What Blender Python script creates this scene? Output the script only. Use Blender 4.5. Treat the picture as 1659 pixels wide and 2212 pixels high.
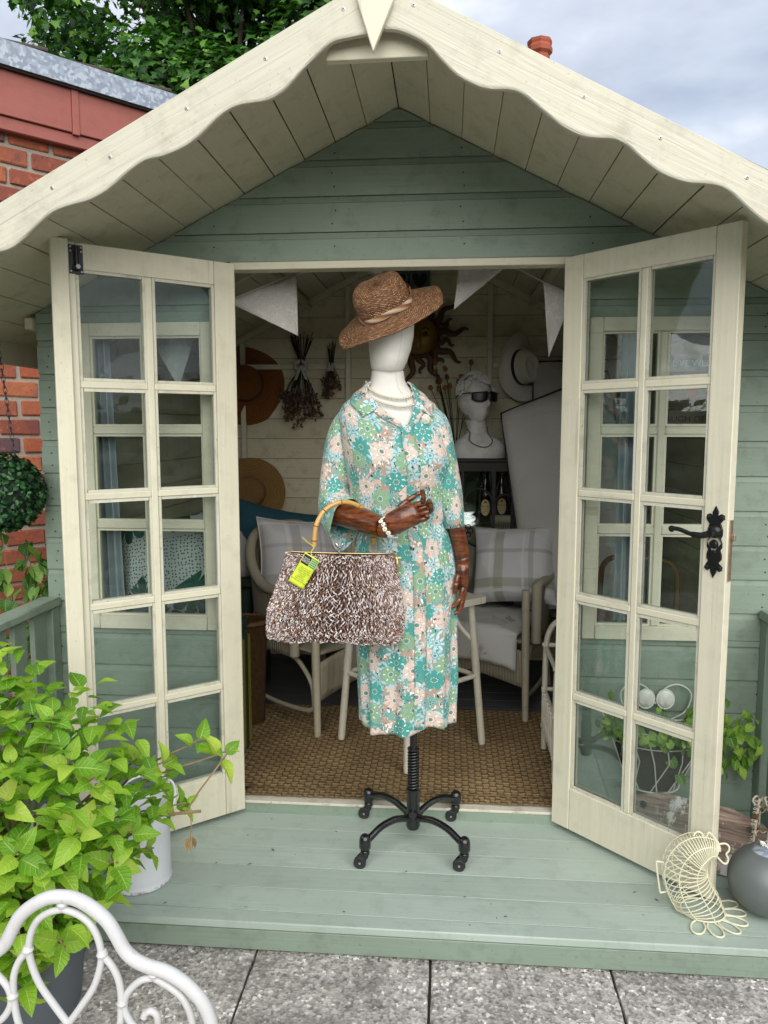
import bpy, math, random
from mathutils import Vector, Matrix, noise as mnoise
for o in list(bpy.data.objects):
    bpy.data.objects.remove(o)
S = bpy.context.scene
COL = S.collection
rnd = random.Random(11)
PI = math.pi
rad = math.radians

# ---------------------------------------------------------------- camera
cd = bpy.data.cameras.new('camera')
cam = bpy.data.objects.new('camera', cd)
COL.objects.link(cam)
cd.sensor_fit = 'HORIZONTAL'; cd.sensor_width = 36.0; cd.lens = 36.0 * 1661 / 1659
cd.clip_start = 0.05; cd.clip_end = 2000
cam.location = (0.1721, -2.5954, 1.3234)
cam.rotation_euler = (rad(90 - 6.1786), 0, rad(4.7887))
S.camera = cam

# ---------------------------------------------------------------- sky, sun, exposure
SUN_EL, SUN_AZ = 31.0, 168.0      # azimuth clockwise from +y (the back of the summerhouse): sun behind the camera, to the right
W = bpy.data.worlds.new('World'); S.world = W; W.use_nodes = True
wt = W.node_tree; wn = wt.nodes; wl = wt.links
wn.clear()
def wnode(t, **k):
    n = wn.new(t)
    for a, b in k.items(): setattr(n, a, b)
    return n
sky = wnode('ShaderNodeTexSky', sky_type='NISHITA', sun_disc=False)
sky.sun_elevation = rad(SUN_EL); sky.sun_rotation = rad(SUN_AZ)
sky.air_density = 1.0; sky.dust_density = 2.0; sky.ozone_density = 1.0
tc = wnode('ShaderNodeTexCoord')
mp = wnode('ShaderNodeMapping'); mp.inputs['Scale'].default_value = (1.0, 1.0, 2.3); mp.inputs['Location'].default_value = (0.35, 0.2, 0.1)
wl.new(tc.outputs['Generated'], mp.inputs['Vector'])
n1 = wnode('ShaderNodeTexNoise'); n1.inputs['Scale'].default_value = 2.1; n1.inputs['Detail'].default_value = 5; n1.inputs['Roughness'].default_value = 0.52
n1.inputs['Distortion'].default_value = 0.35
n2 = wnode('ShaderNodeTexNoise'); n2.inputs['Scale'].default_value = 3.4; n2.inputs['Detail'].default_value = 5; n2.inputs['Roughness'].default_value = 0.5
wl.new(mp.outputs[0], n1.inputs['Vector']); wl.new(mp.outputs[0], n2.inputs['Vector'])
r1 = wnode('ShaderNodeValToRGB'); r1.color_ramp.elements[0].position = 0.30; r1.color_ramp.elements[1].position = 0.50
r1.color_ramp.elements[0].color = (0.72, 0.72, 0.72, 1); r1.color_ramp.elements[1].color = (1, 1, 1, 1)
wl.new(n1.outputs['Fac'], r1.inputs['Fac'])
r2 = wnode('ShaderNodeValToRGB'); e = r2.color_ramp.elements
e[0].position = 0.36; e[0].color = (2.85, 3.25, 4.05, 1); e[1].position = 0.66; e[1].color = (6.7, 6.8, 6.9, 1)
m_ = e.new(0.50); m_.color = (3.9, 4.3, 5.0, 1)
wl.new(n2.outputs['Fac'], r2.inputs['Fac'])
mx = wnode('ShaderNodeMix', data_type='RGBA')
wl.new(r1.outputs['Color'], mx.inputs['Factor']); wl.new(sky.outputs[0], mx.inputs['A']); wl.new(r2.outputs['Color'], mx.inputs['B'])
bg = wnode('ShaderNodeBackground'); bg.inputs['Strength'].default_value = 0.072
wl.new(mx.outputs['Result'], bg.inputs['Color'])
wo = wnode('ShaderNodeOutputWorld'); wl.new(bg.outputs[0], wo.inputs['Surface'])
sd = bpy.data.lights.new('sun', 'SUN'); sd.energy = 1.5; sd.angle = rad(70); sd.color = (1.0, 0.965, 0.90)
sun = bpy.data.objects.new('sun', sd); COL.objects.link(sun)
_sv = Vector((math.sin(rad(SUN_AZ)) * math.cos(rad(SUN_EL)), math.cos(rad(SUN_AZ)) * math.cos(rad(SUN_EL)), math.sin(rad(SUN_EL))))
sun.rotation_euler = _sv.to_track_quat('Z', 'Y').to_euler(); sun.location = (4, -8, 9)
vs = S.view_settings
vs.view_transform = 'Standard'; vs.look = 'None'; vs.gamma = 1.0; vs.use_curve_mapping = False
vs.exposure = 1.38
S.render.engine = 'CYCLES'
cy = S.cycles
cy.use_denoising = True; cy.max_bounces = 6; cy.diffuse_bounces = 3; cy.glossy_bounces = 3; cy.transmission_bounces = 4; cy.transparent_max_bounces = 24
cy.caustics_reflective = False; cy.caustics_refractive = False; cy.sample_clamp_indirect = 6.0

# ---------------------------------------------------------------- helpers: objects
WM = {}          # world offset of empties
def tag(o, label=None, cat=None, group=None, kind=None):
    if label: o['label'] = label
    if cat: o['category'] = cat
    if group: o['group'] = group
    if kind: o['kind'] = kind
    return o
def empty(name, loc, label=None, cat=None, group=None, kind=None, rz=0.0, parent=None):
    o = bpy.data.objects.new(name, None); COL.objects.link(o)
    o.location = loc; o.rotation_euler = (0, 0, rz); o.empty_display_size = 0.05
    WM[o.name] = Matrix.Translation(loc) @ Matrix.Rotation(rz, 4, 'Z')
    if parent is not None:
        o.parent = parent; o.matrix_parent_inverse = WM[parent.name].inverted()
    return tag(o, label, cat, group, kind)
def link(name, me, parent=None, world=True, loc=None, rot=None):
    o = bpy.data.objects.new(name, me); COL.objects.link(o)
    if loc is not None: o.location = loc
    if rot is not None: o.rotation_euler = rot
    WM[o.name] = Matrix.Identity(4)
    if parent is not None:
        o.parent = parent
        if world: o.matrix_parent_inverse = WM[parent.name].inverted()
        if not world: WM[o.name] = WM[parent.name]
    return o
def copy_tree(o, parent=None):
    c = o.copy(); COL.objects.link(c); c.parent = parent
    for ch in o.children: copy_tree(ch, c)
    return c

class MB:
    def __init__(s): s.v = []; s.f = []; s.uv = {}; s.mi = []
    def add(s, vs, fs, M=None, uv=None, mi=0):
        b = len(s.v)
        for i, p in enumerate(vs):
            p = Vector(p)
            s.v.append(tuple(M @ p) if M is not None else tuple(p))
            if uv is not None: s.uv[b + i] = uv[i]
        for f in fs: s.f.append(tuple(b + i for i in f)); s.mi.append(mi)
        return s
    def box(s, x0, x1, y0, y1, z0, z1, M=None, c=0.0, mi=0):
        if c <= 0:
            vs = [(x, y, z) for z in (z0, z1) for y in (y0, y1) for x in (x0, x1)]
            return s.add(vs, [(0, 2, 3, 1), (4, 5, 7, 6), (0, 1, 5, 4), (2, 6, 7, 3), (0, 4, 6, 2), (1, 3, 7, 5)], M, mi=mi)
        L = (x0, y0, z0); H = (x1, y1, z1); vs = []; ix = {}
        for sx in (0, 1):
            for sy in (0, 1):
                for sz in (0, 1):
                    sg = (sx, sy, sz)
                    for a in range(3):
                        p = []
                        for k in range(3):
                            e = H[k] if sg[k] else L[k]
                            if k != a: e += (-c if sg[k] else c)
                            p.append(e)
                        ix[(sg, a)] = len(vs); vs.append(tuple(p))
        fs = []
        for a in range(3):
            b_, c_ = (a + 1) % 3, (a + 2) % 3
            for q in (0, 1):
                def sg(bb, cc):
                    t = [0, 0, 0]; t[a] = q; t[b_] = bb; t[c_] = cc; return tuple(t)
                f = [ix[(sg(0, 0), a)], ix[(sg(1, 0), a)], ix[(sg(1, 1), a)], ix[(sg(0, 1), a)]]
                fs.append(f if q else f[::-1])
            for bb in (0, 1):
                for cc in (0, 1):
                    def sg2(q):
                        t = [0, 0, 0]; t[a] = q; t[b_] = bb; t[c_] = cc; return tuple(t)
                    f = [ix[(sg2(0), b_)], ix[(sg2(1), b_)], ix[(sg2(1), c_)], ix[(sg2(0), c_)]]
                    fs.append(f if (bb ^ cc) else f[::-1])
        for sx in (0, 1):
            for sy in (0, 1):
                for sz in (0, 1):
                    f = [ix[((sx, sy, sz), k)] for k in range(3)]
                    fs.append(f if (sx + sy + sz) % 2 else f[::-1])
        return s.add(vs, fs, M, mi=mi)
    def tube(s, pts, r, n=8, closed=False, caps=True, M=None, sq=None, mi=0, uvs=None):
        pts = [Vector(p) for p in pts]; m = len(pts)
        rr = r if isinstance(r, (list, tuple)) else [r] * m
        T = []
        for i in range(m):
            a = pts[(i - 1) % m] if (closed or i > 0) else pts[i]
            b = pts[(i + 1) % m] if (closed or i < m - 1) else pts[i]
            d = (b - a); T.append(d.normalized() if d.length > 1e-9 else Vector((0, 0, 1)))
        up = Vector((0, 0, 1)) if abs(T[0].z) < 0.9 else Vector((1, 0, 0))
        nrm = (up - T[0] * up.dot(T[0])).normalized()
        vs = []; uv = []
        for i in range(m):
            nrm = (nrm - T[i] * nrm.dot(T[i]))
            nrm = nrm.normalized() if nrm.length > 1e-6 else T[i].orthogonal().normalized()
            bn = T[i].cross(nrm)
            ri = rr[i]; ra, rb = ri if isinstance(ri, (list, tuple)) else (ri, ri * (sq or 1))
            for k in range(n):
                a = 2 * PI * k / n
                vs.append(pts[i] + nrm * (math.cos(a) * ra) + bn * (math.sin(a) * rb))
        fs = []
        for i in range(m if closed else m - 1):
            j = (i + 1) % m
            for k in range(n):
                l = (k + 1) % n
                fs.append((i * n + k, i * n + l, j * n + l, j * n + k))
        if caps and not closed:
            fs.append(tuple(range(n))[::-1]); fs.append(tuple((m - 1) * n + k for k in range(n)))
        return s.add(vs, fs, M, mi=mi)
    def lathe(s, prof, n=24, M=None, a0=0.0, a1=2 * PI, mi=0, wob=None):
        full = abs(a1 - a0 - 2 * PI) < 1e-6; vs = []
        cols = n if full else n + 1
        for (r, z) in prof:
            for k in range(cols):
                a = a0 + (a1 - a0) * k / n; q = r * (wob(a, z) if wob else 1)
                vs.append((q * math.cos(a), q * math.sin(a), z))
        fs = []
        for i in range(len(prof) - 1):
            for k in range(n):
                l = (k + 1) % cols
                fs.append((i * cols + k, i * cols + l, (i + 1) * cols + l, (i + 1) * cols + k))
        return s.add(vs, fs, M, mi=mi)
    def grid(s, fn, nu, nv, M=None, uvf=None, mi=0, flip=False):
        vs = []; uv = []
        for j in range(nv + 1):
            for i in range(nu + 1):
                vs.append(fn(i / nu, j / nv))
                if uvf: uv.append(uvf(i / nu, j / nv))
        fs = []
        for j in range(nv):
            for i in range(nu):
                a = j * (nu + 1) + i
                f = (a, a + 1, a + nu + 2, a + nu + 1)
                fs.append(f[::-1] if flip else f)
        return s.add(vs, fs, M, uv if uvf else None, mi=mi)
    def prism(s, poly, d0, d1, axis='y', M=None, mi=0):
        n = len(poly); vs = []
        for d in (d0, d1):
            for (a, b) in poly:
                vs.append((a, d, b) if axis == 'y' else ((a, b, d) if axis == 'z' else (d, a, b)))
        fs = [tuple(range(n)), tuple(range(2 * n - 1, n - 1, -1))] + [((i + 1) % n, i, n + i, n + (i + 1) % n) for i in range(n)]
        return s.add(vs, fs, M, mi=mi)
    def mesh(s, name, mats, smooth=False, ang=40):
        me = bpy.data.meshes.new(name)
        me.from_pydata(s.v, [], s.f)
        for m in (mats if isinstance(mats, (list, tuple)) else [mats]): me.materials.append(m)
        if any(s.mi): me.polygons.foreach_set('material_index', s.mi)
        if s.uv:
            ul = me.uv_layers.new(name='UVMap')
            for lp in me.loops: ul.data[lp.index].uv = s.uv.get(lp.vertex_index, (0, 0))
        if smooth:
            me.polygons.foreach_set('use_smooth', [True] * len(me.polygons))
            if ang: me.set_sharp_from_angle(angle=rad(ang))
        me.update()
        return me
    def obj(s, name, mats, parent=None, smooth=False, ang=40, world=True, loc=None, rot=None):
        return link(name, s.mesh(name, mats, smooth, ang), parent, world, loc, rot)

def spl(pts, n=6, closed=False):
    P = [Vector(p) for p in pts]; out = []; m = len(P)
    rng = range(m if closed else m - 1)
    for i in rng:
        p0 = P[(i - 1) % m] if (closed or i > 0) else P[i] * 2 - P[i + 1]
        p1 = P[i]; p2 = P[(i + 1) % m]
        p3 = P[(i + 2) % m] if (closed or i < m - 2) else p2 * 2 - p1
        for k in range(n):
            t = k / n
            out.append(0.5 * ((2 * p1) + (-p0 + p2) * t + (2 * p0 - 5 * p1 + 4 * p2 - p3) * t * t + (-p0 + 3 * p1 - 3 * p2 + p3) * t ** 3))
    if not closed: out.append(P[-1])
    return out
def lerp(tab, x):
    if x <= tab[0][0]: return tab[0][1:]
    for a, b in zip(tab, tab[1:]):
        if x <= b[0]:
            t = (x - a[0]) / (b[0] - a[0]); t = t * t * (3 - 2 * t) * 0.5 + t * 0.5
            return tuple(p + (q - p) * t for p, q in zip(a[1:], b[1:]))
    return tab[-1][1:]
def fix_normals(o):
    import bmesh
    bm = bmesh.new(); bm.from_mesh(o.data); bmesh.ops.recalc_face_normals(bm, faces=bm.faces); bm.to_mesh(o.data); bm.free()
    return o
def mat_to(d, loc=(0, 0, 0), up=(0, 0, 1)):
    "matrix whose local z points along d"
    return Matrix.Translation(loc) @ Vector(d).to_track_quat('Z', 'Y').to_matrix().to_4x4()

# ---------------------------------------------------------------- helpers: materials
def lin(h, k=1.0):
    h = h.lstrip('#'); c = []
    for i in (0, 2, 4):
        v = int(h[i:i + 2], 16) / 255
        c.append(min(1.0, (v / 12.92 if v <= 0.04045 else ((v + 0.055) / 1.055) ** 2.4) * k))
    return (*c, 1.0)
class G:
    def __init__(s, name):
        s.m = bpy.data.materials.new(name); s.m.use_nodes = True; s.nt = s.m.node_tree
        s.b = s.nt.nodes['Principled BSDF']
    def n(s, t, ins=None, **p):
        nd = s.nt.nodes.new(t)
        for k, v in p.items(): setattr(nd, k, v)
        for k, v in (ins or {}).items(): s.put(nd, k, v)
        return nd
    def put(s, nd, k, v):
        if isinstance(v, bpy.types.NodeSocket): s.nt.links.new(v, nd.inputs[k])
        else: nd.inputs[k].default_value = v
    def set(s, **k):
        for a, v in k.items(): s.put(s.b, a.replace('_', ' '), v)
        return s
    def co(s, w='Object'): return s.n('ShaderNodeTexCoord').outputs[w]
    def mp(s, v, sc=(1, 1, 1), loc=(0, 0, 0), rot=(0, 0, 0)):
        return s.n('ShaderNodeMapping', {'Vector': v, 'Scale': sc, 'Location': loc, 'Rotation': rot}).outputs[0]
    def noise(s, v, sc=5, det=4, ro=0.5, dis=0.0, out='Fac'):
        return s.n('ShaderNodeTexNoise', {'Vector': v, 'Scale': sc, 'Detail': det, 'Roughness': ro, 'Distortion': dis}).outputs[out]
    def vor(s, v, sc=5, feat='F1', rand=1.0, dims='3D', out='Distance'):
        return s.n('ShaderNodeTexVoronoi', {'Vector': v, 'Scale': sc, 'Randomness': rand}, feature=feat, voronoi_dimensions=dims).outputs[out]
    def ma(s, op, a, b=0.0, c=0.0, clamp=False):
        nd = s.n('ShaderNodeMath', {0: a, 1: b, 2: c}, operation=op); nd.use_clamp = clamp; return nd.outputs[0]
    def vm(s, op, a, b=(0, 0, 0)):
        nd = s.n('ShaderNodeVectorMath', {0: a, 1: b}, operation=op)
        return nd.outputs['Value'] if op in ('LENGTH', 'DOT_PRODUCT', 'DISTANCE') else nd.outputs[0]
    def sep(s, v): 
        nd = s.n('ShaderNodeSeparateXYZ', {0: v}); return nd.outputs[0], nd.outputs[1], nd.outputs[2]
    def xyz(s, x=0.0, y=0.0, z=0.0): return s.n('ShaderNodeCombineXYZ', {0: x, 1: y, 2: z}).outputs[0]
    def mix(s, f, a, b, bt='MIX'):
        nd = s.n('ShaderNodeMix', data_type='RGBA', blend_type=bt); s.put(nd, 'Factor', f); s.put(nd, 'A', a); s.put(nd, 'B', b)
        return nd.outputs['Result']
    def ramp(s, f, st, ip='LINEAR'):
        nd = s.n('ShaderNodeValToRGB', {'Fac': f}); cr = nd.color_ramp; cr.interpolation = ip
        while len(cr.elements) < len(st): cr.elements.new(0.5)
        for el, (p, c) in zip(cr.elements, st):
            el.position = p; el.color = c if isinstance(c, (tuple, list)) else (c, c, c, 1)
        return nd.outputs['Color']
    def rng(s, f, a, b, c=0.0, d=1.0):
        return s.n('ShaderNodeMapRange', {0: f, 1: a, 2: b, 3: c, 4: d}).outputs[0]
    def rand(s): return s.n('ShaderNodeObjectInfo').outputs['Random']
    def island(s): return s.n('ShaderNodeNewGeometry').outputs['Random Per Island']
    def bump(s, h, st=0.3, dist=0.01, nrm=None):
        ins = {'Height': h, 'Strength': st, 'Distance': dist}
        if nrm is not None: ins['Normal'] = nrm
        o = s.n('ShaderNodeBump', ins).outputs[0]; s.put(s.b, 'Normal', o); return o
    def hsv(s, c, h=0.5, sa=1.0, v=1.0): return s.n('ShaderNodeHueSaturation', {'Hue': h, 'Saturation': sa, 'Value': v, 'Color': c}).outputs[0]

def painted(name, col, ax='X', rough=0.5, grain=0.25, dirt=0.25, dcol='#4a4538', var=0.10, wear=None, gsc=1.0):
    g = G(name); co = g.co()
    rv = g.rand(); off = g.xyz(g.ma('MULTIPLY', rv, 37.0), g.ma('MULTIPLY', rv, 91.0), g.ma('MULTIPLY', rv, 53.0))
    co = g.vm('ADD', co, off)
    sc = {'X': (2.2, 55, 55), 'Y': (55, 2.2, 55), 'Z': (55, 55, 2.2)}[ax]
    gr = g.noise(g.mp(co, tuple(q * gsc for q in sc)), 1.0, 3, 0.6, 0.6)
    big = g.noise(co, 3.0, 2, 0.55)
    v = g.ma('ADD', g.ma('MULTIPLY_ADD', big, var * 2.2, 1.0 - var * 1.1), g.ma('MULTIPLY_ADD', rv, var, -var * 0.5))
    v = g.ma('MULTIPLY', v, g.ma('MULTIPLY_ADD', gr, 0.16, 0.92))
    c = g.mix(1.0, col, g.n('ShaderNodeCombineColor', {0: v, 1: v, 2: v}).outputs[0], 'MULTIPLY')
    d = g.ramp(g.noise(co, 14, 4, 0.65), [(0.52, 0.0), (0.78, 1.0)])
    c = g.mix(g.ma('MULTIPLY', d, dirt), c, lin(dcol))
    sp = g.ramp(g.noise(co, 90, 1, 0.6), [(0.70, 0.0), (0.76, 1.0)])
    c = g.mix(g.ma('MULTIPLY', sp, dirt * 0.9), c, lin(dcol))
    if wear:
        w = g.ramp(g.noise(g.mp(co, tuple(q * 0.35 for q in sc)), 1.0, 4, 0.7), [(0.63, 0.0), (0.67, 1.0)])
        c = g.mix(g.ma('MULTIPLY', w, wear[1]), c, lin(wear[0]))
    g.set(Base_Color=c, Roughness=g.ma('MULTIPLY_ADD', gr, 0.25, rough - 0.1), IOR=1.45)
    g.bump(g.ma('ADD', gr, g.ma('MULTIPLY', big, 0.6)), grain, 0.004)
    return g.m
def plain(name, col, rough=0.5, metal=0.0, nsc=20, var=0.12, bump=0.0, bsc=80, spec=None, coat=0.0):
    g = G(name); co = g.co()
    nz = g.noise(co, nsc, 5, 0.6); v = g.ma('ADD', g.ma('MULTIPLY_ADD', nz, var * 2, 1 - var), g.ma('MULTIPLY_ADD', g.rand(), var * .6, -var * .3))
    g.set(Base_Color=g.mix(1.0, col, g.n('ShaderNodeCombineColor', {0: v, 1: v, 2: v}).outputs[0], 'MULTIPLY'), Roughness=g.ma('MULTIPLY_ADD', nz, 0.2, rough - 0.1), Metallic=metal)
    if coat: g.set(Coat_Weight=coat, Coat_Roughness=0.15)
    if bump: g.bump(g.noise(co, bsc, 6, 0.65), bump, 0.004)
    return g.m
# ================================================================ materials of the house
SAGE = (0.232, 0.298, 0.235, 1)
CREAM = (0.69, 0.655, 0.505, 1)
M = {}
M['sage_x'] = painted('sage_paint_x', SAGE, 'X', 0.5, 0.30, 0.30, '#2c322c', 0.10)
M['sage_y'] = painted('sage_paint_y', SAGE, 'Y', 0.5, 0.30, 0.30, '#2c322c', 0.10)
M['sage_z'] = painted('sage_paint_z', SAGE, 'Z', 0.5, 0.30, 0.25, '#2c322c', 0.10)
M['deck'] = painted('deck_paint', (0.385, 0.462, 0.402, 1), 'X', 0.46, 0.30, 0.26, '#5b5f54', 0.13, wear=('#8d8f80', 0.16))
M['cream_x'] = painted('cream_paint_x', CREAM, 'X', 0.5, 0.35, 0.20, '#57503f', 0.06, wear=('#8b8370', 0.30))
M['cream_z'] = painted('cream_paint_z', CREAM, 'Z', 0.5, 0.35, 0.17, '#57503f', 0.06, wear=('#8b8370', 0.28))
M['cream_y'] = painted('cream_paint_y', (0.60, 0.575, 0.43, 1), 'Y', 0.55, 0.3, 0.30, '#57503f', 0.07)
M['verge'] = painted('weathered_cream_paint', (0.56, 0.54, 0.435, 1), 'X', 0.55, 0.95, 0.40, '#8a806a', 0.05, wear=('#a79f8a', 0.6), gsc=0.9)
M['inner'] = painted('inner_cream_paint', (0.67, 0.615, 0.44, 1), 'X', 0.6, 0.25, 0.35, '#3a3527', 0.10)
M['floor'] = painted('grey_floor_paint', (0.085, 0.092, 0.092, 1), 'X', 0.5, 0.3, 0.3, '#3f3c36', 0.12)
M['felt'] = plain('green_mineral_felt', (0.06, 0.065, 0.06, 1), 0.9, 0, 40, 0.3, 0.6, 300)
M['screw'] = plain('zinc_screw', (0.45, 0.45, 0.43, 1), 0.4, 0.8, 200, 0.2)
M['nail'] = plain('dark_nail', (0.03, 0.028, 0.025, 1), 0.6, 0.3, 200, 0.2)
M['black'] = plain('black_iron', (0.010, 0.010, 0.011, 1), 0.32, 0.2, 60, 0.2, 0.15, 220)
M['latch'] = plain('worn_brass_latch', (0.42, 0.30, 0.22, 1), 0.4, 0.7, 60, 0.35)
def glass(name, tint=(0.93, 0.96, 0.95, 1), smear=0.035):
    g = G(name); nt = g.nt
    fr = g.n('ShaderNodeFresnel', {'IOR': 1.5}).outputs[0]
    tr = g.n('ShaderNodeBsdfTransparent', {'Color': tint})
    gl = g.n('ShaderNodeBsdfGlossy', {'Color': (1, 1, 1, 1), 'Roughness': 0.015})
    df = g.n('ShaderNodeBsdfDiffuse', {'Color': (0.75, 0.77, 0.78, 1)})
    co = g.co(); rv = g.rand()
    co = g.vm('ADD', co, g.xyz(g.ma('MULTIPLY', rv, 50), 0.0, g.ma('MULTIPLY', rv, 31)))
    dirt = g.ma('MULTIPLY', g.ramp(g.noise(g.mp(co, (6, 6, 14), (0, 0, 0), (0, 0.5, 0)), 1.0, 7, 0.7), [(0.50, 0.0), (0.85, 1.0)]), smear * 1.6)
    spk = g.ma('MULTIPLY', g.ramp(g.noise(co, 140, 2, 0.5), [(0.76, 0.0), (0.80, 1.0)]), 0.35)
    a = g.n('ShaderNodeMixShader', {0: g.ma('MINIMUM', g.ma('MULTIPLY', fr, 0.6), 1.0), 1: tr.outputs[0], 2: gl.outputs[0]})
    b = g.n('ShaderNodeMixShader', {0: g.ma('ADD', dirt, spk), 1: a.outputs[0], 2: df.outputs[0]})
    nt.links.new(b.outputs[0], nt.nodes['Material Output'].inputs['Surface'])
    return g.m
M['glass'] = glass('window_glass', smear=0.022)
M['cab_glass'] = glass('cabinet_glass', (0.95, 0.97, 0.96, 1), 0.015)

# ================================================================ ground and paving
DZ, GZ = -0.045, -0.130         # deck top, paving top
g = G('garden_soil_grass'); co = g.co()
g.set(Base_Color=g.ramp(g.noise(co, 3, 8, 0.7), [(0.3, lin('#2f3a1c')), (0.55, lin('#4b5a2b')), (0.8, lin('#5d5236'))]), Roughness=0.95)
g.bump(g.noise(co, 40, 6, 0.7), 0.8, 0.03)
M['ground'] = g.m
b = MB(); b.grid(lambda u, v: ((u - .5) * 900, (v - .5) * 900, GZ - 0.045), 2, 2)
tag(b.obj('ground', M['ground']), kind='structure')
g = G('speckled_concrete_slab'); co = g.vm('ADD', g.co(), g.xyz(g.ma('MULTIPLY', g.rand(), 40), g.ma('MULTIPLY', g.rand(), 17), 0.0))
c = g.ramp(g.vor(co, 120, out='Color'), [(0.0, lin('#454341')), (0.30, lin('#787572')), (0.52, lin('#989592')), (0.70, lin('#54514f')), (0.84, lin('#cfccc9'))], 'CONSTANT')
c = g.mix(0.45, c, g.ramp(g.noise(co, 45, 6, 0.7), [(0.35, lin('#4f4c49')), (0.6, lin('#aaa7a3'))]))
c = g.mix(g.ramp(g.noise(co, 5, 5, 0.65), [(0.45, 0.0), (0.70, 0.6)]), c, lin('#4d4a47'))
c = g.mix(1.0, c, (2.0, 1.98, 1.95, 1), 'MULTIPLY')
c = g.mix(g.ramp(g.noise(co, 2.2, 4, 0.6), [(0.50, 0.0), (0.66, 0.6)]), c, lin('#5f5b56'))
c = g.mix(g.ramp(g.noise(co, 30, 3, 0.6), [(0.66, 0.0), (0.74, 0.8)]), c, lin('#b9ad86'))
c = g.mix(g.ramp(g.noise(co, 9, 4, 0.6), [(0.62, 0.0), (0.72, 0.5)]), c, lin('#d2ccc6'))
g.set(Base_Color=c, Roughness=0.92)
g.bump(g.ma('ADD', g.ma('MULTIPLY', g.vor(co, 120), 0.4), g.noise(co, 50, 6, 0.7)), 0.7, 0.006)
M['slab'] = g.m
M['joint'] = plain('sandy_moss_joint', (0.055, 0.052, 0.035, 1), 0.95, 0, 60, 0.5, 0.8, 120)
b = MB(); b.grid(lambda u, v: (-3.4 + u * 6.8, -5.6 + v * 5.05, GZ - 0.018), 8, 8)
paving = tag(b.obj('paving', M['joint']), kind='structure')
def slab_mesh(sx, sy, seed):
    r = random.Random(seed); m = MB()
    def f(u, v):
        e = min(u, 1 - u) * sx; e2 = min(v, 1 - v) * sy; d = min(e, e2)
        z = -0.004 * max(0, 1 - d / 0.012) ** 2 + 0.0012 * mnoise.noise(Vector((u * 9 + seed, v * 9, 3)))
        jx = 0.0025 * mnoise.noise(Vector((v * 14, seed * 3.1, u * 2))) if e < 0.02 else 0
        jy = 0.0025 * mnoise.noise(Vector((u * 14, seed * 1.7, v * 2))) if e2 < 0.02 else 0
        return ((u - .5) * sx + jx, (v - .5) * sy + jy, z)
    us = [0, .008, .03] + [i / 12 for i in range(1, 12)] + [.97, .992, 1]
    n = len(us) - 1
    m.grid(lambda a, c_: f(us[round(a * n)], us[round(c_ * n)]), n, n)
    k = n + 1
    ring = [i for i in range(k)] + [j * k + n for j in range(1, k)] + [n * k + i for i in range(n - 1, -1, -1)] + [j * k for j in range(n - 1, 0, -1)]
    base = len(m.v)
    for i in ring: x, y, z = m.v[i]; m.v.append((x, y, -0.03))
    L = len(ring)
    for i in range(L):
        m.f.append((ring[(i + 1) % L], ring[i], base + i, base + (i + 1) % L)); m.mi.append(0)
    return m.mesh('paving_slab', M['slab'], True, 60)
sms = [slab_mesh(0.4795, 0.459, i) for i in range(4)]
for j in range(8):
    for i in range(-6, 7):
        x = 0.135 + 0.2435 - 0.487 + i * 0.4865 + (0.243 if j % 2 else 0) + 0.0
        o = link('paving_slab', sms[(i * 3 + j) % 4], paving, True, (x, -0.602 - 0.232 - j * 0.466, GZ + rnd.uniform(-.003, .003)), (rnd.uniform(-.004, .004), rnd.uniform(-.004, .004), rnd.choice((0, PI)) + rnd.uniform(-.006, .006)))
# crumbs and moss along the deck foot
b = MB()
for i in range(420):
    x = rnd.uniform(-1.1, 1.5); y = -0.621 - abs(rnd.gauss(0, 0.011)); s = rnd.uniform(0.0015, 0.006)
    if rnd.random() < .3: x += rnd.gauss(0, .01)
    p = [(x + rnd.uniform(-s, s), y + rnd.uniform(-s, s), GZ + rnd.uniform(-.001, s)) for _ in range(4)]
    b.add(p, [(0, 1, 2), (0, 2, 3), (0, 3, 1), (1, 3, 2)])
tag(b.obj('moss_and_grit', plain('moss_grit', (0.10, 0.085, 0.055, 1), 0.95, 0, 120, 0.6)), 'crumbs of moss and grit along the foot of the deck', 'moss', kind='stuff')

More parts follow.
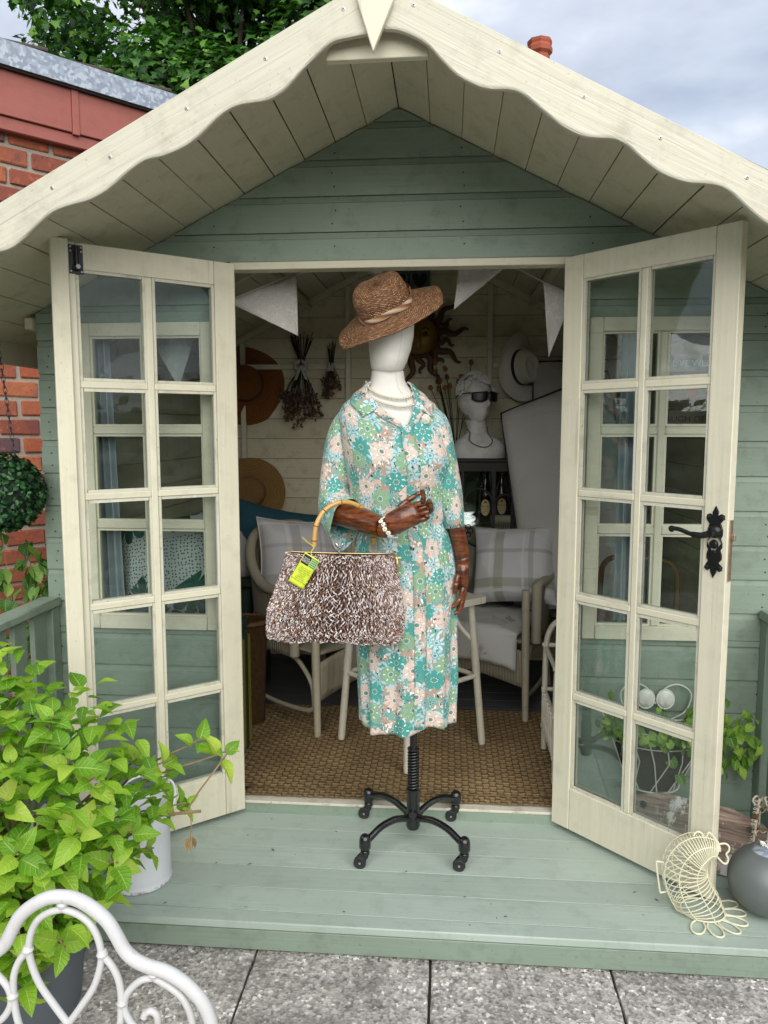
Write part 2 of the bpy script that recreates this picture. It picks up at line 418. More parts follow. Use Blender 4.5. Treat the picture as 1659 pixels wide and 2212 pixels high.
# ================================================================ the summerhouse
HX, YB = 1.25, 1.80             # half width, back wall
AP, SL = 2.356, 0.507           # soffit apex, roof slope
VY = -0.66                      # verge plane
house = empty('summerhouse', (0, 0, DZ), 'sage green and cream wooden summerhouse with scalloped verge boards and open double doors', 'summerhouse')
def clad(parent, x0, x1, z0, row0, row1, zt, y=0.0, gable=False, mat=None, th=0.014, face=-1):
    "one shiplap board from x0 to x1: flat face with a bevel at its top edge; z0..zt is what is left of the row"
    ch = 0.022; prof = [(0.0, z0 + 0.0016)]
    if zt > row1 - ch: prof += [(0.0, row1 - ch), (0.0045, row1 - ch + 0.003), (0.008, min(zt, row1))]
    else: prof += [(0.0, zt)]
    prof += [(th, min(zt, row1)), (th, z0 + 0.0016)]
    L, R_ = [], []
    for (d, z) in prof:
        xa, xb = x0, x1
        if gable:
            lim = (AP - 0.004 - z) / SL; xa, xb = max(x0, -lim), min(x1, lim)
            if xb < xa: xa = xb = 0.0
        L.append((xa, y - face * d * 1.0 if face > 0 else y + d, z)); R_.append((xb, y - face * d if face > 0 else y + d, z))
    cx = (x0 + x1) / 2; cz = (z0 + zt) / 2
    n = len(prof); m = MB()
    vs = [(p[0] - cx, p[1] - y, p[2] - cz) for p in L] + [(p[0] - cx, p[1] - y, p[2] - cz) for p in R_]
    fs = [(i, (i + 1) % n, n + (i + 1) % n, n + i) for i in range(n)] + [tuple(range(n))[::-1], tuple(range(n, 2 * n))]
    m.add(vs, fs if face < 0 else [f[::-1] for f in fs])
    return m.obj('cladding_board', mat or M['sage_x'], parent, True, loc=(cx, y, cz))
# -- front wall: a thin dark backing with openings, boards as pieces on it
b = MB()
WX0, WX1, WZ0, WZ1 = 0.625, 1.100, 0.618, 1.682
yb0, yb1 = 0.0142, 0.030
for s_ in (-1, 1):
    def bx(x0, x1, z0, z1):
        a_, c_ = sorted((s_ * x0, s_ * x1)); b.box(a_, c_, yb0, yb1, z0, z1)
    bx(0.60, HX, -.09, WZ0 + .02); bx(0.60, WX0 + .02, WZ0 + .02, WZ1 - .02); bx(WX1 - .02, HX, WZ0 + .02, WZ1 - .02); bx(0.60, HX, WZ1 - .02, 1.70)
b.add([(-HX, yb0, 1.70), (-0.6, yb0, 1.70), (-.6, yb0, 1.875), (.6, yb0, 1.875), (.6, yb0, 1.70), (HX, yb0, 1.70), (HX, yb0, AP - SL * HX), (0, yb0, AP), (-HX, yb0, AP - SL * HX)], [(0, 1, 2, 8), (2, 3, 7, 8), (3, 4, 5, 6), (3, 6, 7)])
b.add([(-HX, yb1, 1.70), (-0.6, yb1, 1.70), (-.6, yb1, 1.875), (.6, yb1, 1.875), (.6, yb1, 1.70), (HX, yb1, 1.70), (HX, yb1, AP - SL * HX), (0, yb1, AP), (-HX, yb1, AP - SL * HX)], [(8, 2, 1, 0), (8, 7, 3, 2), (6, 5, 4, 3), (7, 6, 3)])
front = b.obj('front_wall', M['inner'], house)
ROW = 0.1142
for k in range(-1, 21):
    z0 = 0.0262 + ROW * k; z1 = z0 + ROW
    if z0 > AP - 0.02: break
    if z0 >= 1.83:
        clad(front, -HX, HX, max(z0, 1.876), z0, z1, min(z1, AP - .01), gable=True); continue
    for s_ in (-1, 1):
        def cb(xa, xb, za, zb):
            if zb - za < 0.004: return
            p, q = sorted((s_ * xa, s_ * xb)); clad(front, p, q, za, z0, z1, zb, gable=(z1 > 1.66))
        zl = max(z0, -0.088)
        if z1 <= WZ0 or z0 >= WZ1:
            cb(0.602, HX, zl, z1)
        elif z0 < WZ0: cb(0.602, HX, zl, WZ0); cb(0.602, WX0, WZ0, z1); cb(WX1, HX, WZ0, z1)
        elif z1 > WZ1: cb(0.602, WX0, z0, WZ1); cb(WX1, HX, z0, WZ1); cb(0.602, HX, WZ1, z1)
        else: cb(0.602, WX0, z0, z1); cb(WX1, HX, z0, z1)
# nail heads on the front boards
nb = MB(); nb.lathe([(0.0, -0.0008), (0.0028, -0.0006), (0.0030, 0.001)], 7, Matrix.Rotation(PI / 2, 4, 'X') @ Matrix.Scale(-1, 4, (0, 0, 1)))
nme = nb.mesh('nail_head', M['nail'])
for k in range(0, 20):
    z0 = 0.0262 + ROW * k
    for s_ in (-1, 1):
        for x in ((1.215, ) if z0 < 1.6 else (1.18, .62, .21)):
            for dz in (0.026, 0.068):
                xx = s_ * (x + rnd.uniform(-.008, .008)); zz = z0 + dz + rnd.uniform(-.006, .006)
                if zz > AP - SL * abs(xx) - .03 or (abs(xx) < .62 and zz < 1.89): continue
                link('nail_head', nme, front, True, (xx, -0.0003, zz))
# -- side and back walls
sidew = {}
for s_ in (-1, 1):
    b = MB(); x0, x1 = sorted((s_ * (HX - 0.03), s_ * (HX - 0.015)))
    b.box(x0, x1, 0.032, YB, -.09, AP - SL * HX - 0.002)
    sw = b.obj('side_wall', M['inner'], house)
    for k in range(-1, 15):
        z0 = 0.0262 + ROW * k; z1 = min(z0 + ROW, AP - SL * HX - .002)
        for (xa, xb, mt) in ((s_ * (HX - 0.0145), s_ * HX, M['sage_y']), (s_ * (HX - 0.0302), s_ * (HX - 0.042), M['cream_y'])):
            p, q = sorted((xa, xb)); m = MB(); m.box(p - (xa + xb) / 2, q - (xa + xb) / 2, -(YB - .034) / 2, (YB - .034) / 2, -(z1 - z0) / 2 + .0012, (z1 - z0) / 2 - .0012, c=0.002)
            m.obj('cladding_board', mt, sw, True, loc=((xa + xb) / 2, (YB + .034) / 2, (z0 + z1) / 2))
b = MB(); b.prism([(-HX, -.09), (HX, -.09), (HX, AP - SL * HX - .002), (0, AP - .002), (-HX, AP - SL * HX - .002)], YB + 0.0, YB + 0.02)
back = b.obj('back_wall', M['nail'], house)
for k in range(-1, 21):
    z0 = 0.018 + 0.1135 * k; z1 = z0 + 0.1135
    if z0 > AP - .03: break
    la = min(HX - .045, (AP - .004 - z0) / SL); lb = min(HX - .045, max(0.01, (AP - .004 - z1) / SL)); cz = (z0 + z1) / 2
    m = MB(); ya, yc = -0.014, -0.001; za, zb = z0 - cz + .0014, z1 - cz - .0014
    m.add([(-la, ya, za), (la, ya, za), (lb, ya, zb), (-lb, ya, zb), (-la, yc, za), (la, yc, za), (lb, yc, zb), (-lb, yc, zb)], [(0, 1, 2, 3), (7, 6, 5, 4), (0, 4, 5, 1), (3, 2, 6, 7), (0, 3, 7, 4), (1, 5, 6, 2)])
    m.obj('lining_board', M['inner'], back, True, loc=(0, YB, cz))
# studs, rail and rafters on the back wall
def bar(name, a, c_, w, d, mat, parent, up=(0, 1, 0)):
    a = Vector(a); c_ = Vector(c_); L = (c_ - a).length; X = (c_ - a).normalized(); Yv = Vector(up); Z = X.cross(Yv).normalized(); Yv = Z.cross(X)
    mt = Matrix((X, Yv, Z)).transposed().to_4x4(); mt.translation = (a + c_) / 2
    m = MB(); m.box(-L / 2, L / 2, -d / 2, d / 2, -w / 2, w / 2, c=0.0015)
    o = m.obj(name, mat, None); o.matrix_world = mt
    o.parent = parent; o.matrix_parent_inverse = WM[parent.name].inverted()
    return o
yr = YB - 0.014 - 0.016
for s_ in (-1, 1):
    bar('stud', (s_ * 0.395, yr, 0.0), (s_ * 0.395, yr, AP - SL * .395 - .045), 0.028, 0.03, M['cream_z'], house)
    bar('stud', (s_ * 1.0, yr, 0.0), (s_ * 1.0, yr, AP - SL * 1.0 - .045), 0.028, 0.03, M['cream_z'], house)
    bar('noggin', (s_ * 0.412, yr, 1.672), (s_ * 0.985, yr, 1.672), 0.028, 0.028, M['cream_x'], house)
    bar('rafter', (s_ * 0.01, yr, AP - .022), (s_ * 1.2, yr, AP - SL * 1.2 - .022), 0.034, 0.03, M['cream_x'], house)
    bar('rafter', (s_ * 0.01, 0.72, AP - .024), (s_ * 1.2, 0.72, AP - SL * 1.2 - .024), 0.036, 0.034, M['cream_x'], house)
    bar('purlin', (s_ * 0.62, 0.035, AP - SL * .62 - .032), (s_ * 0.62, YB - .02, AP - SL * .62 - .032), 0.036, 0.03, M['cream_y'], house, up=(0, 0, 1))
# -- roof: boards along the ridge, felt on top
roof = empty('roof', (0, 0, 2.0), parent=house)
RX = 1.43; yl = (VY, 1.87); th = math.atan(SL); nb_ = 14; step = RX / nb_
for s_ in (-1, 1):
    for k in range(nb_):
        xa, xb = k * step, (k + 1) * step; w = step / math.cos(th); jx = rnd.uniform(.0012, .0026)
        m = MB(); L = yl[1] - yl[0]
        m.box(-w / 2 + jx, w / 2 - jx * .5, -L / 2, L / 2, 0.0, 0.012, c=0.0015)
        xm = (xa + xb) / 2
        m.obj('roof_board', M['cream_y'], roof, True, loc=(s_ * xm, (yl[0] + yl[1]) / 2, AP - SL * xm + rnd.uniform(0, .0012)), rot=(0, s_ * th if s_ > 0 else -th, 0))
    m = MB(); L = RX / math.cos(th) + 0.02
    m.box(0.0, L, VY - 0.012, 1.88, 0.0135, 0.0195)
    o = m.obj('roof_felt', M['felt'], roof, True, loc=(0, 0, AP), rot=(0, th if s_ > 0 else PI - th, 0))
    if s_ < 0:
        o.scale = (1, 1, -1)
m = MB(); m.prism([(-.12, AP + .0205 - .12 * SL), (0, AP + .0205), (.12, AP + .0205 - .12 * SL), (.12, AP + .0265 - .12 * SL), (0, AP + .0265), (-.12, AP + .0265 - .12 * SL)], VY - .012, 1.88); fix_normals(m.obj('ridge_felt', M['felt'], roof))
# -- verge boards with the scalloped lower edge
LE = [(-0.039, 2.248), (-0.075, 2.243), (-0.111, 2.235), (-0.139, 2.215), (-0.179, 2.18), (-0.219, 2.139), (-0.255, 2.115), (-0.288, 2.106), (-0.334, 2.102), (-0.369, 2.09), (-0.399, 2.069), (-0.434, 2.038), (-0.475, 2.010), (-0.53, 1.989), (-0.577, 1.980), (-0.619, 1.956), (-0.675, 1.913), (-0.724, 1.889), (-0.779, 1.876), (-0.822, 1.861), (-0.86, 1.833), (-0.905, 1.794), (-0.940, 1.774), (-0.985, 1.764), (-1.03, 1.752), (-1.08, 1.715), (-1.13, 1.675), (-1.18, 1.652), (-1.24, 1.642), (-1.29, 1.61), (-1.34, 1.57), (-1.39, 1.548), (-1.44, 1.54)]
RE = [(0.011, 2.259), (0.044, 2.255), (0.082, 2.24), (0.116, 2.218), (0.149, 2.183), (0.187, 2.148), (0.231, 2.125), (0.264, 2.116), (0.308, 2.113), (0.34, 2.101), (0.384, 2.065), (0.428, 2.03), (0.474, 2.006), (0.51, 1.999), (0.548, 1.996), (0.58, 1.981), (0.618, 1.948), (0.662, 1.916), (0.716, 1.895), (0.775, 1.888), (0.812, 1.875), (0.861, 1.832), (0.894, 1.805), (0.93, 1.786), (0.98, 1.777), (1.02, 1.765), (1.07, 1.725), (1.12, 1.688), (1.18, 1.665), (1.24, 1.655), (1.30, 1.61), (1.35, 1.575), (1.40, 1.555), (1.44, 1.55)]
TOPA, TSL = 2.386, 0.521
def verge(edge, s_):
    e = [tuple(p) for p in spl([(x, 0, z) for x, z in edge], 3)]
    e = [(p[0], p[2]) for p in e]
    if s_ < 0: e = [(0.0 - 0.001, 2.252)] + e
    else: e = [(0.001, 2.260)] + e
    xe = s_ * 1.455
    vs = []; fs = []
    # strip of quads between the lower edge and the straight top edge, front, back and rounded nose
    cols = []
    for (x, z) in e:
        top = TOPA - TSL * abs(x)
        cols.append([(x, VY + .001, top), (x, VY - .0185, top), (x, VY - .0205, top - .002), (x, VY - .0205, top - .006), (x, VY - .0205, z + .010), (x, VY - .0205, z + .006), (x, VY - .018, z + .0018), (x, VY - .012, z), (x, VY - .006, z + .0005), (x, VY + .001, z + .005), (x, VY + .001, z + .012)])
    n = 11
    for c in cols: vs += c
    for i in range(len(cols) - 1):
        for k in range(n):
            l = (k + 1) % n
            f = (i * n + k, i * n + l, (i + 1) * n + l, (i + 1) * n + k)
            fs.append(f if s_ > 0 else f[::-1])
    fs.append(tuple(range(n))[::-1] if s_ > 0 else tuple(range(n))); q = (len(cols) - 1) * n
    fs.append(tuple(q + k for k in range(n)) if s_ > 0 else tuple(q + k for k in range(n))[::-1])
    ang = -math.atan(TSL) * s_
    R = Matrix.Rotation(-ang, 4, 'Y'); m = MB(); m.add(vs, [f[::-1] for f in fs], R.inverted())
    o = m.obj('bargeboard', M['verge'], None, True, 35); o.rotation_euler = (0, -ang, 0)
    o.parent = house; o.matrix_parent_inverse = WM[house.name].inverted()
    fix_normals(o)
    sb = MB(); sb.lathe([(0.0, 0.0012), (0.003, 0.0012), (0.0052, 0.0004), (0.0056, -0.002)], 10, Matrix.Rotation(PI / 2, 4, 'X'))
    sb.box(-.0035, .0035, -.0017, -.0008, -.0006, .0006, mi=1); sb.box(-.0006, .0006, -.0017, -.0008, -.0035, .0035, mi=1)
    sme = sb.mesh('screw', [M['screw'], M['nail']], True)
    Rw = Matrix.Rotation(-ang, 4, 'Y')
    for x, dz in ((.10, .035), (.28, .04), (.475, .045), (.66, .05), (.835, .04), (1.02, .05), (1.2, .05)):
        for dd in ((0, ) if s_ < 0 else (0, )):
            sc_ = link('screw', sme, None, True)
            p = Vector((s_ * (x + rnd.uniform(-.02, .02)), VY - .0208, 0)); p.z = TOPA - TSL * abs(p.x) - dz
            sc_.location = Rw.inverted() @ p; sc_.rotation_euler = (0, rnd.uniform(0, 3), 0); sc_.parent = o
    return o
verge(LE, -1); verge(RE, 1)
b = MB()
b.prism([(-0.062, 2.40), (-0.050, 2.315), (-0.0125, 2.200), (0.034, 2.310), (0.046, 2.40), (0.03, 2.47), (-0.01, 2.52), (-0.045, 2.47)], VY - .040, VY - .0215)
fin = fix_normals(b.obj('finial', M['cream_z'], house))
bm_ = fin.modifiers.new('bevel', 'BEVEL'); bm_.width = 0.003; bm_.segments = 2
b = MB(); arc = [(-0.134, 2.214), (0.116, 2.216)] + [(-.009 + .125 * math.cos(a), 2.222 + .062 * math.sin(a)) for a in [PI * i / 12 for i in range(13)]]
b.prism(arc, VY + .026, VY + .050)
blk = fix_normals(b.obj('apex_block', M['cream_x'], house)); bm_ = blk.modifiers.new('bevel', 'BEVEL'); bm_.width = 0.003; bm_.segments = 2
# -- eaves fascia
for s_ in (-1, 1):
    b = MB(); z = AP - SL * RX; x0, x1 = sorted((s_ * (RX - .004), s_ * (RX + .014)))
    b.box(x0, x1, VY + .004, 1.86, z - .075, z + .016, c=.002); b.obj('eaves_fascia', M['cream_y'], house)
    b = MB(); x0, x1 = sorted((s_ * (HX + .002), s_ * (HX + .03))); z = AP - SL * HX
    b.box(x0, x1, -.02, 1.86, z - .06, z - .022, c=.002); b.obj('wall_plate', M['cream_y'], house)
# -- door frame and threshold
for s_ in (-1, 1):
    x0, x1 = sorted((s_ * 0.5625, s_ * 0.6015)); b = MB(); b.box(x0, x1, -0.004, 0.055, -.04, 1.874, c=.0015); b.obj('door_jamb', M['cream_z'], house)
b = MB(); b.box(-.562, .562, -.006, .055, 1.851, 1.8755, c=.002); b.obj('door_head', M['cream_x'], house)
b = MB(); b.box(-.60, .60, -.018, .06, -.010, 0.0, c=.002); b.obj('threshold', painted('worn_threshold', (0.60, 0.57, 0.47, 1), 'X', .6, .5, .6, '#6b5d4a', .1, wear=('#8a7a62', .7)), house)
b = MB(); b.box(-.61, .61, -.016, .05, DZ - .04, -.0105); b.obj('threshold_riser', M['sage_x'], house)
# -- windows
def window(s_):
    cx = s_ * 0.8625; hw = (WX1 - WX0) / 2; hz = (WZ1 - WZ0) / 2; cz = (WZ0 + WZ1) / 2
    b = MB(); fw = 0.043
    b.box(-hw, -hw + fw, -.012, .03, -hz, hz, c=.002); b.box(hw - fw, hw, -.012, .03, -hz, hz, c=.002)
    b.box(-hw + fw + .0004, hw - fw - .0004, -.012, .03, hz - fw - .002, hz, c=.002); b.box(-hw + fw + .0004, hw - fw - .0004, -.014, .03, -hz, -hz + fw + .004, c=.002)
    w = b.obj('window', M['cream_x'], house, True, loc=(cx, 0, cz))
    WM[w.name] = Matrix.Translation((cx, 0, cz))
    iw = hw - fw; zs = [-hz + fw + .004, 0.9885 - cz, 1.318 - cz, hz - fw - .002]
    def gb(x0, x1, z0, z1):
        m = MB(); m.box(x0, x1, -.008, .022, z0, z1, c=.004); m.obj('glazing_bar', M['cream_x'] if x1 - x0 > z1 - z0 else M['cream_z'], w, world=False)
    gb(-.0125, .0125, zs[0], zs[3])
    for z in zs[1:3]: gb(-iw, -.0127, z - .014, z + .014); gb(.0127, iw, z - .014, z + .014)
    # thin beads round every light
    for i in range(3):
        za = zs[i] + (.014 if i else 0); zb = zs[i + 1] - (.014 if i < 2 else 0)
        for q in (-1, 1):
            xa, xb = sorted((q * .0125, q * iw))
            m = MB()
            for (p0, p1, r0, r1) in ((xa, xa + .007, za, zb), (xb - .007, xb, za, zb), (xa + .0071, xb - .0071, za, za + .007), (xa + .0071, xb - .0071, zb - .007, zb)): m.box(p0, p1, -.003, .017, r0, r1)
            m.obj('bead', M['cream_z'], w, world=False)
            m = MB(); m.box(xa + .003, xb - .003, .0075, .0105, za + .003, zb - .003); m.obj('pane', M['glass'], w, world=False)
window(-1); window(1)

# -- doors (local: x from the hinge to the free edge, -y the face towards the viewer, z up)
ZR = [0.126, 0.4395, 0.774, 1.117, 1.455, 1.785]      # centres of the bars, bottom and top of the glazing
def door(hx, fx, fy, strip, lab):
    s_ = 1 if hx > 0 else -1
    ang = math.atan2(fy, fx - hx)
    D = bpy.data.objects.new('door', None); COL.objects.link(D)
    th_ = .032; wd = 0.575 if s_ > 0 else 0.560
    # the side seen is local -y for the right leaf (its rotation is negative) and local +y for the left one
    q = -1 if s_ > 0 else 1
    yf = (0, q * th_)                     # hinge line lies on the far face
    y0, y1 = sorted(yf)
    b = MB(); zb, zt = -.025, 1.866
    b.box(0, .0712, y0, y1, zb, zt, c=.0018); b.box(.5056, wd, y0, y1, zb, zt, c=.0018)
    b.box(.0724, .5044, y0 + .0006, y1 - .0006, zb, ZR[0] - .006, c=.0018); b.box(.0724, .5044, y0 + .0006, y1 - .0006, ZR[5] + .006, zt, c=.0018)
    me = b.mesh('door', M['cream_z'])
    bpy.data.objects.remove(D); D = bpy.data.objects.new('door', me); COL.objects.link(D)
    D.location = (hx, -0.006, 0); D.rotation_euler = (0, 0, ang)
    WM[D.name] = Matrix.Translation((hx, -0.006, 0)) @ Matrix.Rotation(ang, 4, 'Z')
    D.parent = house; D.matrix_parent_inverse = WM[house.name].inverted(); D['label'] = lab
    xl, xm, xr = .0722, .2885, .5048
    def part(name, m, mat, smooth=False): return m.obj(name, mat, D, smooth, world=False)
    m = MB(); m.box(xm - .011, xm + .011, y0 + .004, y1 - .004, ZR[0] - .006, ZR[5] + .006, c=.003); part('glazing_bar', m, M['cream_z'])
    for z in ZR[1:5]:
        for (a, c) in ((xl, xm - .0112), (xm + .0112, xr)):
            m = MB(); m.box(a, c, y0 + .0035, y1 - .0035, z - .011, z + .011, c=.003); part('glazing_bar', m, M['cream_x'])
    ym = (y0 + y1) / 2
    for i in range(5):
        za = ZR[i] + (.011 if i else -.006); zb_ = ZR[i + 1] - (.011 if i < 4 else -.006)
        for (a, c) in ((xl, xm - .011), (xm + .011, xr)):
            m = MB(); w_ = .0085
            for sy in (-1, 1):
                p0, p1 = sorted((ym + sy * .0022, ym + sy * .0105))
                j = [rnd.uniform(-.0008, .0012) for _ in range(4)]
                m.box(a + .0003, a + w_ + j[0], p0, p1, za, zb_); m.box(c - w_ - j[1], c - .0003, p0, p1, za, zb_)
                m.box(a + w_ + .0016, c - w_ - .0016, p0, p1, za + .0003, za + w_ + j[2]); m.box(a + w_ + .0016, c - w_ - .0016, p0, p1, zb_ - w_ - j[3], zb_ - .0003)
            part('bead', m, M['bead'])
            m = MB(); m.box(a + .002, c - .002, ym - .0015, ym + .0015, za + .002, zb_ - .002); part('pane', m, M['glass'])
    if strip:
        m = MB(); yo = (y1, y1 + .014) if q > 0 else (y0 - .014, y0); m.box(.527, .577, yo[0], yo[1] , -.02, 1.872, c=.003); part('meeting_strip', m, M['cream_z'])
    return D, q, y0, y1
M['bead'] = painted('glazing_bead_paint', (0.60, 0.585, 0.47, 1), 'Z', .5, .35, .45, '#6d5a4c', .08, wear=('#d8d6d0', .8))
DL, ql, yl0, yl1 = door(-0.56, -0.99, -0.3671, True, 'left door leaf with a black bolt at its top')
DR, qr, yr0, yr1 = door(0.56, 0.956, -0.4176, False, 'right door leaf with a black lever handle')
# black barrel bolt on the left leaf (face towards the viewer is local +y)
y = yl1
b = MB(); b.box(.484, .524, y, y + .003, 1.775, 1.858, c=.001)
b.tube([(.504, y + .009, 1.785), (.504, y + .009, 1.852)], .007, 10)
b.box(.492, .516, y + .002, y + .010, 1.838, 1.852, c=.002); b.box(.492, .516, y + .002, y + .010, 1.786, 1.798, c=.002)
bolt = b.obj('bolt', M['black'], DL, True, world=False)
b = MB(); b.tube([(.504, y + .011, 1.788), (.504, y + .011, 1.822)], .0042, 10); b.tube([(.504, y + .008, 1.795), (.504, y + .026, 1.793)], [.0055, .0065], 10)
for x in (.489, .519):
    for z in (1.782, 1.840, 1.852): b.lathe([(0, .0022), (.0022, .002), (.0034, .0)], 8, Matrix.Translation((x, y + .003, z)) @ Matrix.Rotation(-PI / 2, 4, 'X'))
b.obj('bolt_slide', M['screw'], DL, True, world=False)
# black lever handle on a fleur-de-lis plate on the right leaf (face towards the viewer is local -y)
y = yr0; hx_, hz_ = .540, 1.012
outl = [(0, .101), (.009, .084), (.007, .074), (.017, .079), (.026, .075), (.027, .064), (.019, .060), (.015, .064), (.010, .058), (.018, .049), (.023, .034), (.0225, .020), (.018, .010), (.0225, -.002), (.023, -.014), (.018, -.022), (.0225, -.034), (.0225, -.048), (.015, -.056), (.010, -.060), (.019, -.062), (.026, -.068), (.025, -.078), (.018, -.082), (.010, -.076), (.008, -.086), (0, -.101)]
full = outl + [(-x, z) for x, z in outl[-2:0:-1]]
b = MB()
vs = [(hx_ + x, y, hz_ + z) for x, z in full] + [(hx_ + x * .9, y - .004, hz_ + z * .985) for x, z in full] + [(hx_, y - .0065, hz_ + .03), (hx_, y - .0065, hz_ - .03)]
n = len(full); fs = [(i, (i + 1) % n, n + (i + 1) % n, n + i) for i in range(n)]
for i in range(n):
    zc = (full[i][1] + full[(i + 1) % n][1]) / 2
    fs.append((n + i, n + (i + 1) % n, 2 * n if zc > 0 else 2 * n + 1))
b.add(vs, fs)
for z, s2 in ((.068, 1), (-.072, 1)):
    for q in (-1, 1): b.lathe([(0, .006), (.005, .005), (.007, .0)], 10, Matrix.Translation((hx_ + q * .0185, y - .003, hz_ + z)) @ Matrix.Rotation(PI / 2, 4, 'X'))
hm = lambda x, y_, z: Matrix.Translation((hx_ + x, y + y_, hz_ + z)) @ Matrix.Rotation(PI / 2, 4, 'X')
b.lathe([(0, .012), (.012, .011), (.017, .006), (.019, 0)], 16, hm(0, -.004, .030)); b.lathe([(0, .010), (.009, .009), (.012, .004), (.013, 0)], 14, hm(0, -.003, -.006)); b.lathe([(.0, .004), (.006, .004), (.008, 0)], 12, hm(0, -.004, -.030))
b.tube([(hx_, y - .008, hz_ + .026), (hx_, y - .034, hz_ + .026)], [.0095, .009], 12)
b.tube(spl([(hx_, y - .034, hz_ + .026), (hx_ - .02, y - .037, hz_ + .019), (hx_ - .05, y - .037, hz_ + .020), (hx_ - .085, y - .036, hz_ + .029), (hx_ - .106, y - .036, hz_ + .030), (hx_ - .117, y - .034, hz_ + .024)], 5), [.009 + .0 * i for i in range(10)] + [.0065] * 10 + [.0085, .0095, .0100, .0095, .008, .005], 10, sq=.8)
fix_normals(b.obj('door_handle', M['black'], DR, True, world=False, ang=50))
b = MB(); b.box(.5752, .5785, -.024, -.008, .905, 1.075, c=.0005); b.box(.5786, .5905, -.021, -.012, 1.018, 1.036, c=.002); b.obj('latch', M['latch'], DR, world=False)
# hinges on the jambs
for DD in (DL, DR):
    for z in (.2, .95, 1.68):
        b = MB(); b.tube([(0, .002 if DD is DR else -.002, z), (0, .002 if DD is DR else -.002, z + .07)], .005, 8); b.obj('hinge', M['screw'], DD, True, world=False)

# -- deck of the veranda
b = MB(); b.box(-1.30, 1.30, -.612, .0, DZ - .078, DZ - .024); deck = b.obj('deck', M['nail'], house)
yy = 0.0; bounds = [-.0145, -.118, -.233, -.347, -.461, -.570]
for i in range(5):
    y1_, y0_ = bounds[i], bounds[i + 1]; m = MB(); w_ = y1_ - y0_
    m.box(-1.30, 1.30, -w_ / 2 + .0010, w_ / 2 - .0010, -.023, 0, c=.0007)
    m.obj('deck_board', M['deck'], deck, True, loc=(0, (y0_ + y1_) / 2, DZ + rnd.uniform(-.0008, .0008)))
m = MB(); m.box(-1.30, 1.30, -.0268, .0265, -.023, 0, c=.003); m.obj('deck_nosing', M['deck'], deck, True, loc=(0, -.5975, DZ + .0006))
m = MB(); m.box(-1.30, 1.30, -.010, .010, -.0275, .0315, c=.002); m.obj('deck_fascia', M['sage_x'], deck, True, loc=(0, -.613, DZ - .0555))
# -- balustrades at both ends of the veranda
for s_ in (-1, 1):
    x = s_ * 1.235
    def bb(name, x0, x1, y0, y1, z0, z1, mat):
        m = MB(); m.box(x0 - x, x1 - x, y0 - (y0 + y1) / 2, y1 - (y0 + y1) / 2, z0 - (z0 + z1) / 2, z1 - (z0 + z1) / 2, c=.003); return m.obj(name, mat, bal, True, loc=(x, (y0 + y1) / 2, (z0 + z1) / 2))
    m = MB(); m.box(-.036, .036, -.302, .302, -.016, .016, c=.006)
    bal = m.obj('balustrade', M['sage_y'], house, True, loc=(x, -.308, .712)); WM[bal.name] = Matrix.Translation((x, -.308, .712))
    bb('post', x - .026, x + .026, -.056, -.004, DZ, .695, M['sage_z']); bb('post', x - .026, x + .026, -.602, -.550, DZ, .695, M['sage_z'])
    bb('lower_rail', x - .014, x + .014, -.549, -.057, .02, .07, M['sage_y'])
    for k in range(4):
        ya = -.150 - k * .1195; bb('slat', x - .009, x + .009, ya, ya + .078, .071, .695, M['sage_z'])
# -- floor inside
b = MB(); b.box(-HX + .045, HX - .045, .056, YB - .016, -.06, -.02); flo = b.obj('floor', M['nail'], house)
for k in range(15):
    y0_ = .062 + k * .1145; m = MB(); m.box(-HX + .046, HX - .046, -.0563, .0563, -.018, 0, c=.002); m.obj('floor_board', M['floor'], flo, True, loc=(0, y0_ + .057, -.003))
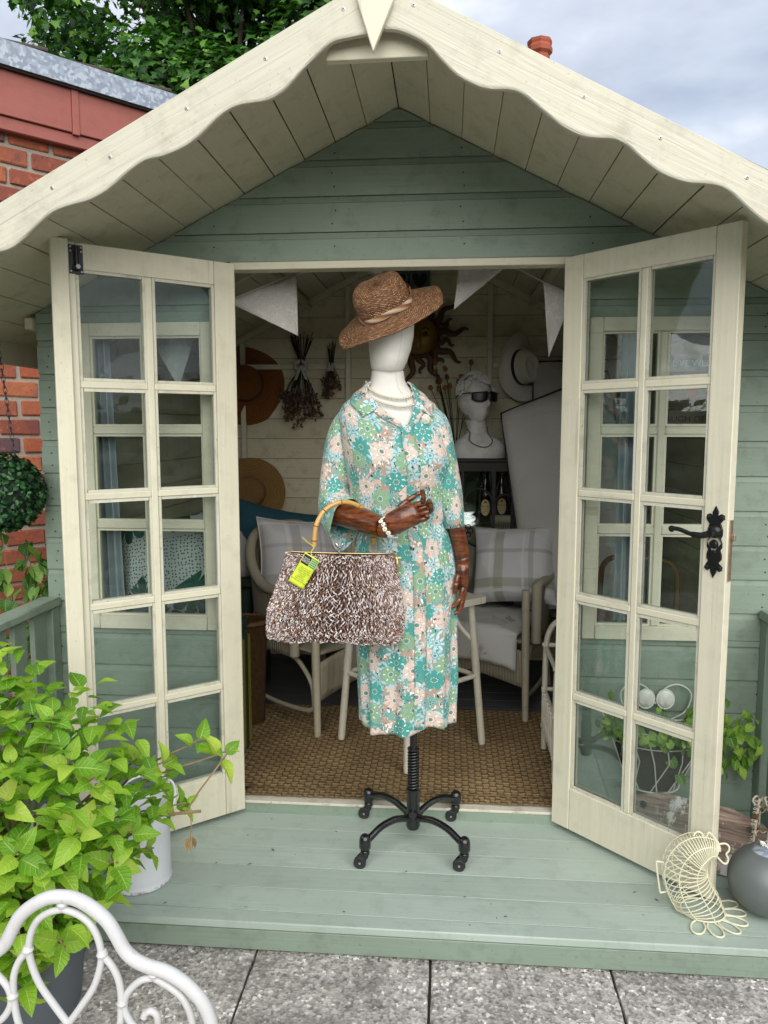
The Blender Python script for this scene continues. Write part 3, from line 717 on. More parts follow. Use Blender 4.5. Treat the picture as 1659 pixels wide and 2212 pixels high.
# ================================================================ dress form, dress, hat, jewellery, bag
def floral(name):
    g = G(name); uv = g.co('UV')
    def flower(sc, loc, rot, petals, r0, r1, pw, rand, wob=0.25):
        p = g.mp(uv, (1, 1, 1), loc, (0, 0, rot))
        nz = g.noise(p, sc * 3.2, 1, .5, out='Color')
        pw_ = g.vm('ADD', p, g.vm('SCALE', g.vm('SUBTRACT', nz, (.5, .5, .5)), (0, 0, 0)))
        v = g.n('ShaderNodeTexVoronoi', {'Vector': p, 'Scale': sc, 'Randomness': rand}, voronoi_dimensions='2D')
        d = g.vm('SUBTRACT', p, v.outputs['Position']); x, y, _ = g.sep(d)
        cr, cg, cb = g.sep(v.outputs['Color'])
        an = g.ma('ADD', g.ma('ARCTAN2', y, x), g.ma('MULTIPLY', cr, 6.2832))
        rr = g.ma('MULTIPLY', g.vm('LENGTH', g.xyz(x, y, 0.0)), sc)
        wv = g.ma('POWER', g.ma('ABSOLUTE', g.ma('COSINE', g.ma('MULTIPLY', an, petals / 2))), pw)
        ed = g.ma('MULTIPLY_ADD', wv, r1 - r0, r0)
        ed = g.ma('ADD', ed, g.ma('MULTIPLY', g.ma('SUBTRACT', g.noise(p, sc * 7.0, 2, .6), .5), wob * 1.5))
        px, py, _z = g.sep(v.outputs['Position'])
        fi = g.ma('FRACT', g.ma('MULTIPLY', g.ma('ADD', g.ma('FLOOR', g.ma('MULTIPLY', px, sc)), g.ma('MULTIPLY', g.ma('FLOOR', g.ma('MULTIPLY', py, sc)), 2.0)), .25))
        return dict(id=fi, an=an, r=rr, m=g.ma('LESS_THAN', rr, ed), c=(cr, cg, cb), ed=ed)
    def lt(a, b): return g.ma('LESS_THAN', a, b)
    def gt(a, b): return g.ma('GREATER_THAN', a, b)
    def And(*a):
        r = a[0]
        for q in a[1:]: r = g.ma('MULTIPLY', r, q)
        return r
    teal, pink, green, blue, tan, slate = lin('#3f958d'), lin('#d2bcb0'), lin('#83a683'), lin('#a2c6cb'), lin('#a8917f'), lin('#5c857f')
    pale, dark, white = lin('#dfeede'), lin('#161417'), lin('#efe9e4')
    # ground: torn little leaves and specks
    vz = g.n('ShaderNodeTexVoronoi', {'Vector': g.mp(uv, (1, .55, 1), (0, 0, 0), (0, 0, .5)), 'Scale': 240.0}, voronoi_dimensions='2D')
    r_, g_, b_ = g.sep(vz.outputs['Color'])
    c = g.ramp(r_, [(0.0, tan), (.26, lin('#bfa698')), (.42, lin('#6d988f')), (.62, white), (.72, tan), (.84, dark), (.93, lin('#d9d0c8'))], 'CONSTANT')
    # leaves of sage and tan
    f0 = flower(31, (.31, .77, 0), .4, 6, .14, .62, 1.0, .9, .3)
    c = g.mix(f0['m'], c, g.ramp(f0['c'][1], [(0, lin('#6fa097')), (.35, tan), (.6, lin('#4d938b')), (.8, lin('#cdb5a4'))], 'CONSTANT'))
    # pale blue daisies
    f1 = flower(21.5, (.05, .13, 0), .15, 8, .14, .64, 1.5, .45, .14)
    c = g.mix(And(f1['m'], gt(f1['c'][1], .25)), c, g.mix(lt(f1['c'][2], .3), blue, lin('#b7d5d9')))
    c = g.mix(And(f1['m'], lt(g.ma('COSINE', g.ma('MULTIPLY', f1['an'], 8.0)), -.2), gt(f1['r'], .1)), c, lin('#8ab6bd'))
    c = g.mix(lt(f1['r'], .085), c, slate)
    c = g.mix(And(gt(f1['r'], .17), lt(f1['r'], .22), gt(g.ma('COSINE', g.ma('MULTIPLY', f1['an'], 8.0)), .55)), c, dark)
    # big flowers, teal, pink and green
    def big(sc, loc, rot, keep, cols, par=None):
        f = flower(sc, loc, rot, 9, .30, .53, .6, .45, .16)
        on = lt(f['c'][0], keep) if keep < 1 else 1.0
        sel = f['id'] if keep >= 1 else f['c'][1]
        col = g.ramp(sel, cols, 'CONSTANT')
        if keep >= 1: on = lt(sel, .74)
        nonlocal c
        c = g.mix(And(f['m'], on), c, col)
        ray = g.ma('COSINE', g.ma('MULTIPLY', f['an'], 9.0))
        c = g.mix(And(gt(f['r'], .26), lt(f['r'], .37), gt(g.ma('COSINE', g.ma('ADD', g.ma('MULTIPLY', f['an'], 6.0), 1.0)), .86), on), c, g.mix(lt(f['c'][2], .5), pale, g.mix(.5, col, slate)))
        c = g.mix(And(gt(f['r'], .10), lt(f['r'], .165), gt(ray, .35), on), c, g.mix(.62, col, pale))
        c = g.mix(And(gt(f['r'], .175), lt(f['r'], .205), gt(ray, .78), on), c, lin('#33403f'))
        c = g.mix(And(lt(f['r'], .10), on), c, slate)
    big(16.5, (.0, .0, 0), .5, 1.0, [(0, teal), (.24, pink), (.49, green)])
    
    thread = g.ma('MULTIPLY', g.ma('SINE', g.ma('MULTIPLY', g.sep(uv)[0], 5200.0)), g.ma('SINE', g.ma('MULTIPLY', g.sep(uv)[1], 5200.0)))
    wr = g.noise(g.mp(uv, (22, 7, 1)), 1.0, 3, .55)
    g.set(Base_Color=c, Roughness=.75, Sheen_Weight=.15)
    g.bump(g.ma('ADD', g.ma('MULTIPLY', wr, 1.0), g.ma('MULTIPLY', thread, .02)), .45, .006)
    return g.m
M['floral'] = floral('floral_cotton')
g = G('cream_canvas'); co = g.co(); th_ = g.ma('MULTIPLY', g.ma('SINE', g.ma('MULTIPLY', g.sep(co)[0], 2600.)), g.ma('SINE', g.ma('MULTIPLY', g.sep(co)[2], 2600.)))
g.set(Base_Color=g.ramp(g.noise(co, 6, 4, .6), [(.3, (.66, .64, .58, 1)), (.7, (.76, .74, .69, 1))]), Roughness=.8); g.bump(th_, .12, .002); M['canvas'] = g.m
g = G('stained_hand_wood'); co = g.co()
st = g.noise(g.mp(co, (30, 30, 30)), 1.0, 2, .5); sk = g.noise(g.mp(co, (14, 14, 90), (0, 0, 0), (0, 1.1, .4)), 1.0, 5, .65, 1.2)
c = g.ramp(sk, [(.28, lin('#2a130a')), (.42, lin('#552710')), (.56, lin('#7c421c')), (.74, lin('#97582a'))])
c = g.mix(g.ramp(st, [(.4, .0), (.7, .55)]), c, lin('#2a1009'))
g.set(Base_Color=c, Roughness=.3, Coat_Weight=.5, Coat_Roughness=.12); g.bump(sk, .1, .003); M['handwood'] = g.m
M['pin'] = plain('steel_pin', (.5, .5, .5, 1), .3, .9)
M['stand'] = plain('black_stand_enamel', (.008, .008, .009, 1), .22, 0.0, 40, .2, .05, 200, coat=.4)
M['rubber'] = plain('black_rubber', (.014, .014, .015, 1), .6, 0, 90, .3, .2, 300)
BX, BY = 0.066, -0.178
form = empty('dress_form', (BX, BY, DZ), 'cream canvas dress form on a black castor stand wearing the floral dress', 'mannequin')
# -- stand
b = MB(); b.tube([(BX, BY, .27), (BX, BY, .62)], .0115, 14); b.obj('pole', M['stand'], form, True)
b = MB(); b.lathe([(.0, .0), (.019, .0), (.0195, .006), (.014, .010), (.013, .016)][::-1], 18, Matrix.Translation((BX, BY, .286)) @ Matrix.Scale(-1, 4, (0, 0, 1))); b.tube([(BX, BY, .05), (BX, BY, .28)], .010, 12); fix_normals(b.obj('collar', M['stand'], form, True))
b = MB(); tn = 13; hp = [(BX + .0158 * math.cos(2 * PI * i / 16), BY + .0158 * math.sin(2 * PI * i / 16), .146 + .128 * i / (16 * tn)) for i in range(16 * tn + 1)]
b.tube(hp, .0037, 7); b.obj('spring', M['stand'], form, True, 180)
b = MB(); b.lathe([(0, .148), (.021, .147), (.0225, .135), (.021, .122), (.0215, .08), (.024, .05), (.024, .02), (.019, .010), (0, .009)], 20, Matrix.Translation((BX, BY, 0)))
b.tube([(BX, BY - .018, .075), (BX, BY - .04, .074)], [.011, .0125], 14)
fix_normals(b.obj('hub', M['stand'], form, True))
casters = [(-.077, -.332, -1), (.232, -.322, -1), (-.098, -.022, -1), (.208, -.016, -1)]
for (x, y, q) in casters:
    d = Vector((x - BX, y - BY, 0)); L = d.length; d.normalize()
    P = lambda r, z: Vector((BX, BY, z)) + d * r
    b = MB(); b.tube(spl([P(.01, .048), P(.04, .057), P(L * .40, .068), P(L * .66, .066), P(L * .86, .050), P(L, .036)], 4), [(.013, .013)] * 4 + [(.0115, .011)] * 13 + [(.012, .011)] * 4, 12)
    b.lathe([(0, .030), (.010, .029), (.0165, .022), (.0185, .008), (.0188, -.012), (.016, -.016), (0, -.016)], 18, Matrix.Translation((x, y, .035)))
    fix_normals(b.obj('leg', M['stand'], form, True, 50))
    b = MB(); b.tube([(x, y, .02), (x, y, .010)], .006, 12, mi=1)
    wx = x - .016; wy = y - .004; R = .0195; wz = DZ + R + .0005
    b.lathe([(0, .012), (.013, .012), (.015, .008), (.015, .0)], 14, Matrix.Translation((x, y, .002)))
    for e in (-.0085, .0085):
        b.prism([(x + .012, .006), (x - .012, .006), (wx - .011, wz + .013), (wx - .006, wz - .004), (wx + .006, wz - .004), (x + .010, wz + .018)], y + e - .0015, y + e + .0015)
    cst = fix_normals(b.obj('caster', [M['stand'], M['pin']], form, True, 45))
    b = MB(); tmx = Matrix.Translation((wx, wy, wz)) @ Matrix.Rotation(PI / 2, 4, 'X')
    b.lathe([(0, -.0065), (.012, -.0065), (.0165, -.0075), (.0195, -.005), (.0195, .005), (.0165, .0075), (.012, .0065), (0, .0065)], 22, tmx)
    w_ = fix_normals(b.obj('wheel', M['rubber'], cst, True, 45))
    b = MB(); b.tube([(wx, y - .0125, wz), (wx, y + .0125, wz)], .0036, 10); b.obj('axle', M['pin'], cst, True)
# -- body surface shared by torso and dress
PHI = rad(13)
SEC = [(0.330, .045, .141, .106), (0.62, .044, .150, .114), (0.85, .040, .153, .116), (0.95, .033, .149, .108), (1.03, .022, .142, .098), (1.13, .020, .150, .106), (1.217, .018, .164, .120), (1.30, .002, .166, .112), (1.36, -.008, .160, .100), (1.395, -.012, .140, .088), (1.425, -.015, .105, .076), (1.45, -.017, .072, .066), (1.475, -.018, .060, .060), (1.50, -.018, .0575, .058)]
def bsurf(t, z, off=0.0, bust=1.0):
    cx, a, b_ = lerp(SEC, z)
    a += off; b_ += off
    e = 2.0 / 2.25
    sx = math.copysign(abs(math.sin(t)) ** e, math.sin(t)); sy = math.copysign(abs(math.cos(t)) ** e, math.cos(t))
    x = a * sx; y = -b_ * sy
    if bust and math.cos(t) > 0:
        for q in (-.62, .62): y -= .020 * math.exp(-((t - q) / .38) ** 2 - ((z - 1.235) / .062) ** 2)
    return Vector((cx + x * math.cos(PHI) - y * math.sin(PHI), -.19 + x * math.sin(PHI) + y * math.cos(PHI), z))
def wt_(t): return (t + PI) % (2 * PI) - PI
b = MB(); b.grid(lambda u, v: bsurf(2 * PI * u, 0.60 + v * .90, -.008), 48, 60, flip=False); torso = fix_normals(b.obj('torso', M['canvas'], form, True))
HS = [(1.494, -.018, .036, .044), (1.500, -.018, .045, .058), (1.512, -.017, .0515, .069), (1.535, -.014, .0580, .079), (1.57, -.010, .0650, .086), (1.61, -.008, .0700, .091), (1.65, -.008, .0715, .093), (1.69, -.010, .0690, .088), (1.725, -.014, .058, .072), (1.75, -.018, .035, .045), (1.757, -.02, .004, .005)]
def hsurf(t, z, off=0.0):
    cx, a, b_ = lerp(HS, z); x = (a + off) * math.sin(t); y = -(b_ + off) * math.cos(t)
    if math.cos(t) > 0: y -= .006 * max(0, math.cos(t)) ** 2 * math.exp(-((z - 1.52) / .03) ** 2)
    return Vector((cx + x * math.cos(PHI) - y * math.sin(PHI), -.195 + x * math.sin(PHI) + y * math.cos(PHI), z))
b = MB(); b.grid(lambda u, v: hsurf(2 * PI * u, 1.494 + v * .263), 40, 36); head = fix_normals(b.obj('head', M['canvas'], form, True))
M['seam'] = plain('seam_thread', (.60, .58, .53, 1), .8)
b = MB(); b.tube([hsurf(0.30, 1.503 + .22 * i / 20, .0006) for i in range(21)], .0006, 5); b.tube([hsurf(2 * PI * i / 40, 1.5015, .0008) for i in range(40)], .0011, 5, closed=True); b.obj('seam', M['seam'], head, True)
b = MB(); b.tube([bsurf(0.30, 1.30 + .19 * i / 20, -.0070) for i in range(21)], .0006, 5); b.obj('seam', M['seam'], torso, True)
# -- arms of stained wood
def arm(name, path, radii, n=18): 
    b = MB(); b.tube(spl(path, 5), radii, n); return b.obj(name, M['handwood'], form, True, 60)
ra = [(.044 - .013 * min(1, i / 14)) for i in range(16)]
fa = arm('forearm', [(-.178, -.262, 1.075), (-.115, -.318, 1.062), (-.06, -.362, 1.050), (-.018, -.396, 1.041)], ra)
fa['label'] = 'forearm bent across the waist'
b = MB(); b.tube([(-.017, -.397, 1.0405), (-.006, -.402, 1.038), (.004, -.405, 1.038)], [.0285, .029, .026], 18); b.obj('wrist_joint', M['handwood'], fa, True, 60)
def palm(name, path, radii, parent):
    b = MB(); b.tube(spl(path, 4), radii, 16); return b.obj(name, M['handwood'], parent, True, 60)
def finger(pts, r, parent):
    b = MB(); n = len(pts) - 1
    for i in range(n):
        a = Vector(pts[i]); c = Vector(pts[i + 1]); d = (c - a); k = 1 - .10 * i
        b.tube([a + d * .02, a + d * .10, a + d * .55, a + d * .92, a + d * .99], [r * k * .82, r * k, r * k * 1.02, r * k * .92, r * k * (.80 if i < n - 1 else .45)], 10)
        if i < n - 1: b.tube([c - Vector((0, r * .85, 0)), c + Vector((0, r * .85, 0))], r * .62, 8)
    return b.obj('finger', M['handwood'], parent, True, 50)
hr = palm('hand', [(.000, -.404, 1.040), (.022, -.408, 1.056), (.048, -.412, 1.070), (.072, -.412, 1.081), (.090, -.410, 1.088)], [(.027, .020), (.029, .022), (.032, .024)] + [(.035, .025)] * 6 + [(.034, .024)] * 5 + [(.031, .022), (.028, .019), (.022, .014)], form)
# finger bases spread across the palm's end
finger([(.030, -.395, 1.096), (.054, -.385, 1.116), (.078, -.378, 1.132), (.092, -.374, 1.139)], .0095, hr)
finger([(.070, -.405, 1.104), (.100, -.412, 1.113), (.103, -.430, 1.133), (.098, -.432, 1.154)], .0088, hr)
finger([(.085, -.405, 1.092), (.112, -.405, 1.103), (.120, -.416, 1.123)], .0085, hr)
finger([(.090, -.410, 1.080), (.123, -.414, 1.090), (.124, -.430, 1.108), (.119, -.434, 1.120)], .0088, hr)
finger([(.090, -.418, 1.064), (.112, -.420, 1.070), (.114, -.432, 1.083)], .0085, hr)
fl = arm('forearm', [(.190, -.205, 1.055), (.200, -.204, 1.010), (.212, -.202, .960), (.2185, -.2, .924)], [.0275 - .0045 * min(1, i / 14) for i in range(16)])
fl['label'] = 'forearm hanging straight down'
b = MB(); b.tube([(.2187, -.2, .923), (.2192, -.2, .921), (.220, -.2, .911), (.2205, -.2, .902)], [.0205, .0222, .0222, .0195], 18); b.obj('wrist_joint', M['handwood'], fl, True, 60)
hl = palm('hand', [(.2205, -.2, .904), (.2195, -.2, .885), (.2215, -.2, .858), (.2245, -.2, .826)], [(.018, .019), (.020, .022), (.021, .025), (.021, .027)] + [(.020, .029)] * 5 + [(.018, .029), (.017, .028), (.015, .026), (.012, .022)], form)
finger([(.205, -.222, .872), (.199, -.232, .848), (.197, -.233, .828), (.1965, -.232, .812)], .0088, hl)
finger([(.221, -.221, .832), (.214, -.224, .798), (.196, -.226, .775), (.176, -.226, .758)], .0082, hl)
finger([(.224, -.205, .828), (.219, -.206, .788), (.210, -.207, .751), (.185, -.207, .741)], .0084, hl)
finger([(.227, -.190, .826), (.223, -.190, .788), (.215, -.190, .752), (.192, -.190, .739)], .0082, hl)
finger([(.228, -.176, .830), (.226, -.175, .798), (.220, -.174, .768), (.203, -.173, .752)], .0075, hl)
# -- dress
dress = empty('floral_dress', (BX, BY, .34), 'short sleeved shirt dress of teal, pink and green flowered cotton on the dress form', 'dress')
T0, ZV = 0.12, 1.330
def gap(z):
    if z <= ZV: return (0.0, 0.0)
    k = (z - ZV) / (1.452 - ZV); k = min(k, 1.05)
    cx, a, b_ = lerp(SEC, z)
    xl, xr = -.095 * k ** .85, .060 * k ** .8       # x from the bottom of the V
    w = max(a, .07)
    return (min(1.15, -xl / w * 1.02), min(.9, xr / w * 1.02))
def dsurf(u, z, off=.004):
    gl, gr_ = gap(z); t = T0 + gr_ + u * (2 * PI - gl - gr_)
    p = bsurf(t, z, off)
    c = Vector((lerp(SEC, z)[0], -.19, z)); d = (p - c); d.z = 0; dn = d.normalized()
    k = 0.0
    if z < .98:
        h = (.98 - z) / .63
        k += h * (.010 * math.cos(9 * t + .8) + .006 * math.cos(17 * t + 2.0 + 2 * z)) + .003 * math.exp(-((z - .93) / .05) ** 2) * math.cos(44 * t)
    k += .0035 * mnoise.noise(Vector((t * 2.2, z * 7, 1.7))) + .0025 * mnoise.noise(Vector((t * 5, z * 12, 5.1)))
    if 1.0 < z < 1.2: k += .004 * math.cos(13 * t) * math.exp(-((z - 1.06) / .045) ** 2)
    k -= .007 * math.exp(-((z - 1.03) / .014) ** 2)
    return p + dn * k
zs_ = lambda v, u: (lambda zh: zh + v * (1.452 - zh))(.383 + .008 * math.sin(u * 2 * PI * 3 + .6) + .006 * math.sin(u * 2 * PI * 7))
b = MB(); nu, nv = 150, 120
b.grid(lambda u, v: dsurf(u, zs_(v, u)), nu, nv, uvf=lambda u, v: (u * .98, zs_(v, u) * 1.0))
o = fix_normals(b.obj('body', M['floral'], dress, True, 0)); mo = o.modifiers.new('cloth', 'SOLIDIFY'); mo.thickness = .0015; mo.offset = 1
# collar and lapels
def strip(name, side, z0, z1, wfun, off, n=24, drop=.25):
    b = MB()
    def f(u, v):
        z = z0 + (z1 - z0) * v; gl, gr_ = gap(z); a = max(lerp(SEC, z)[1], .05)
        w = wfun(v) * u; zz = z - w * drop
        gl2, gr2 = gap(z)
        if side < 0: t = T0 - gl2 - w / a
        else: t = T0 + gr2 + w / a
        p = bsurf(t, zz, off + .0015 * math.sin(u * PI) + .002 * (1 - u))
        return p
    b.grid(f, 8, n, uvf=lambda u, v: (.3 * side + wfun(v) * u + .15, v * (z1 - z0) + .37 + .1 * side))
    o = fix_normals(b.obj(name, M['floral'], dress, True, 0)); mo = o.modifiers.new('cloth', 'SOLIDIFY'); mo.thickness = .002; mo.offset = 1
    return o
for sd_ in (-1, 1):
    strip('lapel', sd_, 1.312, 1.400, lambda v: .003 + .026 * min(1, v * 1.6) * (1 - .15 * v), .0068)
    strip('collar', sd_, 1.388, 1.462, lambda v: .050 * (1 - .30 * v), .0078, 14, .62)
b = MB()   # collar stand round the back of the neck
b.grid(lambda u, v: bsurf(T0 + .85 + u * (2 * PI - 1.95), 1.436 + v * .030, .008 - .002 * v), 40, 4, uvf=lambda u, v: (u * .4, v * .035 + .6)); o = fix_normals(b.obj('collar', M['floral'], dress, True, 0)); mo = o.modifiers.new('cloth', 'SOLIDIFY'); mo.thickness = .002
b = MB()   # placket
b.grid(lambda u, v: dsurf(((u - .5) * .034 / .98) % 1.0, 1.335 - v * .94, .0078), 4, 70, uvf=lambda u, v: (u * .034 + .52, v * .95 + .21)); o = fix_normals(b.obj('placket', M['floral'], dress, True, 0)); mo = o.modifiers.new('cloth', 'SOLIDIFY'); mo.thickness = .001; mo.offset = 1
# sleeves
def sleeve(path, rr, shear, uo, n=40, m=5):
    P = spl(path, m); L = len(P); R = []
    for i in range(L):
        t = i / (L - 1) * (len(rr) - 1); k = int(min(t, len(rr) - 2)); f = t - k
        R.append(tuple(a + (c - a) * f for a, c in zip(rr[k], rr[k + 1])))
    b = MB(); vs = []; uvs = []; prev = None; acc = 0; nrm = Vector((1, 0, 0))
    for i in range(L):
        T = (P[min(i + 1, L - 1)] - P[max(i - 1, 0)]).normalized()
        nrm = (nrm - T * nrm.dot(T)).normalized(); bn = T.cross(nrm)
        if i: acc += (P[i] - P[i - 1]).length
        s = i / (L - 1)
        for k in range(n + 1):
            a = 2 * PI * k / n
            q = nrm * math.cos(a) * R[i][0] + bn * math.sin(a) * R[i][1]
            w = 1 + .035 * mnoise.noise(Vector((math.cos(a) * 1.5, math.sin(a) * 1.5, s * 6 + uo))) + .02 * math.cos(6 * a) * s
            p = P[i] + q * w
            if shear: p += Vector(shear) * (max(0, s - .72) / .28) ** 1.6 * max(0, -q.z / R[i][0] * .8 + .2)
            vs.append(p); uvs.append((k / n * .36 + uo, acc + uo * .7))
    fs = [(i * (n + 1) + k, i * (n + 1) + k + 1, (i + 1) * (n + 1) + k + 1, (i + 1) * (n + 1) + k) for i in range(L - 1) for k in range(n)]
    b.add(vs, fs, None, uvs)
    o = fix_normals(b.obj('sleeve', M['floral'], dress, True, 0)); mo = o.modifiers.new('cloth', 'SOLIDIFY'); mo.thickness = .0018; mo.offset = 0
    return o
sleeve([(-.098, -.187, 1.370), (-.140, -.188, 1.338), (-.166, -.192, 1.285), (-.178, -.204, 1.20), (-.184, -.218, 1.13), (-.176, -.238, 1.085), (-.158, -.275, 1.068), (-.130, -.305, 1.058)],
       [(.036, .060), (.046, .064), (.045, .060), (.045, .056), (.046, .056), (.054, .060), (.060, .058), (.058, .056)], (-.012, -.004, -.050), .1)
sleeve([(.078, -.180, 1.372), (.124, -.182, 1.340), (.144, -.186, 1.28), (.160, -.192, 1.20), (.178, -.198, 1.11), (.192, -.202, 1.018)],
       [(.034, .058), (.044, .062), (.042, .058), (.041, .054), (.039, .050), (.031, .042)], None, .55)
# -- pearls
M['pearl'] = plain('cream_pearl', (.62, .58, .46, 1), .22, .15, 300, .1, coat=.6)
pb = MB(); pb.lathe([(.0001, -.5), (.25, -.433), (.433, -.25), (.5, 0), (.433, .25), (.25, .433), (.0001, .5)], 10); pme = pb.mesh('pearl', M['pearl'], True, 0)
neck = empty('pearl_necklace', (-.016, -.26, 1.40), 'two strand cream pearl necklace round the neck of the dress form', 'necklace')
def strand(parent, pts, d, me, nm='pearl', grade=0.0):
    P = spl(pts, 14); acc = 0.0; nxt = 0.0
    tot = sum((P[i + 1] - P[i]).length for i in range(len(P) - 1))
    for i in range(len(P) - 1):
        seg = (P[i + 1] - P[i]).length
        while nxt <= acc + seg:
            t = (nxt - acc) / seg; p = P[i].lerp(P[i + 1], t); k = d * (1 - grade * abs(nxt / tot - .5) * 2)
            q = link(nm, me, parent, True, p); q.scale = (k, k, k); nxt += k * 1.04
        acc += seg
def nk(t, z, o=.004): return bsurf(t, z, o - .004)
strand(neck, [nk(-1.75, 1.468, .007), nk(-1.2, 1.458, .008), nk(-.75, 1.441, .008), nk(-.3, 1.424, .008), nk(.1, 1.413, .009), nk(.45, 1.420, .008), nk(.85, 1.438, .008), nk(1.3, 1.456, .008), nk(1.8, 1.468, .007)], .0084, pme, grade=.25)
strand(neck, [nk(-1.6, 1.468, .009), nk(-1.1, 1.448, .009), nk(-.7, 1.426, .009), nk(-.3, 1.405, .010), nk(.08, 1.389, .010), nk(.42, 1.398, .010), nk(.78, 1.421, .010), nk(1.15, 1.446, .009), nk(1.65, 1.466, .009)], .0088, pme, grade=.25)
# -- brooch: a carved white rose
bp = bsurf(.48, 1.352, .016); M['bone'] = plain('carved_bone', (.72, .69, .60, 1), .4, 0, 200, .1)
br = empty('brooch', bp, 'small carved white rose brooch pinned to the dress near the lapel', 'brooch')
b = MB()
for ring, (n, r, sz, h) in enumerate(((7, .0085, .0065, .0), (5, .005, .0055, .003), (3, .002, .004, .006))):
    for k in range(n):
        a = 2 * PI * k / n + ring * .5
        b.lathe([(0.0001, .35), (.7, .3), (1, 0), (.7, -.3), (0.0001, -.35)], 8, Matrix.Translation((r * math.cos(a), -h, 1.2 * r * math.sin(a))) @ Matrix.Rotation(PI / 2 + .4, 4, 'X') @ Matrix.Scale(sz, 4))
b.obj('rose', M['bone'], br, True, 30, world=False)
# -- straw hat
g = G('woven_straw_hat'); uv = g.co('UV'); ux, uy, _ = g.sep(uv)
row = g.ma('MULTIPLY', uy, 300.0); ph = g.ma('FRACT', row); rid = g.ma('FLOOR', row)
st_ = g.ma('SINE', g.ma('ADD', g.ma('MULTIPLY', ux, 330.0), g.ma('MULTIPLY', rid, 2.4)))
h = g.ma('MULTIPLY', g.ma('SINE', g.ma('MULTIPLY', ph, PI)), g.ma('MULTIPLY_ADD', st_, .5, .5))
cell = g.n('ShaderNodeTexWhiteNoise', {'Vector': g.xyz(g.ma('FLOOR', g.ma('DIVIDE', g.ma('ADD', g.ma('MULTIPLY', ux, 330.0), g.ma('MULTIPLY', rid, 2.4)), 6.2832)), rid, 0.0)}, noise_dimensions='2D').outputs[0]
c = g.ramp(cell, [(0, lin('#7a4d2f')), (.35, lin('#a06f48')), (.7, lin('#b98a5f')), (.95, lin('#d8ad82'))])
c = g.mix(g.ramp(h, [(.05, .85), (.5, 0)]), c, lin('#3a1f10'))
g.set(Base_Color=c, Roughness=.55); g.bump(h, .9, .004); M['straw'] = g.m
MH = Matrix.Translation((-.022, -.216, 1.687)) @ Matrix.Rotation(rad(-25), 4, 'Y') @ Matrix.Rotation(rad(31), 4, 'X')
hat = empty('straw_hat', (-.02, -.2, 1.668), 'tilted brown straw hat with striped ribbon on the dress form head', 'hat')
def hatp(r, z, a, crown):
    el = 1 + .10 * math.cos(2 * a + PI); x = r * el * math.cos(a); y = r * (2 - el) * math.sin(a)
    return Vector((x, y, z))
CRP = [(.092, 0), (.0935, .018), (.094, .040), (.092, .058), (.086, .073), (.074, .084), (.056, .089), (.035, .086), (.014, .082), (.0005, .081)]
def crown(u, v):
    a = 2 * PI * u; s = v * (len(CRP) - 1); i = min(int(s), len(CRP) - 2); f = s - i
    r = CRP[i][0] + (CRP[i + 1][0] - CRP[i][0]) * f; z = CRP[i][1] + (CRP[i + 1][1] - CRP[i][1]) * f
    p = hatp(r, z, a, 1); k = max(0, (z - .04) / .06)
    for q in (-.9, 2.5):
        dd = (a - q + PI) % (2 * PI) - PI; p *= 1 - .13 * k * math.exp(-(dd / .5) ** 2); 
    p.z = z + .006 * math.cos(a * 2 + .6) * k + .0025 * mnoise.noise(Vector((p.x * 40, p.y * 40, 2)))
    p += Vector((mnoise.noise(Vector((p.x * 25, p.y * 25, z * 25))), mnoise.noise(Vector((p.y * 25, z * 25, p.x * 25 + 9))), 0)) * .0025
    return MH @ p
b = MB(); b.grid(crown, 64, 36, uvf=lambda u, v: (u, v * .17)); fix_normals(b.obj('crown', M['straw'], hat, True, 0))
def brim(u, v):
    a = 2 * PI * u; r = .0900 + v * .102; p = hatp(r, 0, a, 0)
    if v >= .999: p *= 1 + .006 * math.sin(a * 61) + .006 * math.sin(a * 23 + 1)
    up = Vector((0, 0, 1))
    z = -.014 * v ** 1.5 - .006 * v * math.cos(2 * a + .2) + .005 * v * math.sin(3 * a + 1.2) + .004 * v * v * math.sin(5 * a)
    p.z = z - .050 * v ** 1.2 * max(0, math.sin(a)) ** .8
    return MH @ p
b = MB(); b.grid(brim, 128, 20, uvf=lambda u, v: (u * 1.7, v * .11 + .2)); o = fix_normals(b.obj('brim', M['straw'], hat, True, 0)); mo = o.modifiers.new('th', 'SOLIDIFY'); mo.thickness = .0025
g = G('striped_hat_ribbon'); uv = g.co('UV'); ux, uy, _ = g.sep(uv); q = g.ma('FRACT', g.ma('ADD', g.ma('MULTIPLY', ux, 9.0), g.ma('MULTIPLY', uy, 14.0)))
g.set(Base_Color=g.ramp(q, [(0, lin('#7b5236')), (.28, lin('#b79a93')), (.5, lin('#c9b796')), (.62, lin('#b9b070')), (.75, lin('#a3826f')), (.88, lin('#8c6146'))], 'CONSTANT'), Roughness=.6); g.bump(g.noise(g.mp(uv, (160, 8, 1)), 1, 3), .3, .003); M['ribbon'] = g.m
b = MB(); b.grid(lambda u, v: MH @ (hatp(.0950 + .002 * math.sin(v * PI), .001 + .019 * v + .002 * math.sin(u * 2 * PI * 3), 2 * PI * u, 1)), 64, 5, uvf=lambda u, v: (u, v * .06)); fix_normals(b.obj('ribbon', M['ribbon'], hat, True, 0))
b = MB(); b.grid(lambda u, v: MH @ (hatp(.0970 + .006 * math.sin(u * PI), .0 + .036 * v * (1 - .3 * u) + .010 * u, .25 - .55 * u, 1)), 10, 4, uvf=lambda u, v: (u * .05, .1)); fix_normals(b.obj('ribbon_bow', plain('brown_ribbon', lin('#8a5a38'), .6), hat, True, 0))
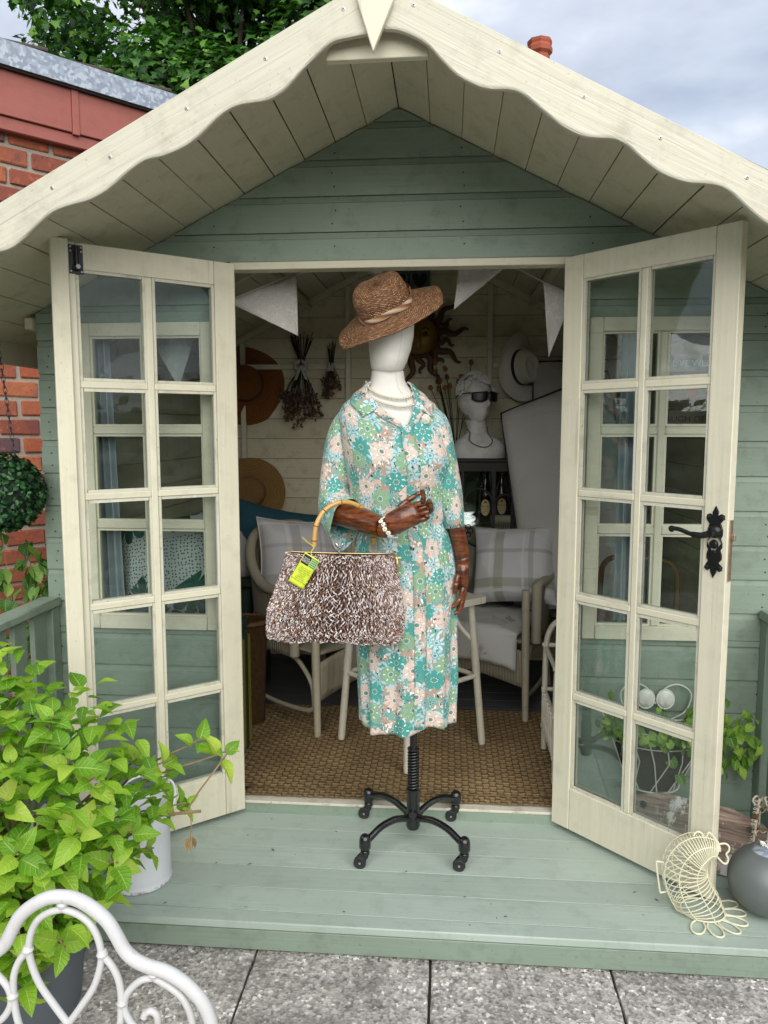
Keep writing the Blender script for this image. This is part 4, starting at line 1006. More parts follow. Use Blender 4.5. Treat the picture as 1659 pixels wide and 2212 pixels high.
# -- bracelet of little white flowers round the wrist
brc = empty('flower_bracelet', (.0, -.404, 1.04), 'bracelet of small white daisies on the bent wooden wrist', 'bracelet')
M['petal'] = plain('white_plastic_petal', (.80, .79, .72, 1), .4, 0, 100, .06); M['yolk'] = plain('gold_flower_centre', (.55, .40, .10, 1), .4, .3)
fb = MB()
for k in range(6):
    a = 2 * PI * k / 6; fb.lathe([(.0001, .0016), (.0026, .0012), (.0034, 0), (.0001, -.0008)], 8, Matrix.Translation((.0042 * math.cos(a), .0042 * math.sin(a), 0)))
fb.lathe([(.0001, .003), (.002, .0022), (.0024, 0)], 8, mi=1)
fme = fb.mesh('daisy', [M['petal'], M['yolk']], True, 40)
ax = (Vector((.03, -.41, 1.06)) - Vector((-.03, -.39, 1.04))).normalized(); c0 = Vector((.004, -.405, 1.040)); e1 = ax.cross(Vector((0, 0, 1))).normalized(); e2 = ax.cross(e1)
for k in range(15):
    a = 2 * PI * k / 15; d = e1 * math.cos(a) + e2 * math.sin(a); p = c0 + d * .0335 + ax * (.003 * math.sin(k * 2.3) - .010 * d.z)
    o = link('daisy', fme, brc, True, p); o.rotation_euler = (d + ax * rnd.uniform(-.2, .2)).to_track_quat('Z', 'Y').to_euler()
# -- knitted handbag on the forearm
bag = empty('knitted_handbag', (-.15, -.40, .70), 'brown and white chunky knitted handbag with bamboo handles hanging from the wooden forearm', 'handbag')
g = G('knit_yarn'); iv = g.island()
g.set(Base_Color=g.ramp(iv, [(0, lin('#573a2f')), (.20, lin('#775546')), (.42, lin('#977a6c')), (.55, lin('#a79fa8')), (.65, lin('#cfc8c2')), (.86, lin('#e3ddd4')), (.94, lin('#664738'))], 'CONSTANT'), Roughness=.6)
M['yarn'] = g.m; M['yarn_in'] = plain('knit_lining', lin('#3a2620'), .8, 0, 90, .4)
BT = [(0.0, -.157, .190, .052, .702), (.12, -.155, .197, .060, .724), (.35, -.152, .196, .058, .785), (.65, -.144, .176, .046, .868), (.88, -.140, .157, .030, .935), (1.0, -.138, .152, .022, .960)]
def bagp(a, t, off=0.0):
    cx, w, d, zc = lerp(BT, t); s, c = math.sin(a), math.cos(a); e = .78
    x = (w + off) * math.copysign(abs(s) ** e, s); y = -(d + off) * math.copysign(abs(c) ** .9, c)
    z = zc + (-.045 * x if t > .5 else -.075 * x) + .008 * math.cos(x * 13) * (1 - t) - .012 * (1 - t) * (abs(s) ** 3) * -1
    tw = rad(13); X = cx + x * math.cos(tw) - y * math.sin(tw) * 0; Y = -.392 + x * math.sin(tw) + y
    if t < .12: z -= 0
    return Vector((X, Y, z))
b = MB(); b.grid(lambda u, v: bagp(2 * PI * u, v, -.003), 48, 20)
nb0 = len(b.v); b.v.append(tuple(bagp(0, 0) * .5 + bagp(PI, 0) * .5)); 
for i in range(48): b.f.append((i + 1, i, nb0)); b.mi.append(0)
fix_normals(b.obj('lining', M['yarn_in'], bag, True))
b = MB(); rows, cols = 36, 82
for j in range(rows):
    for i in range(cols):
        for sgn in (-1, 1):
            a0 = -1.9 + 3.8 * (i + (.5 if j % 2 else 0) + sgn * .25) / cols; da = 3.8 / cols * .30 * sgn
            t0 = (j + rnd.uniform(-.22, .22)) / rows; dt = 1.25 / rows
            q = rnd.uniform(-.32, .32) * 3.8 / cols; da *= rnd.uniform(.1, 1.45)
            pts = [bagp(a0 - da * .9 + q, max(0, t0 - dt * .1), .000), bagp(a0 + da * .2 + q, t0 + dt * .45, .0045 + rnd.uniform(-.0015, .002)), bagp(a0 + da * 1.0 + q, min(1.03, t0 + dt), .0005)]
            b.tube(spl(pts, 2), [.0009, .0019, .0022, .0019, .0009], 5, sq=.8)
for i in range(150):          # gathered edge rows, top and bottom, and loose ends
    a0 = -1.9 + 3.8 * rnd.random(); t0 = rnd.choice((rnd.uniform(-.02, .05), rnd.uniform(.95, 1.02)))
    b.tube([bagp(a0, t0, .003), bagp(a0 + rnd.uniform(-.04, .04), t0 + rnd.uniform(-.02, .02), .009), bagp(a0 + rnd.uniform(-.07, .07), t0 + rnd.uniform(-.03, .03), .004)], [.0012, .0024, .0012], 5)
tag(b.obj('knit_stitches', M['yarn'], bag, True, 60), kind='stuff')
M['bamboo'] = plain('pale_bamboo', lin('#c69a55'), .32, 0, 30, .18, coat=.3); M['node'] = plain('bamboo_node', lin('#7a4f25'), .5); M['brass'] = plain('old_brass', (.48, .38, .18, 1), .35, .85, 80, .25)
def handle(pts, nm):
    P = spl(pts, 6); L = len(P); r = [.0072 + .0008 * (1 if i % 7 == 3 else 0) for i in range(L)]
    b = MB(); b.tube(P, r, 12); h = b.obj('handle', M['bamboo'], bag, True, 60)
    for i in range(3, L - 2, 7):
        b = MB(); d = (P[i + 1] - P[i - 1]).normalized(); b.tube([P[i] - d * .0016, P[i], P[i] + d * .0016], [.0078, .0088, .0078], 12); b.obj('node', M['node'], h, True, 60)
handle([(-.212, -.425, .985), (-.210, -.424, 1.02), (-.203, -.418, 1.056), (-.180, -.402, 1.092), (-.140, -.378, 1.110), (-.098, -.352, 1.100), (-.064, -.328, 1.066), (-.052, -.316, 1.02), (-.050, -.314, .980)], 'front')
b = MB()
for x, y in ((-.212, -.425), (-.050, -.318)):
    b.tube([(x + .010 * math.cos(2 * PI * k / 16), y - .004, .979 + .010 * math.sin(2 * PI * k / 16)) for k in range(16)], .0013, 6, closed=True)
b.obj('ring', M['brass'], bag, True)
b = MB(); b.tube([bagp(a, 1.0, .004) + Vector((0, 0, .006)) for a in [-1.57 + 3.14 * i / 30 for i in range(31)]], .0016, 8)
b.tube(spl([bagp(1.25, 1.0, .006) + Vector((0, -.004, .006)), bagp(1.45, .98, .010), bagp(1.47, .93, .012), bagp(1.42, .86, .012), bagp(1.38, .78, .010)], 4), [.0035] * 6 + [.005] * 6 + [.0045, .004, .003, .002, .001], 8)
b.tube([bagp(1.5, .955, .006), bagp(1.5, .955, .026)], [.003, .0026], 8)
b.obj('frame', M['brass'], bag, True)
M['silver'] = plain('silver_clasp', (.55, .55, .54, 1), .22, .9)
b = MB()
for q in (-1, 1):
    b.tube([(-.140, -.425, .965), (-.138 + q * .006, -.424, .985)], .002, 6)
    b.lathe([(.0001, .0085), (.0045, .006), (.0058, 0), (.004, -.006), (.0001, -.008)], 12, Matrix.Translation((-.138 + q * .0075, -.424, .990)) @ Matrix.Rotation(q * .5, 4, 'Y'))
b.obj('clasp', M['silver'], bag, True)
# -- yellow swing tag
tagm = empty('swing_tag', (-.232, -.462, .93), 'yellow paper swing tag with printed lettering tied to the knitted handbag', 'tag')
M['yel'] = plain('yellow_card', lin('#cfe03a'), .6, 0, 20, .04); M['tblack'] = plain('black_print', lin('#15171a'), .6); M['tstripe'] = plain('teal_print', lin('#3d7f7a'), .6); M['tgrey'] = plain('olive_print', lin('#6d7a1c'), .6)
TM = Matrix.Translation((-.228, -.470, .968)) @ Matrix.Rotation(rad(-8), 4, 'X') @ Matrix.Rotation(rad(-31), 4, 'Y').inverted()
TM = Matrix.Translation((-.234, -.470, .922)) @ Matrix.Rotation(rad(31), 4, 'Y')
def tg(x0, x1, z0, z1, y): return [TM @ Vector((x, y + .004 * math.sin((z + .05) * 25), z)) for x, z in ((x0, z0), (x1, z0), (x1, z1), (x0, z1))]
b = MB(); b.grid(lambda u, v: TM @ Vector((-.024 + .048 * u, .004 * math.sin((-.048 + .096 * v + .05) * 25), -.048 + .096 * v)), 4, 12); o = b.obj('card', M['yel'], tagm, True); mo = o.modifiers.new('th', 'SOLIDIFY'); mo.thickness = .0006; mo.offset = 0
b = MB(); b.grid(lambda u, v: TM @ Vector((-.022 + .024 * u, -.0009 + .004 * math.sin((.016 + .029 * v + .05) * 25), .016 + .029 * v)), 2, 4); b.obj('printed_block', M['tblack'], tagm)
b = MB()
for k in range(5): 
    z = .017 + k * .006; b.grid(lambda u, v: TM @ Vector((.0035 + .019 * u, -.0009 + .004 * math.sin((z + .0038 * v + .05) * 25), z + .0038 * v)), 2, 1)
b.obj('printed_stripes', M['tstripe'], tagm)
def text(parent, body, size, mat, mtx, name='lettering', align='CENTER', ls=1.0):
    cu = bpy.data.curves.new(name, 'FONT'); cu.body = body; cu.size = size; cu.align_x = align; cu.align_y = 'CENTER'; cu.resolution_u = 2; cu.space_line = ls
    cu.extrude = .0002; to = bpy.data.objects.new('tmp', cu); COL.objects.link(to)
    dg = bpy.context.evaluated_depsgraph_get(); me = bpy.data.meshes.new_from_object(to.evaluated_get(dg)); bpy.data.objects.remove(to)
    me.materials.clear(); me.materials.append(mat); me.transform(mtx)
    return link(name, me, parent, True)
TX = TM @ Matrix.Rotation(PI / 2, 4, 'X')
text(tagm, "'WEAR FOR EVER'\nIS OUR MANTRA\nCHERISH THIS ITEM\nIT HAS BEEN\nLOVINGLY\nSOURCED AS\nPART OF OUR\nVINTAGE COLLECTION", .0046, M['tgrey'], TX @ Matrix.Translation((0, -.0125, .0012 - .0016)) @ Matrix.Translation((0, 0, .0016)), ls=1.25)
text(tagm, "ROCK\nFOLLOW\nINDIGO", .0062, M['petal'], TX @ Matrix.Translation((-.010, .030, -.0012)), ls=.9)
b = MB(); b.tube(spl([TM @ Vector((0, -.001, .045)), Vector((-.215, -.455, .975)), Vector((-.212, -.432, .985)), Vector((-.228, -.44, 1.0)), Vector((-.242, -.45, 1.016))], 5), .0012, 6); b.obj('string', plain('yellow_thread', lin('#d8d23c'), .7), tagm, True)
# ================================================================ neighbouring brick building, far house, tree
g = G('old_red_brick'); co = g.vm('ADD', g.co(), g.xyz(g.ma('MULTIPLY', g.rand(), 77), g.ma('MULTIPLY', g.rand(), 31), 0.0))
rv = g.rand(); isl = g.rand()
c = g.ramp(rv, [(0, lin('#9d5638')), (.2, lin('#8d4a36')), (.42, lin('#aa6444')), (.58, lin('#7d4337')), (.74, lin('#96513a')), (.88, lin('#6b423e')), (1.0, lin('#5a474f'))])
blot = g.ramp(g.noise(co, 9, 4, .6), [(.52, 0), (.66, .8)])
c = g.mix(g.ma('MULTIPLY', blot, g.ramp(rv, [(.1, .1), (.5, .9), (.8, .2)])), c, lin('#453841'))
c = g.mix(g.ramp(g.noise(co, 70, 3, .6), [(.60, 0), (.72, .55)]), c, lin('#3a1d16'))
c = g.mix(g.ramp(g.noise(co, 22, 3, .6), [(.58, 0), (.75, .45)]), c, lin('#cf7b4c'))
g.set(Base_Color=c, Roughness=.9); g.bump(g.noise(co, 60, 5, .7), .8, .006); M['brick'] = g.m
M['mortar'] = plain('sandy_mortar', lin('#a1978a'), .95, 0, 40, .25, .8, 150)
M['terra'] = painted('terracotta_fascia_paint', lin('#9b5a50'), 'X', .55, .12, .25, '#5c2c24', .06)
g = G('galvanised_flashing'); co = g.co(); v_ = g.n('ShaderNodeTexVoronoi', {'Vector': g.mp(co, (1, 1, 1), (0, 0, 0), (0, .4, .3)), 'Scale': 55.0}); c = g.ramp(g.sep(v_.outputs['Color'])[0], [(0, lin('#8892a0')), (.4, lin('#a4adb9')), (.75, lin('#c3cad3'))], 'CONSTANT')
g.set(Base_Color=g.mix(.35, c, lin('#9aa3ae')), Roughness=.42, Metallic=.35); M['galv'] = g.m
M['tile'] = plain('mossy_roof_tile', lin('#5a4f47'), .95, 0, 30, .3, .7, 90)
BP = Vector((-2.09, 1.33, 0)); bd = Vector((.669, .743, 0)).normalized(); bn_ = Vector((bd.y, -bd.x, 0)); bang = math.atan2(bd.y, bd.x)
outb = empty('brick_outbuilding', BP + Vector((0, 0, GZ)), 'red brick outbuilding with terracotta fascia and galvanised flashing beside the summerhouse', 'building', rz=bang)
b = MB(); b.box(-2.2, 2.6, .006, .26, -.06, 3.06); wall = b.obj('wall', M['mortar'], outb, world=False)
def brick_mesh(seed, L=.199, H=.079):
    r = random.Random(seed); m = MB(); m.box(-L / 2, L / 2, -.02, .02, -H / 2, H / 2, c=.006)
    m.v = [tuple(q + r.uniform(-.0022, .0022) for q in p) for p in m.v]
    return m.mesh('brick', M['brick'], False)
bms = [brick_mesh(i) for i in range(6)]; bmh = [brick_mesh(20 + i, .097) for i in range(3)]
rest = MB(); zrow = GZ - BP.z
for j in range(31):
    z = 2.754 - .0415 - j * .0985 - GZ + .0985
    if z > 3.02 or z < -.02: continue
    for i in range(-10, 12):
        s0 = .112 + i * .2215 + (.11 if j % 2 else 0)
        if s0 < -2.1 or s0 > 2.5: continue
        if -.36 < s0 < 1.0 and z > .25:
            o = link('brick', bms[rnd.randrange(6)], wall, False, (s0 + rnd.uniform(-.003, .003), .012 + rnd.uniform(-.003, .003), z + rnd.uniform(-.002, .002)))
            o.rotation_euler = (rnd.uniform(-.01, .01), rnd.choice((0, PI)) + rnd.uniform(-.008, .008), rnd.uniform(-.01, .01))
        else: rest.box(s0 - .103, s0 + .103, -.008, .03, z - .0415, z + .0415, c=.005)
tag(rest.obj('brickwork', M['brick'], outb, world=False), kind='stuff')
b = MB(); b.box(-2.2, .313, -.075, .02, 2.882 - GZ, 3.13 - GZ, c=.003); b.obj('fascia', M['terra'], outb, world=False)
b = MB(); b.box(.3505, 2.6, -.075, .02, 2.882 - GZ, 3.13 - GZ, c=.003); b.obj('fascia', M['terra'], outb, world=False)
b = MB(); b.box(.3135, .350, -.083, .02, 2.872 - GZ, 3.10 - GZ, c=.002); b.obj('fascia_joint', M['terra'], outb, world=False)
b = MB(); b.box(-2.2, 2.6, -.060, .02, 2.815 - GZ, 2.880 - GZ, c=.004); b.obj('bed_mould', M['terra'], outb, world=False)
b = MB(); b.box(-2.2, 2.6, -.115, -.112, 3.108 - GZ, 3.226 - GZ); b.box(-2.2, 2.6, -.112, .06, 3.223 - GZ, 3.226 - GZ); b.box(-2.2, 2.6, -.112, -.09, 3.108 - GZ, 3.111 - GZ); b.obj('flashing', M['galv'], outb, world=False)
b = MB(); b.box(-2.2, 2.6, -.100, -.07, 3.098 - GZ, 3.118 - GZ); b.obj('batten', M['nail'], outb, world=False)
tb = MB(); tb.box(-.17, .15, -.02, 1.1, 0, .016, c=.003); tme = tb.mesh('roof_tile', M['tile'])
for k in range(-5, 7):
    link('roof_tile', tme, outb, False, (.05 + k * .345, -.07, 3.231 - GZ + .004), (rad(14), rad(-5.5), rad(rnd.uniform(-2, 2))))
# -- house far behind with the chimney that looks over the roof
fh = empty('far_house', (2.0, 10.0, GZ), 'distant house whose terracotta chimney pot shows above the summerhouse roof', 'house')
b = MB(); b.box(-.6, 5.2, 8.2, 12.5, GZ - .03, 2.9); b.obj('wall', M['brick'], fh)
b = MB(); b.prism([(7.9, 2.85), (12.8, 2.85), (10.35, 3.95)], -.8, 5.4, axis='x'); fix_normals(b.obj('roof', M['tile'], fh))
b = MB(); b.box(.93, 1.47, 6.9, 7.4, GZ - .03, 5.38, c=.01); b.obj('chimney_stack', M['brick'], fh)
M['pot'] = plain('terracotta_pot', lin('#a8563f'), .8, 0, 20, .15, .3, 60)
b = MB(); b.lathe([(.10, 5.36), (.135, 5.40), (.125, 5.50), (.120, 5.64), (.120, 5.66), (.150, 5.69), (.152, 5.74), (.137, 5.77), (.144, 5.795), (.144, 5.825), (.115, 5.838), (.095, 5.83), (.09, 5.5)], 8, Matrix.Translation((1.19, 7.05, 0))); fix_normals(b.obj('chimney_pot', M['pot'], fh))
# -- leafy tree
def leafmat(name, cols, rough=.5, trans=.35, island=True):
    g = G(name); iv = g.island() if island else g.rand()
    c = g.ramp(iv, cols); g.set(Base_Color=c, Roughness=rough)
    t = g.n('ShaderNodeBsdfTranslucent', {'Color': g.mix(1.0, c, (1.0, 1.25, .45, 1), 'MULTIPLY')})
    mx_ = g.n('ShaderNodeMixShader', {0: trans, 1: g.b.outputs[0], 2: t.outputs[0]})
    g.nt.links.new(mx_.outputs[0], g.nt.nodes['Material Output'].inputs['Surface']); return g.m
M['maple'] = leafmat('sycamore_leaf', [(0, lin('#1d3f14')), (.35, lin('#2f5a20')), (.7, lin('#497c2f')), (.92, lin('#70a040')), (1, lin('#8fb852'))])
M['bark'] = plain('grey_bark', lin('#4b4238'), .95, 0, 12, .3, .8, 40)
tree = empty('leafy_tree', (-2.3, 5.9, GZ), 'leafy green sycamore tree rising behind the brick outbuilding', 'tree')
b = MB(); trunk = spl([(-2.3, 5.9, GZ - .1), (-2.25, 5.9, 1.4), (-2.35, 5.95, 2.8), (-2.2, 5.9, 4.2), (-2.1, 5.95, 5.6)], 5)
b.tube(trunk, [.20 - .13 * i / (len(trunk) - 1) for i in range(len(trunk))], 10); b.obj('trunk', M['bark'], tree, True)
clumps = []; r_ = random.Random(5)
for i in range(46):
    a = r_.uniform(0, 2 * PI); h = r_.uniform(-1, 1); q = (1 - h * h) ** .5; k = r_.uniform(.55, 1.0)
    clumps.append((Vector((-2.15 + 1.95 * q * math.cos(a) * k, 5.9 + 1.6 * q * math.sin(a) * k, 6.0 + 2.3 * h * k)), r_.uniform(.45, .75)))
clumps += [(Vector((-3.75, 5.2, 5.0)), .42), (Vector((-3.85, 5.3, 5.9)), .5), (Vector((-3.4, 5.0, 4.6)), .5), (Vector((-.2, 5.6, 6.6)), .55), (Vector((-1.2, 5.0, 4.6)), .6), (Vector((-1.9, 4.8, 4.4)), .55), (Vector((-2.7, 4.7, 4.5)), .6), (Vector((.1, 5.4, 7.1)), .6), (Vector((.35, 5.5, 7.5)), .55), (Vector((.2, 5.2, 7.0)), .4)] + [(Vector((-3.5 + 3.0 * r_.random(), 4.6 + 1.2 * r_.random(), 4.3 + 2.6 * r_.random())), r_.uniform(.4, .6)) for _ in range(26)]
b = MB()
for i, (c_, rr) in enumerate(clumps):
    if i % 2 == 0:
        s0 = trunk[min(len(trunk) - 1, 10 + i % 9)]; m_ = (s0 + c_) / 2 + Vector((0, 0, .15)); P = spl([s0, m_, c_], 4); b.tube(P, [.05 - .042 * j / (len(P) - 1) for j in range(len(P))], 6)
b.obj('limbs', M['bark'], tree, True)
LOBE = [(0, 0), (.20, .06), (.50, -.02), (.38, .22), (.60, .42), (.34, .46), (.28, .60), (.12, .58), (0, 1.0), (-.12, .58), (-.28, .60), (-.34, .46), (-.60, .42), (-.38, .22), (-.50, -.02), (-.20, .06)]
b = MB(); vs = []; fs = []
for (c_, rr) in clumps:
    for k in range(int(520 * (rr / .6) ** 2)):
        d = Vector((r_.gauss(0, 1), r_.gauss(0, 1), r_.gauss(0, 1))).normalized(); p = c_ + d * rr * r_.uniform(.45, 1.0) ** .6
        p.z -= .1
        nrm = (d * .7 + Vector((r_.uniform(-.7, .7), r_.uniform(-.9, .4), r_.uniform(.2, 1.0)))).normalized()
        t = nrm.orthogonal().normalized(); bt = nrm.cross(t); a = r_.uniform(0, 2 * PI); s = r_.uniform(.06, .115)
        u = (t * math.cos(a) + bt * math.sin(a)) * s; w = (bt * math.cos(a) - t * math.sin(a)) * s
        n0 = len(vs)
        for (x, y) in LOBE: vs.append(p + u * x + w * (y - .4) - nrm * (abs(x) * .25 * s))
        fs += [(n0 + 0, n0 + 1, n0 + 3, n0 + 8, n0 + 13, n0 + 15), (n0 + 1, n0 + 2, n0 + 3), (n0 + 3, n0 + 4, n0 + 5), (n0 + 3, n0 + 5, n0 + 6, n0 + 7, n0 + 8), (n0 + 15, n0 + 13, n0 + 14), (n0 + 13, n0 + 11, n0 + 12), (n0 + 13, n0 + 8, n0 + 9, n0 + 10, n0 + 11)]
b.v = [tuple(v) for v in vs]; b.f = fs; b.mi = [0] * len(fs)
b.obj('crown', M['maple'], tree)
print('tree leaves', len(vs) // 16)

# ================================================================ plants and things round the veranda
def leaf_mesh(name, mat, L=.07, Wd=.04, nl=8, nw=4, curl=.25, fold=.35, heart=0.0, seed=0, ser=0.0):
    r = random.Random(seed); m = MB(); tw = r.uniform(-.25, .25); cu = curl * r.uniform(.7, 1.4)
    def f(u, v):
        w = (math.sin(PI * min(1, v ** .75 * 1.0)) ** .8) * (1 - .35 * v) if not heart else (math.sin(PI * (v * .88 + .12)) ** .7) * (1 - .25 * v)
        x = (u - .5) * 2
        xx = x * w * Wd * .56 * (1 + ser * (1 if round(v * nl) % 2 else -1) * abs(x))
        y = v * L - (heart * L * abs(x) * max(0, .35 - v))
        z = -cu * L * v * v + fold * abs(xx) - .10 * L * math.sin(v * PI * 3) * abs(x) * .25
        xx2 = xx + tw * L * v * v * .4
        return (xx2, y, z)
    m.grid(f, nw, nl, uvf=lambda u, v: (u, v))
    return m.mesh(name, mat, True, 0)
def veinleaf(name, cols, vein, trans=.3, rough=.42, island=False):
    g = G(name); iv = g.rand() if not island else g.island(); uv = g.co('UV'); ux, uy, _ = g.sep(uv); ax_ = g.ma('ABSOLUTE', g.ma('SUBTRACT', ux, .5))
    lat = g.ma('SINE', g.ma('MULTIPLY', g.ma('SUBTRACT', uy, g.ma('MULTIPLY', ax_, .45)), 42.0))
    vm_ = g.ma('MAXIMUM', g.rng(ax_, .05, .015), g.ma('MULTIPLY', g.rng(lat, .80, 1.0), .7), clamp=True)
    nz = g.noise(g.co(), 45, 3, .6)
    c = g.ramp(iv, cols); c = g.mix(g.ma('MULTIPLY', nz, .30), c, g.hsv(c, .49, 1.0, .55))
    c = g.mix(g.ma('MULTIPLY', vm_, .6), c, vein)
    g.set(Base_Color=c, Roughness=rough); g.bump(g.ma('ADD', g.ma('MULTIPLY', vm_, -1.0), g.ma('MULTIPLY', lat, .25)), .5, .003)
    t = g.n('ShaderNodeBsdfTranslucent', {'Color': g.mix(1.0, c, (1.1, 1.25, .4, 1), 'MULTIPLY')})
    mx_ = g.n('ShaderNodeMixShader', {0: trans, 1: g.b.outputs[0], 2: t.outputs[0]}); g.nt.links.new(mx_.outputs[0], g.nt.nodes['Material Output'].inputs['Surface'])
    return g.m
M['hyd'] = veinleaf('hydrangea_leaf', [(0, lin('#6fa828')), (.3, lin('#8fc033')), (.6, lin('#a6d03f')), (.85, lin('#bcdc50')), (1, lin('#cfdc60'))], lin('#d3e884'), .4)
M['twig'] = plain('pale_twig', lin('#8f7a5c'), .85, 0, 60, .3, .4, 120)
M['potgrey'] = plain('slate_grey_planter', lin('#5d646b'), .55, 0, 14, .18, .15, 60)
M['soil'] = plain('dark_soil', (.03, .024, .018, 1), .95, 0, 60, .4, .8, 120)
PX, PY = -.845, -.87
hyd = empty('potted_hydrangea', (PX, PY, GZ), 'bushy yellow green hydrangea in a slate grey planter in front of the deck', 'plant')
b = MB(); b.lathe([(.0, GZ), (.092, GZ), (.096, GZ + .01), (.118, .085), (.128, .090), (.130, .112), (.120, .113), (.112, .09), (.110, .07), (0, .07)], 40, Matrix.Translation((PX, PY, 0))); pot = fix_normals(b.obj('planter', M['potgrey'], hyd, True, 35))
b = MB(); b.lathe([(.0, .0), (.112, .0)], 24, Matrix.Translation((PX, PY, .078))); b.obj('soil', M['soil'], hyd)
poly = [(-1.22, .76), (-1.0, .80), (-.875, .80), (-.74, .745), (-.63, .69), (-.56, .61), (-.49, .53), (-.49, .38), (-.58, .28), (-.65, .18), (-.72, .09), (-.82, .03), (-1.0, .06), (-1.2, .2)]
def inpoly(x, z):
    ins = False
    for i in range(len(poly)):
        (x1, z1), (x2, z2) = poly[i], poly[i - 1]
        if (z1 > z) != (z2 > z) and x < (x2 - x1) * (z - z1) / (z2 - z1) + x1: ins = not ins
    return ins
hlm = [leaf_mesh('leaf', M['hyd'], L=.066, Wd=.043, curl=.28, seed=i, ser=.03, nl=12) for i in range(6)]
r_ = random.Random(21); tips = []
tries = 0
while len(tips) < 60 and tries < 6000:
    tries += 1
    x, z = r_.uniform(-1.22, -.48), r_.uniform(.05, .8)
    if not inpoly(x, z): continue
    ex = (x + .85) / .42; ez = (z - .42) / .42; dome = max(0.05, 1 - .55 * ex * ex - .55 * ez * ez) ** .5
    y = PY - .30 * dome + r_.uniform(-.03, .10)
    p = Vector((x, y, z))
    if all((p - q).length > .062 for q in tips): tips.append(p)
tips = [Vector((-.365, -.80, .53)), Vector((-.43, -.80, .56)), Vector((-.47, -.82, .40)), Vector((-.52, -.80, .46)), Vector((-.79, -1.03, .01)), Vector((-.54, -.86, .30)), Vector((-.58, -.84, .52)), Vector((-.50, -.84, .52))] + tips
b = MB(); nleaf = 0
base0 = Vector((PX, PY, .06))
for i, p in enumerate(tips):
    s0 = base0 + Vector((r_.uniform(-.07, .07), r_.uniform(-.07, .07), 0)); md = s0.lerp(p, .5) + Vector((-.10 * (p.x - PX), r_.uniform(-.02, .02), .10)); P = spl([s0, md, p], 5)
    b.tube(P, [.0048 - .0028 * j / (len(P) - 1) for j in range(len(P))], 6)
    ax_ = (p - md).normalized(); ax_ = (ax_ + Vector((0, -.25, .35))).normalized()
    e1 = ax_.orthogonal().normalized(); e2 = ax_.cross(e1); ph0 = r_.uniform(0, PI)
    for k in range(4 if i % 2 else 5):
        if nleaf >= 300: break
        a = ph0 + (k % 2) * PI + (k // 2) * PI / 2; d = e1 * math.cos(a) + e2 * math.sin(a)
        sc = (1.0, 1.0, .8, .8, .5)[k] * r_.uniform(.8, 1.12); tilt = (.15, .15, .5, .5, .95)[k]
        yv = (d * (1 - tilt * .6) + ax_ * tilt + Vector((0, 0, .14))).normalized(); zv = (ax_ - yv * ax_.dot(yv)).normalized(); xv = yv.cross(zv)
        mt = Matrix((xv, yv, zv)).transposed().to_4x4() @ Matrix.Scale(sc, 4); mt.translation = p - ax_ * (.018 * (2 - k // 2)) + d * .006
        o = link('leaf', hlm[r_.randrange(6)], hyd, True); o.matrix_basis = mt; nleaf += 1
for k in range(12):
    s0 = base0 + Vector((r_.uniform(-.06, .06), r_.uniform(-.09, .03), 0)); q = s0 + Vector((r_.uniform(-.2, .1), r_.uniform(-.2, -.05), r_.uniform(.12, .36))); b.tube([s0, s0.lerp(q, .55) + Vector((0, 0, .02)), q], [.0048, .0042, .0032], 6)
P = spl([(-.62, -.84, .36), (-.52, -.86, .385), (-.42, -.86, .40)], 3); b.tube(P, .004, 6); P = spl([(-.46, -.86, .39), (-.43, -.85, .44), (-.40, -.84, .48), (-.37, -.80, .52)], 3); b.tube(P, .0022, 6)
b.obj('stems', M['twig'], hyd, True)
b = MB(); mesh0 = [leaf_mesh('tmp', M['hyd'], L=.066, Wd=.042, nl=6, nw=4, curl=.30, seed=40 + i) for i in range(3)]
for k in range(1900):
    x, z = r_.uniform(-1.22, -.48), r_.uniform(.06, .8)
    if not inpoly(x, z): continue
    ex = (x + .85) / .42; ez = (z - .42) / .42; dome = max(0.05, 1 - .55 * ex * ex - .55 * ez * ez) ** .5
    p = Vector((x, PY + r_.uniform(-.34, .06) * dome, z)); me = mesh0[k % 3]
    mt = Matrix.Translation(p) @ Matrix.Rotation(r_.uniform(0, 6.28), 4, 'Z') @ Matrix.Rotation(r_.uniform(-.5, .8), 4, 'X') @ Matrix.Scale(r_.uniform(.6, 1.05), 4)
    n0 = len(b.v); uvl = me.uv_layers[0].data
    vuv = {}
    for lp in me.loops: vuv[lp.vertex_index] = tuple(uvl[lp.index].uv)
    b.add([v.co for v in me.vertices], [tuple(f.vertices) for f in me.polygons], mt, [vuv[i] for i in range(len(me.vertices))])
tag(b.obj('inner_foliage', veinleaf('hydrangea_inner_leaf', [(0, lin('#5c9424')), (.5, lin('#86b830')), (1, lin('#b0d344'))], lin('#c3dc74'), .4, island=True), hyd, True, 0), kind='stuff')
b = MB(); b.tube([(-.445, -.86, .398), (-.444, -.862, .36), (-.446, -.864, .335)], .0012, 5)
for k in range(7): 
    a = k * .9; b.add([(-.446 + .004 * math.cos(a), -.864 + .004 * math.sin(a), .335), (-.446 + .016 * math.cos(a), -.864 + .014 * math.sin(a), .322), (-.446 + .010 * math.cos(a + .7), -.864 + .01 * math.sin(a + .7), .300)], [(0, 1, 2)])
b.obj('dead_flower', plain('dry_flower', lin('#9a7b4d'), .9), hyd)
